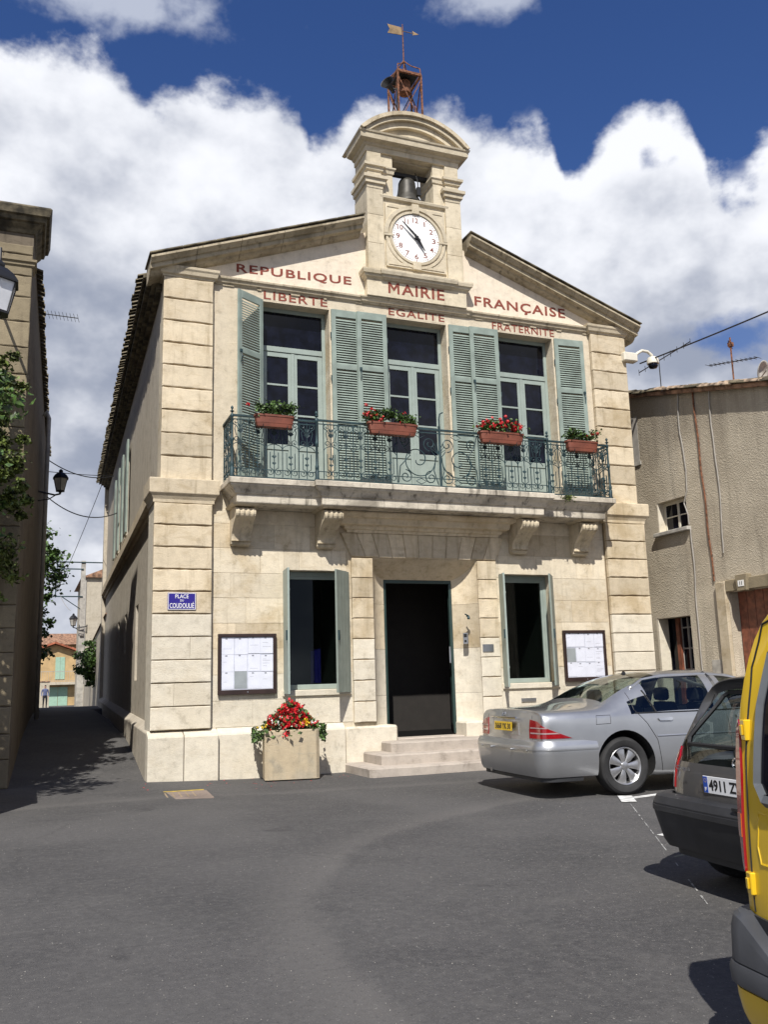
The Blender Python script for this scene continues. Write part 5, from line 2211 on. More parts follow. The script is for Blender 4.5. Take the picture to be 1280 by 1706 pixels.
# boot lid details
rear = lambda pts_, **k: sk.patch(pts_, (-1, 0, 0), (0, -1, 0), (0, 0, 1), (1, 0, 0), **k)
m = sk.line([(-.66, .70), (-.655, .88), (-.62, .985)], (-1, 0, 0), (0, -1, 0), (0, 0, 1), (1, 0, 0), .003)
m.build('boot_gap', 'seal', merc)
m = sk.line([(.66, .70), (.655, .88), (.62, .985)], (-1, 0, 0), (0, -1, 0), (0, 0, 1), (1, 0, 0), .003)
m.build('boot_gap', 'seal', merc)
bm_obj(rear([(-.36, .745), (.36, .745), (.34, .885), (-.34, .885)], off=.004, thick=.004, res=.06), 'plate_recess', 'silver', merc)
m = MB()
m.box(-.0, .03, -.36, .36, 0, .026)
m.build('boot_handle', 'chrome', merc, bevel=.006, loc=(.018 * SC, 0, .905 * SC))
plate(merc, 'number_plate', (.022 * SC, 0, .815 * SC), (R(-3), 0, R(-90)), .50, .11, 'plate_yellow', '3668 YK 30', False, .44)
# badge: ring with a three-armed star
m = MB()
pr2 = [(0.036 * math.cos(a), 0, .036 * math.sin(a)) for a in np.linspace(0, 2 * math.pi, 25)]
m.tube(pr2, .004, 5)
for k in range(3):
    a = math.pi / 2 + 2 * math.pi * k / 3
    m.tube([(0, 0, 0), (.034 * math.cos(a), 0, .034 * math.sin(a))], [.006, .002], 4)
m.build('badge', 'chrome', merc, loc=(.045 * SC, 0, .965 * SC), rot=(R(-25), 0, R(-90)))
# flank lines: shoulder trim, door gaps, handles, fuel flap, window frames
for s in (-1, 1):
    org, ux, d = (0, s * 2, 0), (1, 0, 0), (0, -s, 0)
    k = SC
    sk.line([(.86 * k, .62 * k), (1.6 * k, .62 * k)], org, ux, (0, 0, 1), d, .004).build('swage_line', 'silver', merc)
    m = sk.line([(1.62 * k, .665 * k), (2.75 * k, .665 * k), (3.7 * k, .655 * k)], org, ux, (0, 0, 1), d, .012, .0, 8)
    m.build('side_trim', 'silver', merc)
    sk.line([(1.36 * k, 1.18 * k), (1.36 * k, .98 * k), (1.50 * k, .82 * k), (1.62 * k, .62 * k), (1.66 * k, .36 * k), (1.68 * k, .26 * k)], org, ux, (0, 0, 1), d, .0045).build('door_gap', 'seal', merc)
    sk.line([(2.67 * k, 1.36 * k), (2.68 * k, .95 * k), (2.70 * k, .30 * k)], org, ux, (0, 0, 1), d, .0045).build('door_gap', 'seal', merc)
    sk.line([(3.72 * k, .98 * k), (3.80 * k, .60 * k), (3.74 * k, .28 * k)], org, ux, (0, 0, 1), d, .0045).build('door_gap', 'seal', merc)
    for x in (1.66, 2.80):
        bm_obj(sk.patch([(x * k, .862 * k), (x * k + .20, .875 * k), (x * k + .215, .852 * k), (x * k + .19, .835 * k), (x * k + .02, .838 * k)], org, ux, (0, 0, 1), d, .022, .02, .05), 'door_handle', 'chrome', merc)
    m = sk.line([(1.36 * k, .938 * k), (2.2 * k, .935 * k), (3.2 * k, .94 * k), (3.8 * k, .96 * k)], org, ux, (0, 0, 1), d, .009, .003, 8)
    m.build('belt_trim', 'seal', merc)
    sk.line([(2.68 * k, 1.40 * k), (2.68 * k, 1.1 * k), (2.69 * k, .94 * k)], org, ux, (0, 0, 1), d, .035, -.015).build('door_pillar', 'seal', merc)
    sk.line([(1.45 * k, 1.23 * k), (1.70 * k, 1.335 * k), (2.0 * k, 1.375 * k), (2.6 * k, 1.385 * k), (3.0 * k, 1.36 * k), (3.5 * k, 1.215 * k)], org, ux, (0, 0, 1), d, .028, -.01, 6).build('roof_rail', 'silver', merc, smooth=True)
    sk.line([(1.58 * k, 1.20 * k), (1.62 * k, 1.07 * k), (1.66 * k, .94 * k)], org, ux, (0, 0, 1), d, .012, .002).build('window_bar', 'seal', merc)
q = [(.80 * SC, .83 * SC), (.995 * SC, .835 * SC), (1.01 * SC, .93 * SC), (.82 * SC, .93 * SC), (.80 * SC, .83 * SC)]
sk.line(q, (0, -2, 0), (1, 0, 0), (0, 0, 1), (0, 1, 0), .0035).build('fuel_flap_gap', 'seal', merc)
m = MB()
m.loft([[(1.84 + x, y, z) for x, y, z in ((0, -.02, 1.44), (.10, -.015, 1.44), (.10, .015, 1.44), (0, .02, 1.44))], [(1.84 + x, y, z) for x, y, z in ((.035, -.004, 1.50), (.06, -.004, 1.50), (.06, .004, 1.50), (.035, .004, 1.50))]])
m.build('roof_aerial', 'black', merc)
m = MB()
m.loft([[(3.55, -.95, .98), (3.68, -.93, .96), (3.68, -.93, 1.07), (3.55, -.95, 1.09)], [(3.54, -1.12, .99), (3.66, -1.10, .97), (3.66, -1.10, 1.06), (3.54, -1.12, 1.08)]])
m.build('door_mirror', 'silver', merc, bevel=.02)

# ------------------------------------------------------------------ dark grey hatchback
H1 = 1.02
hatch = thing('parked_car', (-2.44, -9.88, -0.06), 'dark grey hatchback with black bumper between the silver saloon and the yellow van', 'car', 'cars parked in the square', rz=CAR)
HS = []
for x, *q in (
    (0.00, .32, .735, .60, .755, .82, .690, 1.07, .540, 1.335, 1.355, 1.36),
    (0.32, .24, .795, .66, .785, .86, .715, 1.09, .570, 1.365, 1.388, 1.395),
    (0.74, .22, .800, .68, .790, .87, .715, 1.12, .590, 1.385, 1.415, 1.425),
    (0.95, .20, .803, .68, .790, .87, .708, 1.13, .590, 1.390, 1.422, 1.433),
    (1.10, .20, .803, .68, .790, .87, .706, 1.13, .590, 1.392, 1.424, 1.435),
    (1.75, .20, .803, .68, .790, .87, .702, 1.13, .588, 1.385, 1.418, 1.43),
    (2.15, .20, .800, .68, .785, .87, .705, 1.12, .585, 1.335, 1.368, 1.38),
    (2.60, .20, .795, .68, .780, .88, .745, 1.02, .640, 1.130, 1.165, 1.175),
    (2.85, .21, .790, .68, .770, .87, .755, .94, .680, .985, 1.01, 1.02),
    (3.40, .24, .765, .62, .740, .77, .710, .82, .640, .850, .87, .875),
    (3.70, .30, .690, .52, .665, .62, .640, .68, .580, .710, .72, .72),
):
    HS.append((x, S1(*q)))


def xr_h(z):
    return float(np.interp(z, [.3, .55, .80, .90, 1.10, 1.34, 1.37], [.07, .045, .07, .11, .32, .56, .62]))


def gm_h(kind, i, k, c):
    if kind == 'rear' and k in (6, 7) and c in (0, 1, 2, 3):
        return 1
    if kind == 'side' and k in (6, 7) and (1 <= i <= 2 or 4 <= i <= 6):
        return 1
    if kind == 'side' and k in (8, 9) and i in (6, 7):
        return 1
    return 0


me = car_shell(HS, xr_h, lambda z: 3.70, ['grey_paint', 'car_glass', 'well'], gm_h, [(.62, .33, .5, 1.2), (3.06, .33, .5, 1.2)], H1, bulge=.12)
sh_ = Skin(me)
split_shell(me, [('body', 'dark_grey_paint'), ('window', 'car_glass'), ('wheel_arch', 'wheel_well')], hatch)
for y, s in ((.68, 1), (-.68, -1)):
    for x in (.62, 3.06):
        wheel(hatch, (x * H1, y * H1, .29 * H1), .29 * H1, .175, .17, s, 8, 'steel')
m = MB()
m.box(.35, 2.9, -.66, .66, .34, .38)
m.box(.30, .60, -.62, .62, .80, .86)
m.build('cabin_floor', 'seat', hatch)
seats(hatch, (.95, 1.75), .33, .93)
rr_ = ((-1, 0, 0), (0, -1, 0), (0, 0, 1), (1, 0, 0))
SCs = SC
SC = H1
pl = tail_plan(.80, .045, .52, .17)
bo = bumper_band([(-.07, .275), (-.01, .265), (.02, .31), (.045, .40), (.07, .49), (.075, .56), (.050, .605), (.0, .62), (-.06, .62)], pl).build('rear_bumper', 'bumper_black', hatch, smooth=R(28))
bumper_band([(.060, .505), (.080, .510), (.080, .545), (.062, .550)], pl).build('bumper_strip', 'bumper_black', bo, smooth=R(30))
bumper_band([(-.08, .20), (-.02, .21), (-.01, .28), (-.08, .28)], tail_plan(.76, .09, .4, .16)).build('bumper_apron', 'bumper_black', bo)
SC = SCs
for s in (-1, 1):
    d = Vector((.86, -s * .5, 0)).normalized()
    ux = Vector((.5, s * .86, 0))
    org = Vector((.10, s * .76, .77)) - d * 1.2
    lamp = [(-.085, -.11), (.09, -.11), (.10, .02), (.075, .13), (.02, .165), (-.05, .10)]
    o = bm_obj(sh_.patch(lamp, org, ux, (0, 0, 1), d, .008, .02, .03), 'tail_lamp', 'lamp_red', hatch)
# rear window seal
ring_ = [(-.60, .955), (.60, .955), (.635, 1.0), (.50, 1.285), (.45, 1.31), (-.45, 1.31), (-.50, 1.285), (-.635, 1.0), (-.60, .955)]
sh_.line(ring_, *rr_, .016, .003, 8).build('rear_window_seal', 'seal', hatch)
sh_.line([(-.70, .69), (-.72, .85), (-.69, .98), (-.56, 1.30)], *rr_, .004).build('hatch_gap', 'seal', hatch)
sh_.line([(.70, .69), (.72, .85), (.69, .98), (.56, 1.30)], *rr_, .004).build('hatch_gap', 'seal', hatch)
# wiper
pz, _ = sh_.hit((-1, .02, .935), (1, 0, 0))
m = MB()
m.lathe([(.035, -.05), (.03, -.075), (.0, -.08)], (pz.x + .05, .02, .925), 12, axis='x')
m.tube([(pz.x - .02, .02, .925), (pz.x + .01, -.20, .985), (pz.x + .035, -.40, 1.02)], [.014, .010, .006], 6)
m.build('rear_wiper', 'black', hatch)
m = MB()
pb, _ = sh_.hit((-1, 0, .865), (1, 0, 0))
m.tube([(0, .034 * math.cos(a), .034 * math.sin(a)) for a in np.linspace(0, 2 * math.pi, 21)], .006, 5)
m.lathe([(.014, -.006), (.014, .01)], (0, 0, 0), 10, axis='x')
m.build('badge', 'chrome', hatch, loc=(pb.x - .004, 0, .865))
m = MB()
m.lathe([(.017, -.012), (.017, .01)], (0, 0, 0), 12, axis='x')
m.build('lock_button', 'steel', hatch, loc=(pb.x - .002, 0, .80))
pb, _ = sh_.hit((-1, 0, .72), (1, 0, 0))
bm_obj(sh_.patch([(-.33, .665), (.33, .665), (.33, .80), (-.33, .80)], *rr_, .003, .004, .06), 'plate_recess', 'grey_paint', hatch)
plate(hatch, 'number_plate', (pb.x - .012, 0, .722), (R(2), 0, R(-90)), .52, .11, 'plate_white', '4911 ZV 30')
m = MB()
m.box(0, .02, -.06, .06, 0, .018)
m.build('bumper_lamp', 'seal', hatch, loc=(-.045, -.18, .60))
text_mesh('Corsa', .15, .03, 'steel', 'model_script', hatch, (pb.x - .012, .55, .795), ux=(0, -1, 0), bold=.01, depth=.001)

# ------------------------------------------------------------------ yellow van
K1 = 1.0
van = thing('parked_van', (-4.235, -12.50, -0.06), 'yellow delivery van with black rear bumper at the right edge', 'van', 'cars parked in the square', rz=R(-7))
van.scale = (.95, .95, .95)
KS = []
for x, *q in (
    (0.00, .33, .770, .70, .800, .98, .765, 1.40, .600, 1.775, 1.800, 1.81),
    (0.12, .28, .810, .72, .825, 1.0, .785, 1.42, .640, 1.790, 1.820, 1.83),
    (0.60, .24, .825, .74, .828, 1.02, .785, 1.43, .650, 1.800, 1.830, 1.84),
    (1.40, .22, .830, .74, .828, 1.02, .780, 1.43, .645, 1.800, 1.830, 1.84),
    (2.20, .22, .830, .74, .828, 1.02, .770, 1.43, .635, 1.790, 1.820, 1.83),
    (2.60, .22, .825, .74, .820, 1.02, .760, 1.38, .630, 1.640, 1.68, 1.69),
    (3.10, .23, .815, .74, .800, 1.00, .770, 1.10, .680, 1.180, 1.21, 1.22),
    (3.70, .25, .790, .66, .760, .82, .720, .90, .640, .960, .98, .985),
    (3.98, .32, .700, .55, .680, .66, .650, .72, .600, .770, .78, .78),
):
    KS.append((x, S1(*q)))


def xr_k(z):
    return float(np.interp(z, [.3, .6, .95, 1.45, 1.70, 1.81], [.06, .03, .04, .085, .14, .23]))


def gm_k(kind, i, k, c):
    if kind == 'side' and k in (6, 7) and i in (4, 5):
        return 1
    if kind == 'side' and k in (8, 9) and i in (5,):
        return 1
    return 0


me = car_shell(KS, xr_k, lambda z: 3.98, ['yellow_paint', 'car_glass', 'well'], gm_k, [(.70, .35, .5, 1.2), (3.30, .35, .5, 1.2)], K1, bulge=.10)
sv = Skin(me)
split_shell(me, [('body', 'yellow_paint'), ('window', 'car_glass'), ('wheel_arch', 'wheel_well')], van)
for y, s in ((.70, 1), (-.70, -1)):
    for x in (.70, 3.30):
        wheel(van, (x, y, .31), .31, .19, .18, s, 8, 'steel')
SCs = SC
SC = 1.0
pl = tail_plan(.825, .03, .52, .14)
bo = bumper_band([(-.05, .335), (.025, .335), (.048, .352), (.052, .40), (.042, .425), (-.05, .43)], pl).build('rear_bumper', 'bumper_grey', van, smooth=R(28))
bumper_band([(-.05, .215), (.0, .205), (.015, .24), (.028, .30), (.030, .334), (-.05, .334)], pl).build('bumper_skirt', 'yellow_paint', bo, smooth=R(28))
for s_ in (-1, 1):
    arc_ = [p for p in pl if p[1] * s_ > .40]
    m = MB()
    m.loft([[(x + nx * o_, y_ + ny * o_, z) for o_, z in ((-.05, .431), (.038, .431), (.032, .431 + .12 * h_), (.02, .431 + .16 * h_), (.0, .431 + .175 * h_), (-.05, .431 + .175 * h_))] for x, y_, nx, ny, h_ in [(*p, min(1, max(.06, (abs(p[1]) - .44) / .27))) for p in arc_]])
    m.build('bumper_corner', 'bumper_grey', bo, smooth=R(28))
SC = SCs
m = sv.patch([(-.72, .431), (.72, .431), (.72, .60), (-.72, .60)], *rr_, .012, .03, .06)
bm_obj(m, 'bumper_infill', 'bumper_black', van)
for s in (-1, 1):
    d = Vector((.90, -s * .43, 0)).normalized()
    ux = Vector((.43, s * .90, 0))
    org = Vector((.08, s * .79, 1.02)) - d * 1.2
    lamp = [(-.035, -.27), (.045, -.27), (.050, .20), (.03, .33), (-.02, .30), (-.035, .1)]
    o = bm_obj(sv.patch(lamp, org, ux, (0, 0, 1), d, .010, .02, .03), 'tail_lamp', 'lamp_red', van)
    bm_obj(sv.patch([(-.03, -.14), (.040, -.14), (.040, -.05), (-.03, -.05)], org, ux, (0, 0, 1), d, .012, .01, .03), 'indicator', 'lamp_amber', o)
    for z in (.715, 1.30):
        m = MB()
        m.box(-.018, .02, -.022, .022, -.042, .042)
        m.box(-.026, -.018, -.012, .012, -.022, .022)
        m.build('door_hinge', 'yellow_paint', van, bevel=.008, loc=(sv.hit((-1, s * .70, z), (1, 0, 0))[0].x, s * .70, z), rot=(0, 0, -s * .25))
# split rear doors, windows with grey seals
sv.line([(.0, .61), (.0, 1.2), (.0, 1.74)], *rr_, .006).build('door_gap', 'seal', van)
for s in (-1, 1):
    sv.line([(s * .70, .61), (s * .705, 1.2), (s * .67, 1.55), (s * .60, 1.72), (s * .5, 1.755), (0, 1.765)], *rr_, .005).build('door_gap', 'seal', van)
    wn = [(s * .10, 1.04), (s * .56, 1.04), (s * .61, 1.10), (s * .595, 1.40), (s * .55, 1.60), (s * .50, 1.64), (s * .10, 1.64), (s * .07, 1.60), (s * .07, 1.09), (s * .10, 1.04)]
    bm_obj(sv.patch(wn[:-1], *rr_, .004, .006, .06), 'rear_window', 'glass', van)
    sv.line(wn, *rr_, .024, .002, 5).build('window_seal', 'seal_grey', van)
    sv.line([(s * .12, .80), (s * .62, .80), (s * .64, .86), (s * .62, .99), (s * .12, .99), (s * .10, .9), (s * .12, .80)], *rr_, .006, -.002, 5).build('door_pressing', 'yellow_paint', van)
pb, _ = sv.hit((-1, .38, .90), (1, 0, 0))
plate(van, 'number_plate', (pb.x - .012, .31, .905), (R(3), 0, R(-90)), .275, .20, 'plate_white', '7035', True, .19, 'F', 'YH 30')
pb, _ = sv.hit((-1, .40, .745), (1, 0, 0))
text_mesh('RENAULT', .36, .05, 'chrome', 'maker_name', van, (pb.x - .004, .50, .735), ux=(0, -1, 0), bold=.03, depth=.006)
# ================================================================== left neighbour
LB = thing('corner_house', (-8.6, 0.15, 0), 'stone house with moulded cornice at the left edge, across the alley', 'building')
lx, ly = -6.80, 0.15


def Lp(*p):
    return (p[0] + 8.6, p[1] - 0.15, p[2])


def addL(mb_, name, mat, **k):
    mb_.v = [Lp(*p) for p in mb_.v]
    return mb_.build(name, mat, LB, **k)


def lsx(y):
    return lx + 0.036 * (y - ly)


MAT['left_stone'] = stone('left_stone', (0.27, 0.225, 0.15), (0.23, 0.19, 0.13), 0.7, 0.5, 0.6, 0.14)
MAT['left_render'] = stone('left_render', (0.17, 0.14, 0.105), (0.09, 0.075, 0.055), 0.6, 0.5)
m = MB()
m.loft([[(-14, ly, -.3), (lx, ly, -.3), (lsx(15), 15, -.3), (-14, 15, -.3)], [(-14, ly, 9.0), (lx, ly, 9.0), (lsx(15), 15, 9.0), (-14, 15, 9.0)]])
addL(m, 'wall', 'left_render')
# quoins on the front
z = 0.0
i = 0
while z < 8.55:
    h = rnd.uniform(.34, .46)
    xa = lx - (0.62 if i % 2 else 0.44)
    b_ = block(xa, lx - .002, z + .004, min(8.6, z + h) - .004, ly - .025, ly + .05, .012, .012, 5)
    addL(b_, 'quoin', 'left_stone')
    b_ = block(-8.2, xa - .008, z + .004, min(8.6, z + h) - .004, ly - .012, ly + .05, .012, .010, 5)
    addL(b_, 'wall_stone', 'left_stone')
    z += h
    i += 1
m = MB()
m.moulding(-9, lx + .005, ly - .02, ly + .35, [(8.20, .0), (8.23, .03), (8.27, .03), (8.29, .06), (8.33, .06)])
addL(m, 'necking', 'left_stone')
for z0, prof in ((8.78, [(8.80, .02), (8.86, .05), (8.93, .12), (8.95, .12), (8.955, .17), (9.03, .19), (9.035, .235), (9.13, .26), (9.16, .27), (9.20, .24)]),):
    m = MB()
    m.moulding(-9, lx, ly, ly + 1.2, prof)
    addL(m, 'cornice', 'tile_moss', bevel=.006)
m = MB()
m.box(-9, lx - .12, ly - .05, ly + 1.0, 9.201, 9.28)
addL(m, 'coping', 'left_stone')
# eave tiles towards the alley
t0 = MB()
ring_ = [(0.08 * math.cos(math.pi * i / 6), 0.06 * math.sin(math.pi * i / 6)) for i in range(7)] + [(0.062 * math.cos(math.pi * i / 6), 0.045 * math.sin(math.pi * i / 6)) for i in range(6, -1, -1)]
t0.loft([[(0, a, b) for a, b in ring_], [(-0.5, a, b + .15) for a, b in ring_]])
first = None
y = 1.5
while y < 15:
    o = t0.build('eave_tile', 'tile_moss', LB, smooth=R(40)) if first is None else first.copy()
    if first is None:
        first = o
    else:
        COL.objects.link(o)
    o.location = Lp(lsx(y) + .12 + rnd.uniform(-.02, .02), y, 8.75 + rnd.uniform(-.01, .01))
    y += .19
# downpipe on the alley side
m = MB()
m.tube([Lp(lsx(9.0) + .02, 9.0, 8.3), Lp(lsx(9.0) + .09, 9.0, 8.42), Lp(lsx(9.0) + .15, 9.0, 8.25), Lp(lsx(9.0) + .15, 9.0, .7)], .055, 10)
m.build('downpipe', 'wire_grey', LB, smooth=True)

# unseen wall block added outside the frame to cast a shadow on the asphalt
gp = thing('garden_wall', (-7.75, -2.3, 0), 'unseen stone wall added outside the left edge to shade the asphalt', 'wall')
m = MB()
m.box(-.45, .55, -1.3, 1.2, -.2, 2.0)
m.build('shaft', 'left_stone', gp, bevel=.01)
m = MB()
m.moulding(-.45, .55, -1.3, 1.2, [(2.002, .0), (2.01, .02), (2.08, .02), (2.10, -.02)])
m.build('cap', 'left_stone', gp)


def lantern(name, loc, s, label, rz=0.0, arm=True, glow='lantern_glass'):
    o = thing(name, loc, label, 'street lamp', 'wall lanterns along the alley', rz=rz)
    m_ = MB()
    hexr = lambda r_, z_: [(r_ * s * math.cos(math.pi / 6 + k * math.pi / 3), r_ * s * math.sin(math.pi / 6 + k * math.pi / 3), z_ * s) for k in range(6)]
    m_.loft([hexr(.13, 0.08), hexr(.21, .43)], caps=False)
    m_.build('glass', glow, o)
    m_ = MB()
    m_.loft([hexr(.25, .43), hexr(.25, .45), hexr(.19, .54), hexr(.10, .62), hexr(.06, .63), hexr(.07, .66), hexr(.07, .68), hexr(.02, .73)])
    m_.build('roof', 'black', o)
    m_ = MB()
    m_.loft([hexr(.14, .05), hexr(.14, .08)])
    m_.loft([hexr(.03, -.03), hexr(.05, .05)])
    m_.build('base', 'black', o)
    for k in range(6):
        a_ = math.pi / 6 + k * math.pi / 3
        m_ = MB()
        m_.tube([(.13 * s * math.cos(a_), .13 * s * math.sin(a_), .08 * s), (.215 * s * math.cos(a_), .215 * s * math.sin(a_), .43 * s)], .011 * s, 4)
        m_.build('glazing_bar', 'black', o)
    if arm:
        m_ = MB()
        m_.tube([(0, 0, -.02 * s), (-.12, 0, -.05), (-.55, 0, .03)], .022, 6)
        m_.tube([(-.10, 0, -.05), (-.25, 0, -.16), (-.55, 0, -.22)], .014, 6)
        m_.build('arm', 'black', o)
        m_ = MB()
        m_.box(-.58, -.54, -.05, .05, -.28, .1)
        m_.build('wall_plate', 'black', o)
    return o


MAT['lantern_glass'] = plain('lantern_glass', (0.42, 0.40, 0.36), .25, var=.1)
MAT['lantern_white'] = plain('lantern_white_glass', (0.80, 0.82, 0.86), .2, var=.05)
lantern('street_lantern', (-7.19, -2.30, 6.30), 1.15, 'large white-glazed street lantern cut off at the left edge', glow='lantern_white', arm=False)
m = MB()
m.tube([(-7.02, -2.30, 7.05), (-7.02, -2.2, 7.35), (-7.05, -1.6, 7.55), (-7.1, .1, 7.5)], .022, 6)
m.tube([(-7.02, -2.30, 6.36), (-7.02, -1.7, 6.15), (-7.1, .1, 6.05)], .018, 6)
m.v = [(a + 7.02, b + 2.30, c - 6.37 + .08) for a, b, c in m.v]
m.build('arm', 'black', bpy.data.objects['street_lantern'])
lantern('street_lantern', (-6.02, 8.0, 6.10), .82, 'dark wall lantern reaching out over the alley, seen against the sky')
lantern('street_lantern', (-4.78, 26.2, 4.05), .80, 'small far lantern hanging beside the concrete pole', arm=True).rotation_euler = (0, 0, math.pi)

# creeper and tree at the left edge
def tree(name, loc, label, crowns, n, leaf, mat, seed, trunk, up=.3, stuff=True):
    o = thing(name, loc, label, 'tree')
    r = random.Random(seed)
    m_ = MB()
    for path, rr in trunk:
        m_.tube(path, rr, 7)
    m_.build('trunk', 'bark', o, smooth=R(50))
    sub = []
    for (c, rad, wgt) in crowns:
        for _ in range(int(wgt)):
            d = Vector((r.gauss(0, 1), r.gauss(0, 1), r.gauss(0, 1))).normalized() * (r.random() ** .4)
            sub.append((Vector(c) + Vector((d.x * rad[0], d.y * rad[1], d.z * rad[2])), min(rad) * r.uniform(.18, .36)))

    def g(q):
        c, s_ = q.choice(sub)
        return (c.x + q.gauss(0, 1) * s_ * .8, c.y + q.gauss(0, 1) * s_ * .8, c.z + q.gauss(0, 1) * s_ * .6)
    f = leaves(n, g, leaf, seed + 5, up).build('crown', mat, o)
    return o


tree('creeper', (-7.6, -0.25, 0), 'straggling leafy creeper climbing the corner house at the left edge',
     [((.45, -.1, 6.2), (.30, .25, .6), 12), ((.50, -.05, 5.2), (.34, .25, .6), 16), ((.62, -.15, 4.3), (.30, .25, .5), 14), ((.50, -.15, 3.3), (.36, .3, .6), 14), ((.0, -.3, 4.6), (.5, .4, 1.4), 16)],
     7000, .080, 'leaf2', 51, [([(-.1, .1, 0), (.0, .05, 1.5), (.15, 0, 3.0), (.3, .0, 4.2), (.35, 0, 5.6)], [.07, .06, .045, .03, .012]), ([(.1, 0, 2.8), (.35, -.1, 3.6), (.6, -.1, 4.3)], [.03, .02, .008])])
tree('garden_tree', (-8.3, -2.4, 0), 'leafy tree outside the left edge shading the mouth of the alley',
     [((.55, -.6, 4.4), (.65, 1.7, 1.0), 34), ((.85, .6, 5.3), (.50, .9, .8), 14), ((.95, 1.4, 4.3), (.45, .7, .9), 12)],
     4200, .12, 'leaf', 61, [([(0, 0, 0), (.05, 0, 1.5), (0, .05, 2.8), (.2, 0, 4.2)], [.13, .11, .08, .03]), ([(0, 0, 2.6), (.4, .1, 3.6), (.7, 0, 4.8)], [.05, .04, .012])])

# ================================================================== far end of the alley
tree('plane_tree', (-7.0, 19.0, .8), 'broad-leaved tree overhanging the alley beyond the wall lantern',
     [((.75, 0, 5.2), (.85, 1.0, 1.2), 26), ((.65, 0, 3.2), (.55, .8, .9), 14), ((.55, 0, 1.9), (.65, .6, .5), 9)],
     3000, .17, 'leaf', 71, [([(0, 0, 0), (.1, 0, 2), (.3, 0, 4), (.6, 0, 5.5)], [.16, .14, .1, .04])])
tree('ivy_bush', (-3.75, 23.0, .78), 'round ivy bush topping the wall right of the far house',
     [((-.55, 0, 1.75), (.50, .5, .70), 26), ((-.45, 0, .9), (.30, .4, .4), 8)],
     3600, .12, 'leaf', 81, [([(0, 0, 0), (0, 0, 1.2), (-.1, 0, 2.4)], [.08, .07, .04])])
MAT['far_wall'] = stone('far_wall_render', (0.50, 0.45, 0.36), (0.36, 0.31, 0.23), .6, .3)
fw = thing('lane_wall', (-3.6, 22, 0.6), 'pale rendered lane wall under the ivy bush', 'wall')
m = MB()
m.loft([[(-.62, -6, -.5), (2, -6, -.5), (2, 14, -.5), (-.1, 14, -.5)], [(-.62, -6, 3.2), (2, -6, 3.2), (2, 14, 2.4), (-.1, 14, 2.4)]])
m.build('wall', 'far_wall', fw)
m = MB()
m.loft([[(-.68, -6, 3.203), (2, -6, 3.203), (2, 14, 2.403), (-.16, 14, 2.403)], [(-.6, -6, 3.28), (2, -6, 3.28), (2, 14, 2.48), (-.1, 14, 2.48)]])
m.build('coping', 'tile', fw)
hb = thing('lane_house', (-2.2, 40, -.2), 'pale grey house side rising behind the concrete pole', 'building')
m = MB()
m.box(-1.35, 4, 0, 8, 0, 8.0)
m.build('wall', 'far_wall', hb)
m = MB()
m.box(-1.40, -1.30, -.06, .04, 2, 8.0)
m.build('corner_strip', 'wire_grey', hb)
m = MB()
m.prism([(-1.6, 8.001), (4.2, 8.001), (1.3, 9.2)], -.2, 8.2)
m.build('roof', 'tile', hb)

# ochre house closing the view
FY = 74.0
fh = thing('ochre_house', (-4.1, FY, -.35), 'small ochre house with red tile gable and balcony at the alley end', 'building')
MAT['ochre'] = plain('ochre_render', (0.47, 0.33, 0.165), .9, var=.1, scale=1.5)
MAT['roof_red'] = plain('red_roof_tile', (0.36, 0.115, 0.06), .9, var=.25, scale=3)
MAT['pale_green'] = plain('pale_green_paint', (0.30, 0.46, 0.36), .6, var=.05)
m = MB()
m.prism([(-4.5, 0), (3.4, 0), (3.4, 4.7), (.0, 5.9), (-4.5, 4.3)], 0, 6)
m.build('wall', 'ochre', fh)
for (x0, x1, z0, z1) in ((0, 3.9, 6.12, 4.72), (-5.0, 0, 4.25, 6.12)):
    n_ = 8
    for k in range(n_):
        a, b_ = x0 + (x1 - x0) * k / n_, x0 + (x1 - x0) * (k + 1) / n_ - .02
        za, zb = z0 + (z1 - z0) * k / n_, z0 + (z1 - z0) * (k + 1) / n_
        m = MB()
        m.loft([[(a, -.6, za - .15), (b_, -.6, zb - .15), (b_, -.6, zb), (a, -.6, za + .06)], [(a, 6.3, za - .15), (b_, 6.3, zb - .15), (b_, 6.3, zb), (a, 6.3, za + .06)]])
        m.build('roof_strip', 'roof_red', fh)
m = MB()
m.box(.08, .90, -.06, .01, 2.75, 4.75)
w_ = m.build('shutter_door', 'pale_green', fh)
m = MB()
m.box(.48, .50, -.075, -.06, 2.75, 4.75)
m.build('meeting_stile', 'green_shaded', w_)
for a, b_ in ((-.45, .36), (.40, 1.21)):
    m = MB()
    m.box(a, b_, -.06, .01, .05, 2.05)
    m.build('garage_leaf', 'pale_green', fh)
m = MB()
m.box(-3.0, 3.2, -.9, -.002, 2.25, 2.5)
m.build('balcony_slab', 'far_wall', fh)
m = MB()
m.box(-2.9, 3.1, -.86, -.82, 3.42, 3.47)
m.box(-2.9, 3.1, -.86, -.82, 2.58, 2.61)
m.build('balcony_rail', 'wire_grey', fh)
for x in np.arange(-2.9, 3.11, .2):
    m = MB()
    m.box(x - .012, x + .012, -.85, -.83, 2.5, 3.42)
    m.build('baluster', 'wire_grey', fh)
m = MB()
m.box(-3.2, -1.6, -.9, 0, 3.35, 3.5)
m.build('canopy', 'tile', fh)
gw = thing('garden_wall', (-8.4, 66, -.3), 'low beige garden wall behind the standing man', 'wall')
m = MB()
m.box(-1.5, 3.75, 0, .3, 0, 2.4)
m.build('wall', 'far_wall', gw)
m = MB()
m.box(-1.55, 3.8, -.05, .35, 2.401, 2.48)
m.build('coping', 'tile', gw)
bh = thing('roof_behind', (-3.0, 84, -.3), 'tiled roof showing behind the gable of the ochre house', 'building')
m = MB()
m.box(-5, 3.5, 0, 6, 0, 6.3)
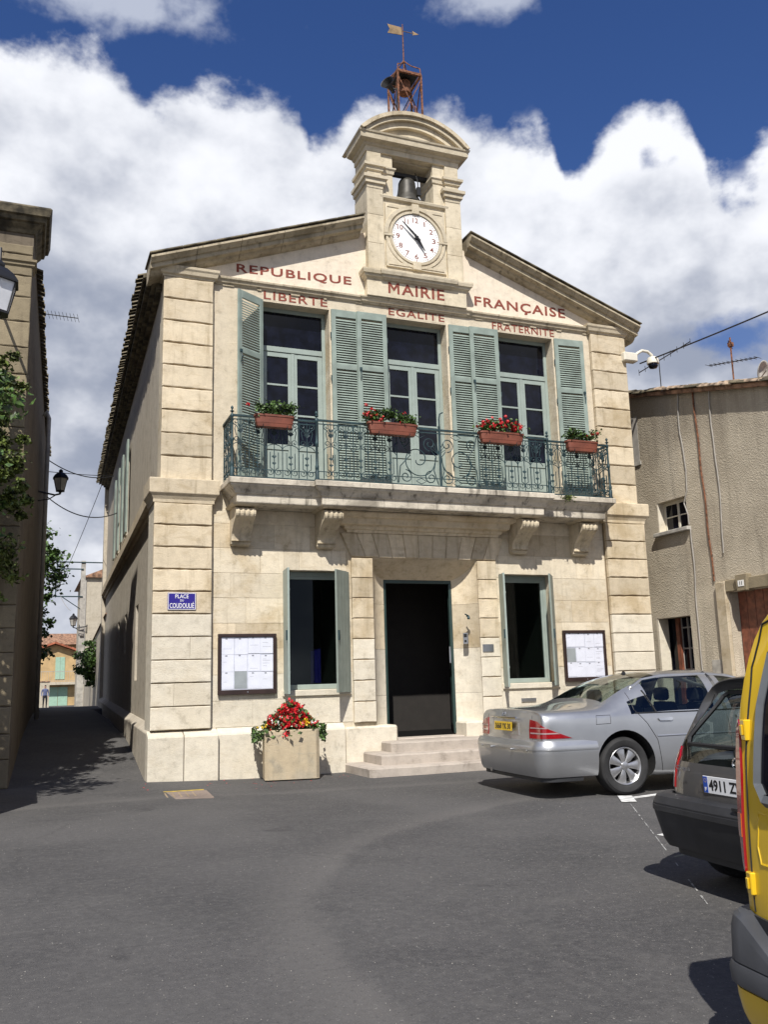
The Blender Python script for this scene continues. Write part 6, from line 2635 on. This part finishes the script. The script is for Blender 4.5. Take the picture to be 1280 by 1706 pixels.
m.build('wall', 'ochre', bh)
m = MB()
m.loft([[(-5.3, -.5, 6.301), (3.8, -.5, 6.301), (3.8, 6.5, 6.301), (-5.3, 6.5, 6.301)], [(-4.5, 3, 7.6), (2.9, 3, 7.6), (2.9, 3.2, 7.6), (-4.5, 3.2, 7.6)]])
m.build('roof', 'tile', bh)

# concrete pole with cross-arms
po = thing('utility_pole', (-4.42, 26.5, .6), 'grey concrete utility pole with steel cross-arms in the alley', 'pole')
MAT['concrete'] = plain('concrete', (0.40, 0.38, 0.34), .85, var=.15, scale=5)
m = MB()
m.loft([[(-.14, -.12, 0), (.14, -.12, 0), (.14, .12, 0), (-.14, .12, 0)], [(-.09, -.08, 6.35), (.09, -.08, 6.35), (.09, .08, 6.35), (-.09, .08, 6.35)]])
m.build('shaft', 'concrete', po)
for z, x0, x1 in ((6.25, -1.15, .9), (5.95, -1.05, .0), (4.75, -1.15, .0)):
    m = MB()
    m.box(x0, x1, -.12, -.085, z, z + .05)
    m.build('cross_arm', 'iron', po)
m = MB()
m.tube([(-1.12, -.1, 4.78), (-1.08, -.1, 6.6)], .025, 5)
m.tube([(-.85, -.1, 4.76), (-.1, -.1, 4.25)], .02, 5)
m.build('arm_brace', 'iron', po)
m = MB()
m.box(-.09, .09, -.2, -.1, 3.1, 3.5)
m.build('junction_box', 'wire_grey', po)


# ---------------------------------------------------------------- people far down the alley
def person(loc, rz, label, shirt, trousers, h=1.72, stride=0.0):
    o = thing('person', loc, label, 'person', rz=rz)
    J = {'pelvis': (0, 0, .93), 'waist': (0, 0, 1.08), 'chest': (0, 0, 1.30), 'neck': (0, .01, 1.46), 'head0': (0, .0, 1.55), 'head1': (0, -.01, 1.66), 'top': (0, 0, 1.72)}
    V, E, Rr = [], [], []

    def vt(p, r_):
        V.append(p)
        Rr.append(r_)
        return len(V) - 1
    a = vt(J['pelvis'], (.165, .12))
    b = vt(J['waist'], (.15, .11))
    c = vt(J['chest'], (.185, .125))
    d = vt(J['neck'], (.055, .055))
    e = vt(J['head0'], (.075, .085))
    f = vt(J['head1'], (.078, .095))
    g = vt(J['top'], (.045, .055))
    E += [(a, b), (b, c), (c, d), (d, e), (e, f), (f, g)]
    for s in (-1, 1):
        sh_ = vt((s * .19, 0, 1.39), (.06, .06))
        el_ = vt((s * .25, .03, 1.12), (.045, .045))
        wr = vt((s * .24, -.05, .89), (.032, .032))
        hd = vt((s * .235, -.075, .80), (.035, .022))
        E += [(c, sh_), (sh_, el_), (el_, wr), (wr, hd)]
        hp = vt((s * .10, 0, .86), (.095, .095))
        kn = vt((s * .11, -.02 + s * stride, .49), (.062, .065))
        an = vt((s * .115, .02 + s * stride * 1.5, .09), (.042, .045))
        ft = vt((s * .125, -.14 + s * stride * 1.5, .035), (.042, .03))
        E += [(a, hp), (hp, kn), (kn, an), (an, ft)]
    me_ = bpy.data.meshes.new('body')
    me_.from_pydata([(x * h / 1.72, y * h / 1.72, z * h / 1.72) for x, y, z in V], E, [])
    ob = bpy.data.objects.new('body', me_)
    COL.objects.link(ob)
    md = ob.modifiers.new('skin', 'SKIN')
    for i_, q in enumerate(me_.skin_vertices[0].data):
        q.radius = Rr[i_]
        q.use_root = i_ == 0
    s2 = ob.modifiers.new('sub', 'SUBSURF')
    s2.levels = s2.render_levels = 2
    dg = bpy.context.evaluated_depsgraph_get()
    out = bpy.data.meshes.new_from_object(ob.evaluated_get(dg))
    bpy.data.objects.remove(ob)
    for q in (shirt, trousers, 'skin', 'hair'):
        out.materials.append(MAT[q])
    for p in out.polygons:
        z_ = p.center.z / (h / 1.72)
        y_ = p.center.y
        ax_ = abs(p.center.x)
        if z_ > 1.47:
            p.material_index = 3 if (z_ > 1.64 or y_ > .03) else 2
        elif z_ < .95 and ax_ < .205 or z_ < .75:
            p.material_index = 1 if z_ > .07 else 3
        elif z_ < .90:
            p.material_index = 2
        else:
            p.material_index = 0
        p.use_smooth = True
    link('body', out, o)
    return o


MAT['skin'] = plain('skin', (0.42, 0.24, 0.17), .6)
MAT['hair'] = plain('dark_hair', (0.02, 0.015, 0.012), .7)
MAT['shirt_blue'] = plain('blue_grey_shirt', (0.10, 0.12, 0.22), .8)
MAT['navy'] = plain('navy_cloth', (0.02, 0.02, 0.05), .8)
MAT['black_cloth'] = plain('black_trousers', (0.012, 0.012, 0.016), .8)
person((-5.05, 62.0, .03), R(15), 'person in blue-grey shirt and dark trousers standing at the alley end', 'shirt_blue', 'black_cloth', 1.82)
person((-2.72, 60.5, .03), R(-70), 'person in dark navy clothes half hidden by the pole base', 'navy', 'navy', 1.60, .08)

# ================================================================== right neighbour
RBX = 5.6
RB = thing('roughcast_house', (RBX, -1, 0), 'grey-beige roughcast house with uneven tile roof on the right', 'building')


def roughcast():
    m_, t, b_ = new_mat('roughcast')
    c = N(t, 'ShaderNodeTexCoord').outputs['Object']
    n1 = noise(t, c, 0.9, 6, .6, .3)
    n2 = noise(t, c, 24, 5, .65)
    mpn = N(t, 'ShaderNodeMapping')
    mpn.inputs['Scale'].default_value = (5, 5, .45)
    L(t, c, mpn.inputs[0])
    n4 = noise(t, mpn.outputs[0], 1.0, 6, .6, .4)
    base = mixc(t, smooth(t, n1, .35, .7), (0.52, 0.46, 0.36), (0.38, 0.33, 0.255))
    s_ = N(t, 'ShaderNodeSeparateXYZ')
    L(t, c, s_.inputs[0])
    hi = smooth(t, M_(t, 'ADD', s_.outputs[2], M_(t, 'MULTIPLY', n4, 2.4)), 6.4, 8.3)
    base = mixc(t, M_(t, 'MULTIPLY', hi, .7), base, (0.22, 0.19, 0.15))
    base = mixc(t, M_(t, 'MULTIPLY', smooth(t, n4, .52, .72), .5), base, (0.27, 0.235, 0.185))
    base = mixc(t, M_(t, 'MULTIPLY', smooth(t, n2, .5, .8), .35), base, (0.68, 0.62, 0.51))
    L(t, base, b_.inputs['Base Color'])
    b_.inputs['Roughness'].default_value = .95
    b_.inputs['Specular IOR Level'].default_value = .1
    vo = N(t, 'ShaderNodeTexVoronoi')
    vo.inputs['Scale'].default_value = 44
    L(t, c, vo.inputs['Vector'])
    bump(t, b_, M_(t, 'ADD', M_(t, 'MULTIPLY', n2, 1.0), M_(t, 'MULTIPLY', vo.outputs['Distance'], .8)), 0.40, .03)
    return m_


MAT['roughcast'] = roughcast()


def rwall(y):
    return 6.42 + (y + 2.9) * 0.252


# wall in the plane x = RBX, openings in (y, z)
wm = MB()
ho = [(-0.48, 0.42, 4.27, 4.90), (-0.30, 0.74, -0.3, 2.51), (-3.9, -1.40, -0.3, 2.86)]
wall_holes(wm, -7.0, 2.4, -0.3, 5.4, 0, .35, ho)
m = MB()
m.add([(RBX + yy, x, z) for x, yy, z in wm.v], wm.f)
m.loft([[(RBX, -7, 5.401), (RBX + .35, -7, 5.401), (RBX + .35, -7, rwall(-7) + 0.02), (RBX, -7, rwall(-7) + .02)], [(RBX, 2.4, 5.401), (RBX + .35, 2.4, 5.401), (RBX + .35, 2.4, rwall(2.4)), (RBX, 2.4, rwall(2.4))]])
m.v = [(a - RBX, b_ + 1, c) for a, b_, c in m.v]
m.build('wall', 'roughcast', RB)


def addR(mb_, name, mat, par=None, **k):
    mb_.v = [(a - RBX, b_ + 1, c) for a, b_, c in mb_.v]
    return mb_.build(name, mat, par or RB, **k)


m = MB()
m.loft([[(RBX - .1, -7.2, rwall(-7.2)), (14, -7.2, rwall(-7.2) + .2), (14, 2.6, rwall(2.6) + .2), (RBX - .1, 2.6, rwall(2.6))], [(RBX - .1, -7.2, rwall(-7.2) + .08), (14, -7.2, rwall(-7.2) + .28), (14, 2.6, rwall(2.6) + .28), (RBX - .1, 2.6, rwall(2.6) + .08)]])
ro = addR(m, 'roof', 'tile')
MAT['tile_pale'] = plain('old_roof_tile', (0.34, 0.255, 0.18), .9, var=.45, scale=7, bmp=.4)
y = -6.9
while y < 2.5:
    ln = rnd.uniform(.34, .46)
    for k in range(2):
        m = MB()
        n_ = 6
        r0 = rnd.uniform(.075, .095)
        dx = k * .14
        zc = rwall(y) + .085 + k * .03 + rnd.uniform(-.015, .025)
        sl = .252 + rnd.uniform(-.05, .05)
        rings = []
        for t_, q in ((0, 1.0), (ln + .05, .86)):
            rings.append([(RBX - .17 + dx + r0 * q * (1 - math.cos(math.pi * i / n_)), y + t_, zc + sl * t_ + r0 * q * .8 * math.sin(math.pi * i / n_)) for i in range(n_ + 1)] +
                         [(RBX - .17 + dx + .015 + (r0 - .015) * q * (1 - math.cos(math.pi * i / n_)), y + t_, zc - .012 + sl * t_ + (r0 - .015) * q * .8 * math.sin(math.pi * i / n_)) for i in range(n_, -1, -1)])
        m.loft(rings)
        addR(m, 'verge_tile', 'tile_pale' if rnd.random() < .6 else 'tile_moss', ro, smooth=R(40))
    y += ln
# window, sill
m = MB()
x = RBX + .17
for a, b_, c, d_ in ((-.48, .42, 4.27, 4.33), (-.48, .42, 4.84, 4.90), (-.48, -.42, 4.33, 4.84), (.36, .42, 4.33, 4.84), (-.06, .00, 4.33, 4.84)):
    m.box(x, x + .05, a, b_, c, d_)
for a, b_ in ((-.42, -.06), (.0, .36)):
    m.box(x + .005, x + .04, a, b_, 4.575, 4.60)
w_ = addR(m, 'window_frame', 'cream', bevel=.004)
for a, b_ in ((-.42, -.06), (.0, .36)):
    for c, d_ in ((4.33, 4.575), (4.60, 4.84)):
        m = MB()
        m.box(x + .02, x + .026, a, b_, c, d_)
        addR(m, 'pane', 'glass', w_)
m = MB()
m.box(RBX - .10, RBX + .17, -.56, .50, 4.19, 4.268)
addR(m, 'window_sill', 'concrete', bevel=.01)
m = MB()
m.box(RBX + .003, RBX + .17, .40, .419, 4.272, 4.898)
addR(m, 'window_reveal', 'new_stone')
# narrow glazed door with bars
m = MB()
m.box(RBX + .30, RBX + .34, -.30, .74, -.06, 2.51)
addR(m, 'side_door', 'glass')
m = MB()
for yy in np.linspace(-.30, .32, 4):
    m.box(RBX + .26, RBX + .295, yy - .016, yy + .016, -.06, 2.50)
for zz in np.arange(.2, 2.5, .42):
    m.box(RBX + .262, RBX + .292, -.30, .33, zz - .014, zz + .014)
addR(m, 'door_grille', 'wire_grey')
m = MB()
m.box(RBX + .20, RBX + .255, .30, .40, -.06, 2.50)
addR(m, 'door_post', 'wood')
m = MB()
m.box(RBX + .003, RBX + .25, .69, .738, -.06, 2.508)
addR(m, 'door_reveal', 'new_stone')
# stone surround of the garage
m = MB()
m.box(RBX - .06, RBX + .3, -3.9, -1.40, 2.862, 3.08)
addR(m, 'garage_lintel', 'left_stone', bevel=.01)
m = MB()
m.box(RBX - .07, RBX + .3, -1.39, -1.14, -.1, 3.06)
addR(m, 'garage_jamb', 'old_stone', bevel=.01)
m = MB()
m.prismx([(-1.98, 2.84), (-1.76, 2.84), (-1.72, 3.14), (-2.02, 3.14)], RBX - .12, RBX + .1)
ks = addR(m, 'keystone', 'left_stone', bevel=.008)
m = MB()
m.box(RBX - .128, RBX - .121, -1.945, -1.80, 2.92, 3.03)
addR(m, 'number_tile', 'white', ks)
text_mesh('11', .06, .07, 'black', 'house_number', ks, (-.129, -1.845 + 1, 2.94), ux=(0, -1, 0), bold=.02, depth=.001)
yy = -1.42
while yy > -3.88:
    m = MB()
    m.box(RBX + .20, RBX + .24, yy - .205, yy - .005, -.1, 2.86)
    addR(m, 'garage_plank', 'wood', bevel=.004)
    yy -= .21
m = MB()
m.box(RBX - .01, RBX + .002, -1.06, -.80, 1.30, 1.62)
addR(m, 'meter_hatch', 'concrete', bevel=.004)
m = MB()
m.box(RBX - .03, RBX + .002, 0.80, 1.3, 5.85, 5.93)
addR(m, 'upper_sill', 'concrete')
m = MB()
m.box(RBX - .006, RBX + .002, 0.84, 1.3, 5.93, 6.95)
addR(m, 'upper_shutter', 'wire_grey')
# cables on the roughcast
for nm, mat, pts_ in (('rusty_pipe', 'rust', [(-.98, 7.0), (-1.02, 5.5), (-1.05, 4.4), (-1.08, 3.1)]),
                      ('wall_cable', 'wire_grey', [(-.55, 7.1), (-.5, 6.2), (-.60, 5.4), (-.56, 5.0), (-.43, 4.75), (-.52, 4.5), (-.54, 4.3)]),
                      ('wall_cable', 'wire_grey', [(-1.45, 6.95), (-1.40, 6.1), (-1.46, 5.2), (-1.44, 4.2), (-1.40, 3.6)]),
                      ('wall_cable', 'wire_grey', [(-.57, 4.2), (-.56, 3.2), (-.52, 2.2), (-.55, 1.2)])):
    m = MB()
    pp = [Vector((RBX - .02, a, b_)) for a, b_ in pts_]
    fine = []
    for a, b_ in zip(pp[:-1], pp[1:]):
        for k in range(6):
            q = a.lerp(b_, k / 6)
            fine.append(q + Vector((0, .012 * math.sin(q.z * 5), 0)))
    fine.append(pp[-1])
    m.tube([tuple(p) for p in fine], .017 if mat == 'rust' else .012, 5)
    addR(m, nm, mat)

# aerials and dish on that roof
an = thing('tv_aerial', (5.75, -1.93, 6.72), 'rusty mast with a television aerial on the roughcast house', 'aerial', 'television aerials')
m = MB()
m.tube([(0, 0, -.35), (0, -.02, 1.0)], .018, 6)
m.build('mast', 'rust', an)
m = MB()
m.tube([(-.1, .50, .60), (.1, -.55, .42)], .010, 5)
for t_ in np.linspace(0, 1, 12):
    p = Vector((-.1, .50, .60)).lerp(Vector((.1, -.55, .42)), float(t_))
    m.tube([(p.x - .11, p.y - .02, p.z), (p.x + .11, p.y + .02, p.z)], .005, 4)
m.build('yagi', 'wire', an)
m = MB()
for z in (.80, .86, .92):
    m.tube([(-.06, -.03, z), (.06, .01, z)], .012, 4)
m.box(-.05, .05, -.05, .01, .82, .90)
m.build('mast_head', 'rust', an)
a2 = thing('tv_aerial', (6.1, 0.55, 7.45), 'small aerial behind the dome camera', 'aerial', 'television aerials')
m = MB()
m.tube([(0, 0, -.2), (0, 0, .75)], .012, 5)
m.build('mast', 'wire', a2)
m = MB()
m.tube([(-.2, .45, .58), (.25, -.75, .92)], .012, 5)
for t_ in np.linspace(0, 1, 9):
    p = Vector((-.2, .45, .58)).lerp(Vector((.25, -.75, .92)), float(t_))
    m.tube([(p.x, p.y, p.z - .07), (p.x, p.y, p.z + .07)], .006, 4)
m.build('yagi', 'wire', a2)
ds = thing('satellite_dish', (5.9, -2.45, 6.75), 'grey satellite dish beside the rusty mast', 'dish')
m = MB()
m.lathe([(0.0, .0), (.10, .012), (.18, .04), (.215, .065), (.215, .075), (.17, .052), (.08, .022), (0.0, .012)], axis='y', n=24)
m.build('reflector', 'concrete', ds, smooth=True, loc=(0, 0, .12), rot=(R(-15), 0, R(200)))
m = MB()
m.tube([(0, 0, -.2), (0, .02, .1)], .02, 6)
m.tube([(0, .0, .0), (-.12, -.28, .05)], .01, 5)
m.build('mount', 'wire_grey', ds)

# ================================================================== wires
def wire(name, a, b_, sag, r_, label, mat='wire', n_=18):
    a, b_ = Vector(a), Vector(b_)
    m_ = MB()
    o0 = a
    m_.tube([tuple(a.lerp(b_, i / n_) - Vector((0, 0, sag * 4 * (i / n_) * (1 - i / n_))) - o0) for i in range(n_ + 1)], r_, 5)
    o = m_.build(name, mat, None, loc=tuple(o0))
    return tag(o, label, 'cable', 'overhead cables')


wire('overhead_cable', (5.3, .2, 7.9), (6.6, -9.0, 8.05), .12, .016, 'black cable running from the right corner past the dome camera')
wire('overhead_cable', (lsx(9.2) + .1, 9.2, 7.25), (-4.5, 11.5, 7.4), .22, .014, 'sagging black cable over the alley, topmost of the group')
wire('overhead_cable', (lsx(9.4) + .1, 9.4, 6.95), (-4.5, 12.8, 7.7), .02, .010, 'thin taut cable crossing the alley just above the wall lantern')
wire('overhead_cable', (lsx(8.0) + .2, 8.0, 6.0), (-4.55, 9.5, 5.95), .28, .014, 'drooping cable below the wall lantern')
wire('overhead_cable', (-4.5, 12.0, 8.1), (-5.55, 24.5, 5.4), .15, .010, 'slanting cable from the town hall eave towards the pole')
wire('overhead_cable', (-5.35, 26.4, 5.45), (-4.9, 26.2, 4.75), .10, .010, 'short loose cable feeding the far lantern', 'wire_grey')

ya = thing('yagi_aerial', (lsx(7.0), 7.0, 10.2), 'thin comb-like aerial sticking out from the corner house', 'aerial')
m = MB()
m.tube([(-.2, 0, .05), (.75, -.2, -.05)], .012, 5)
for t_ in np.linspace(.3, 1, 9):
    p = Vector((-.2, 0, .05)).lerp(Vector((.75, -.2, -.05)), float(t_))
    m.tube([(p.x - .03, p.y - .1, p.z + .06), (p.x + .03, p.y + .1, p.z - .06)], .006, 4)
m.build('elements', 'wire', ya)
m = MB()
m.tube([(-.25, 0, -1.6), (-.25, 0, .1)], .02, 5)
m.build('mast', 'wire', ya)

# ================================================================== things on the asphalt
def flat(name, poly, z, mat, label, cat, th=.004, group=None):
    m_ = MB()
    m_.loft([[(x, y_, z) for x, y_ in poly], [(x, y_, z + th) for x, y_ in poly]])
    o = m_.build(name, mat)
    return tag(o, label, cat, group)


hd = Vector((math.cos(HEAD), math.sin(HEAD), 0))
hn = Vector((-math.sin(HEAD), math.cos(HEAD), 0))
el_ = Vector((-.513, -.858, 0))


def bar(p, d, ln, w):
    p, d = Vector(p), Vector(d).normalized()
    n_ = Vector((-d.y, d.x, 0))
    return [tuple((p + n_ * w / 2)[:2]), tuple((p - n_ * w / 2)[:2]), tuple((p + d * ln - n_ * w / 2)[:2]), tuple((p + d * ln + n_ * w / 2)[:2])]


flat('parking_line', bar((0.12, -5.36, 0), hd, 4.6, .10), -.056, 'marking', 'white bay line running under the silver saloon', 'road marking', group='parking bay lines')
flat('parking_line', bar((0.20, -5.18, 0), el_, .52, .17), -.0515, 'marking', 'short thick white bay tick behind the rear wheel of the saloon', 'road marking', group='parking bay lines')
flat('parking_line', bar((-1.17, -7.58, 0), hd, 4.2, .09), -.056, 'marking', 'white bay line beside the dark hatchback', 'road marking', group='parking bay lines')
MAT['marking_worn'] = plain('worn_road_paint', (0.34, 0.34, 0.33), .85, var=.3, scale=14)
p0 = Vector((-.06, -5.62, 0))
m = MB()
for k in range(40):
    if rnd.random() < .30:
        continue
    q = p0 + el_ * (.12 * k)
    w = rnd.uniform(.006, .014)
    pl = bar(q, el_, .12 * rnd.uniform(.7, 1.0), w)
    m.loft([[(x, y_, -.0575) for x, y_ in pl], [(x, y_, -.0555) for x, y_ in pl]])
o = m.build('worn_line', 'marking_worn')
tag(o, 'thin worn white line along the ends of the parking bays', 'road marking')

MAT['drain_slab'] = stone('drain_slab', (0.27, 0.215, 0.18), (0.14, 0.115, 0.10), .7, .3, .8)
dr = thing('drain_cover', (-4.62, -2.10, 0), 'worn concrete drain slab with a yellow edge in the asphalt', 'drain', rz=R(-4))
zg = [ground_z(-4.62, -2.1)]
m = MB()
m.box(-.36, .36, -.50, .36, zg[0] - .1, zg[0] + .006)
m.build('slab', 'drain_slab', dr, bevel=.004)
for k in range(5):
    m = MB()
    m.box(-.22 + k * .09, -.20 + k * .09, -.30, .22, zg[0] + .0065, zg[0] + .009)
    m.build('slot', 'mortar', dr)
m = MB()
m.box(-.30, .33, .385, .46, zg[0] - .002, zg[0] + .007)
m.build('yellow_edge', 'marking_yellow', dr)
# fallen petals and grit by the planter
r5 = random.Random(9)
m = MB()
for k in range(60):
    x, y_ = r5.gauss(-2.9, .9), r5.gauss(-.85, .35)
    z = ground_z(x, y_) + .004
    a = r5.random() * 6
    s_ = r5.uniform(.008, .016)
    m.add([(x + s_ * math.cos(a), y_ + s_ * math.sin(a), z), (x - s_ * math.sin(a), y_ + s_ * math.cos(a), z + .004), (x - s_ * math.cos(a), y_ - s_ * math.sin(a), z), (x + s_ * math.sin(a), y_ - s_ * math.cos(a), z)], [(0, 1, 2, 3)])
o = m.build('fallen_petals', 'red')
tag(o, 'scattered fallen red petals on the asphalt round the planter', 'petals', kind='stuff')

# loose grit lying on the tarmac
r6 = random.Random(19)
m = MB()
MAT['grit'] = plain('grit', (0.24, 0.23, 0.21), .9, var=.4, scale=3)
for k in range(3000):
    d_ = 2.6 + 12.5 * r6.random() ** 1.25
    a = R(r6.uniform(-6, 46))
    x, y_ = -6.64 + d_ * math.sin(a), -14.65 + d_ * math.cos(a)
    if y_ > -1.5 or x > 1.5:
        continue
    z = ground_z(x, y_)
    s_ = r6.uniform(.0015, .0042) * (1 + d_ * .04)
    q = r6.random() * 6.28
    pts3 = [(x + s_ * math.cos(q + k2 * 2.09) * r6.uniform(.6, 1.4), y_ + s_ * math.sin(q + k2 * 2.09) * r6.uniform(.6, 1.4), z - .001) for k2 in range(3)]
    m.add(pts3 + [(x, y_, z + s_ * .9)], [(0, 1, 3), (1, 2, 3), (2, 0, 3)])
o = m.build('road_grit', 'grit')
tag(o, 'pale loose grit scattered over the dark asphalt', 'grit', kind='stuff')
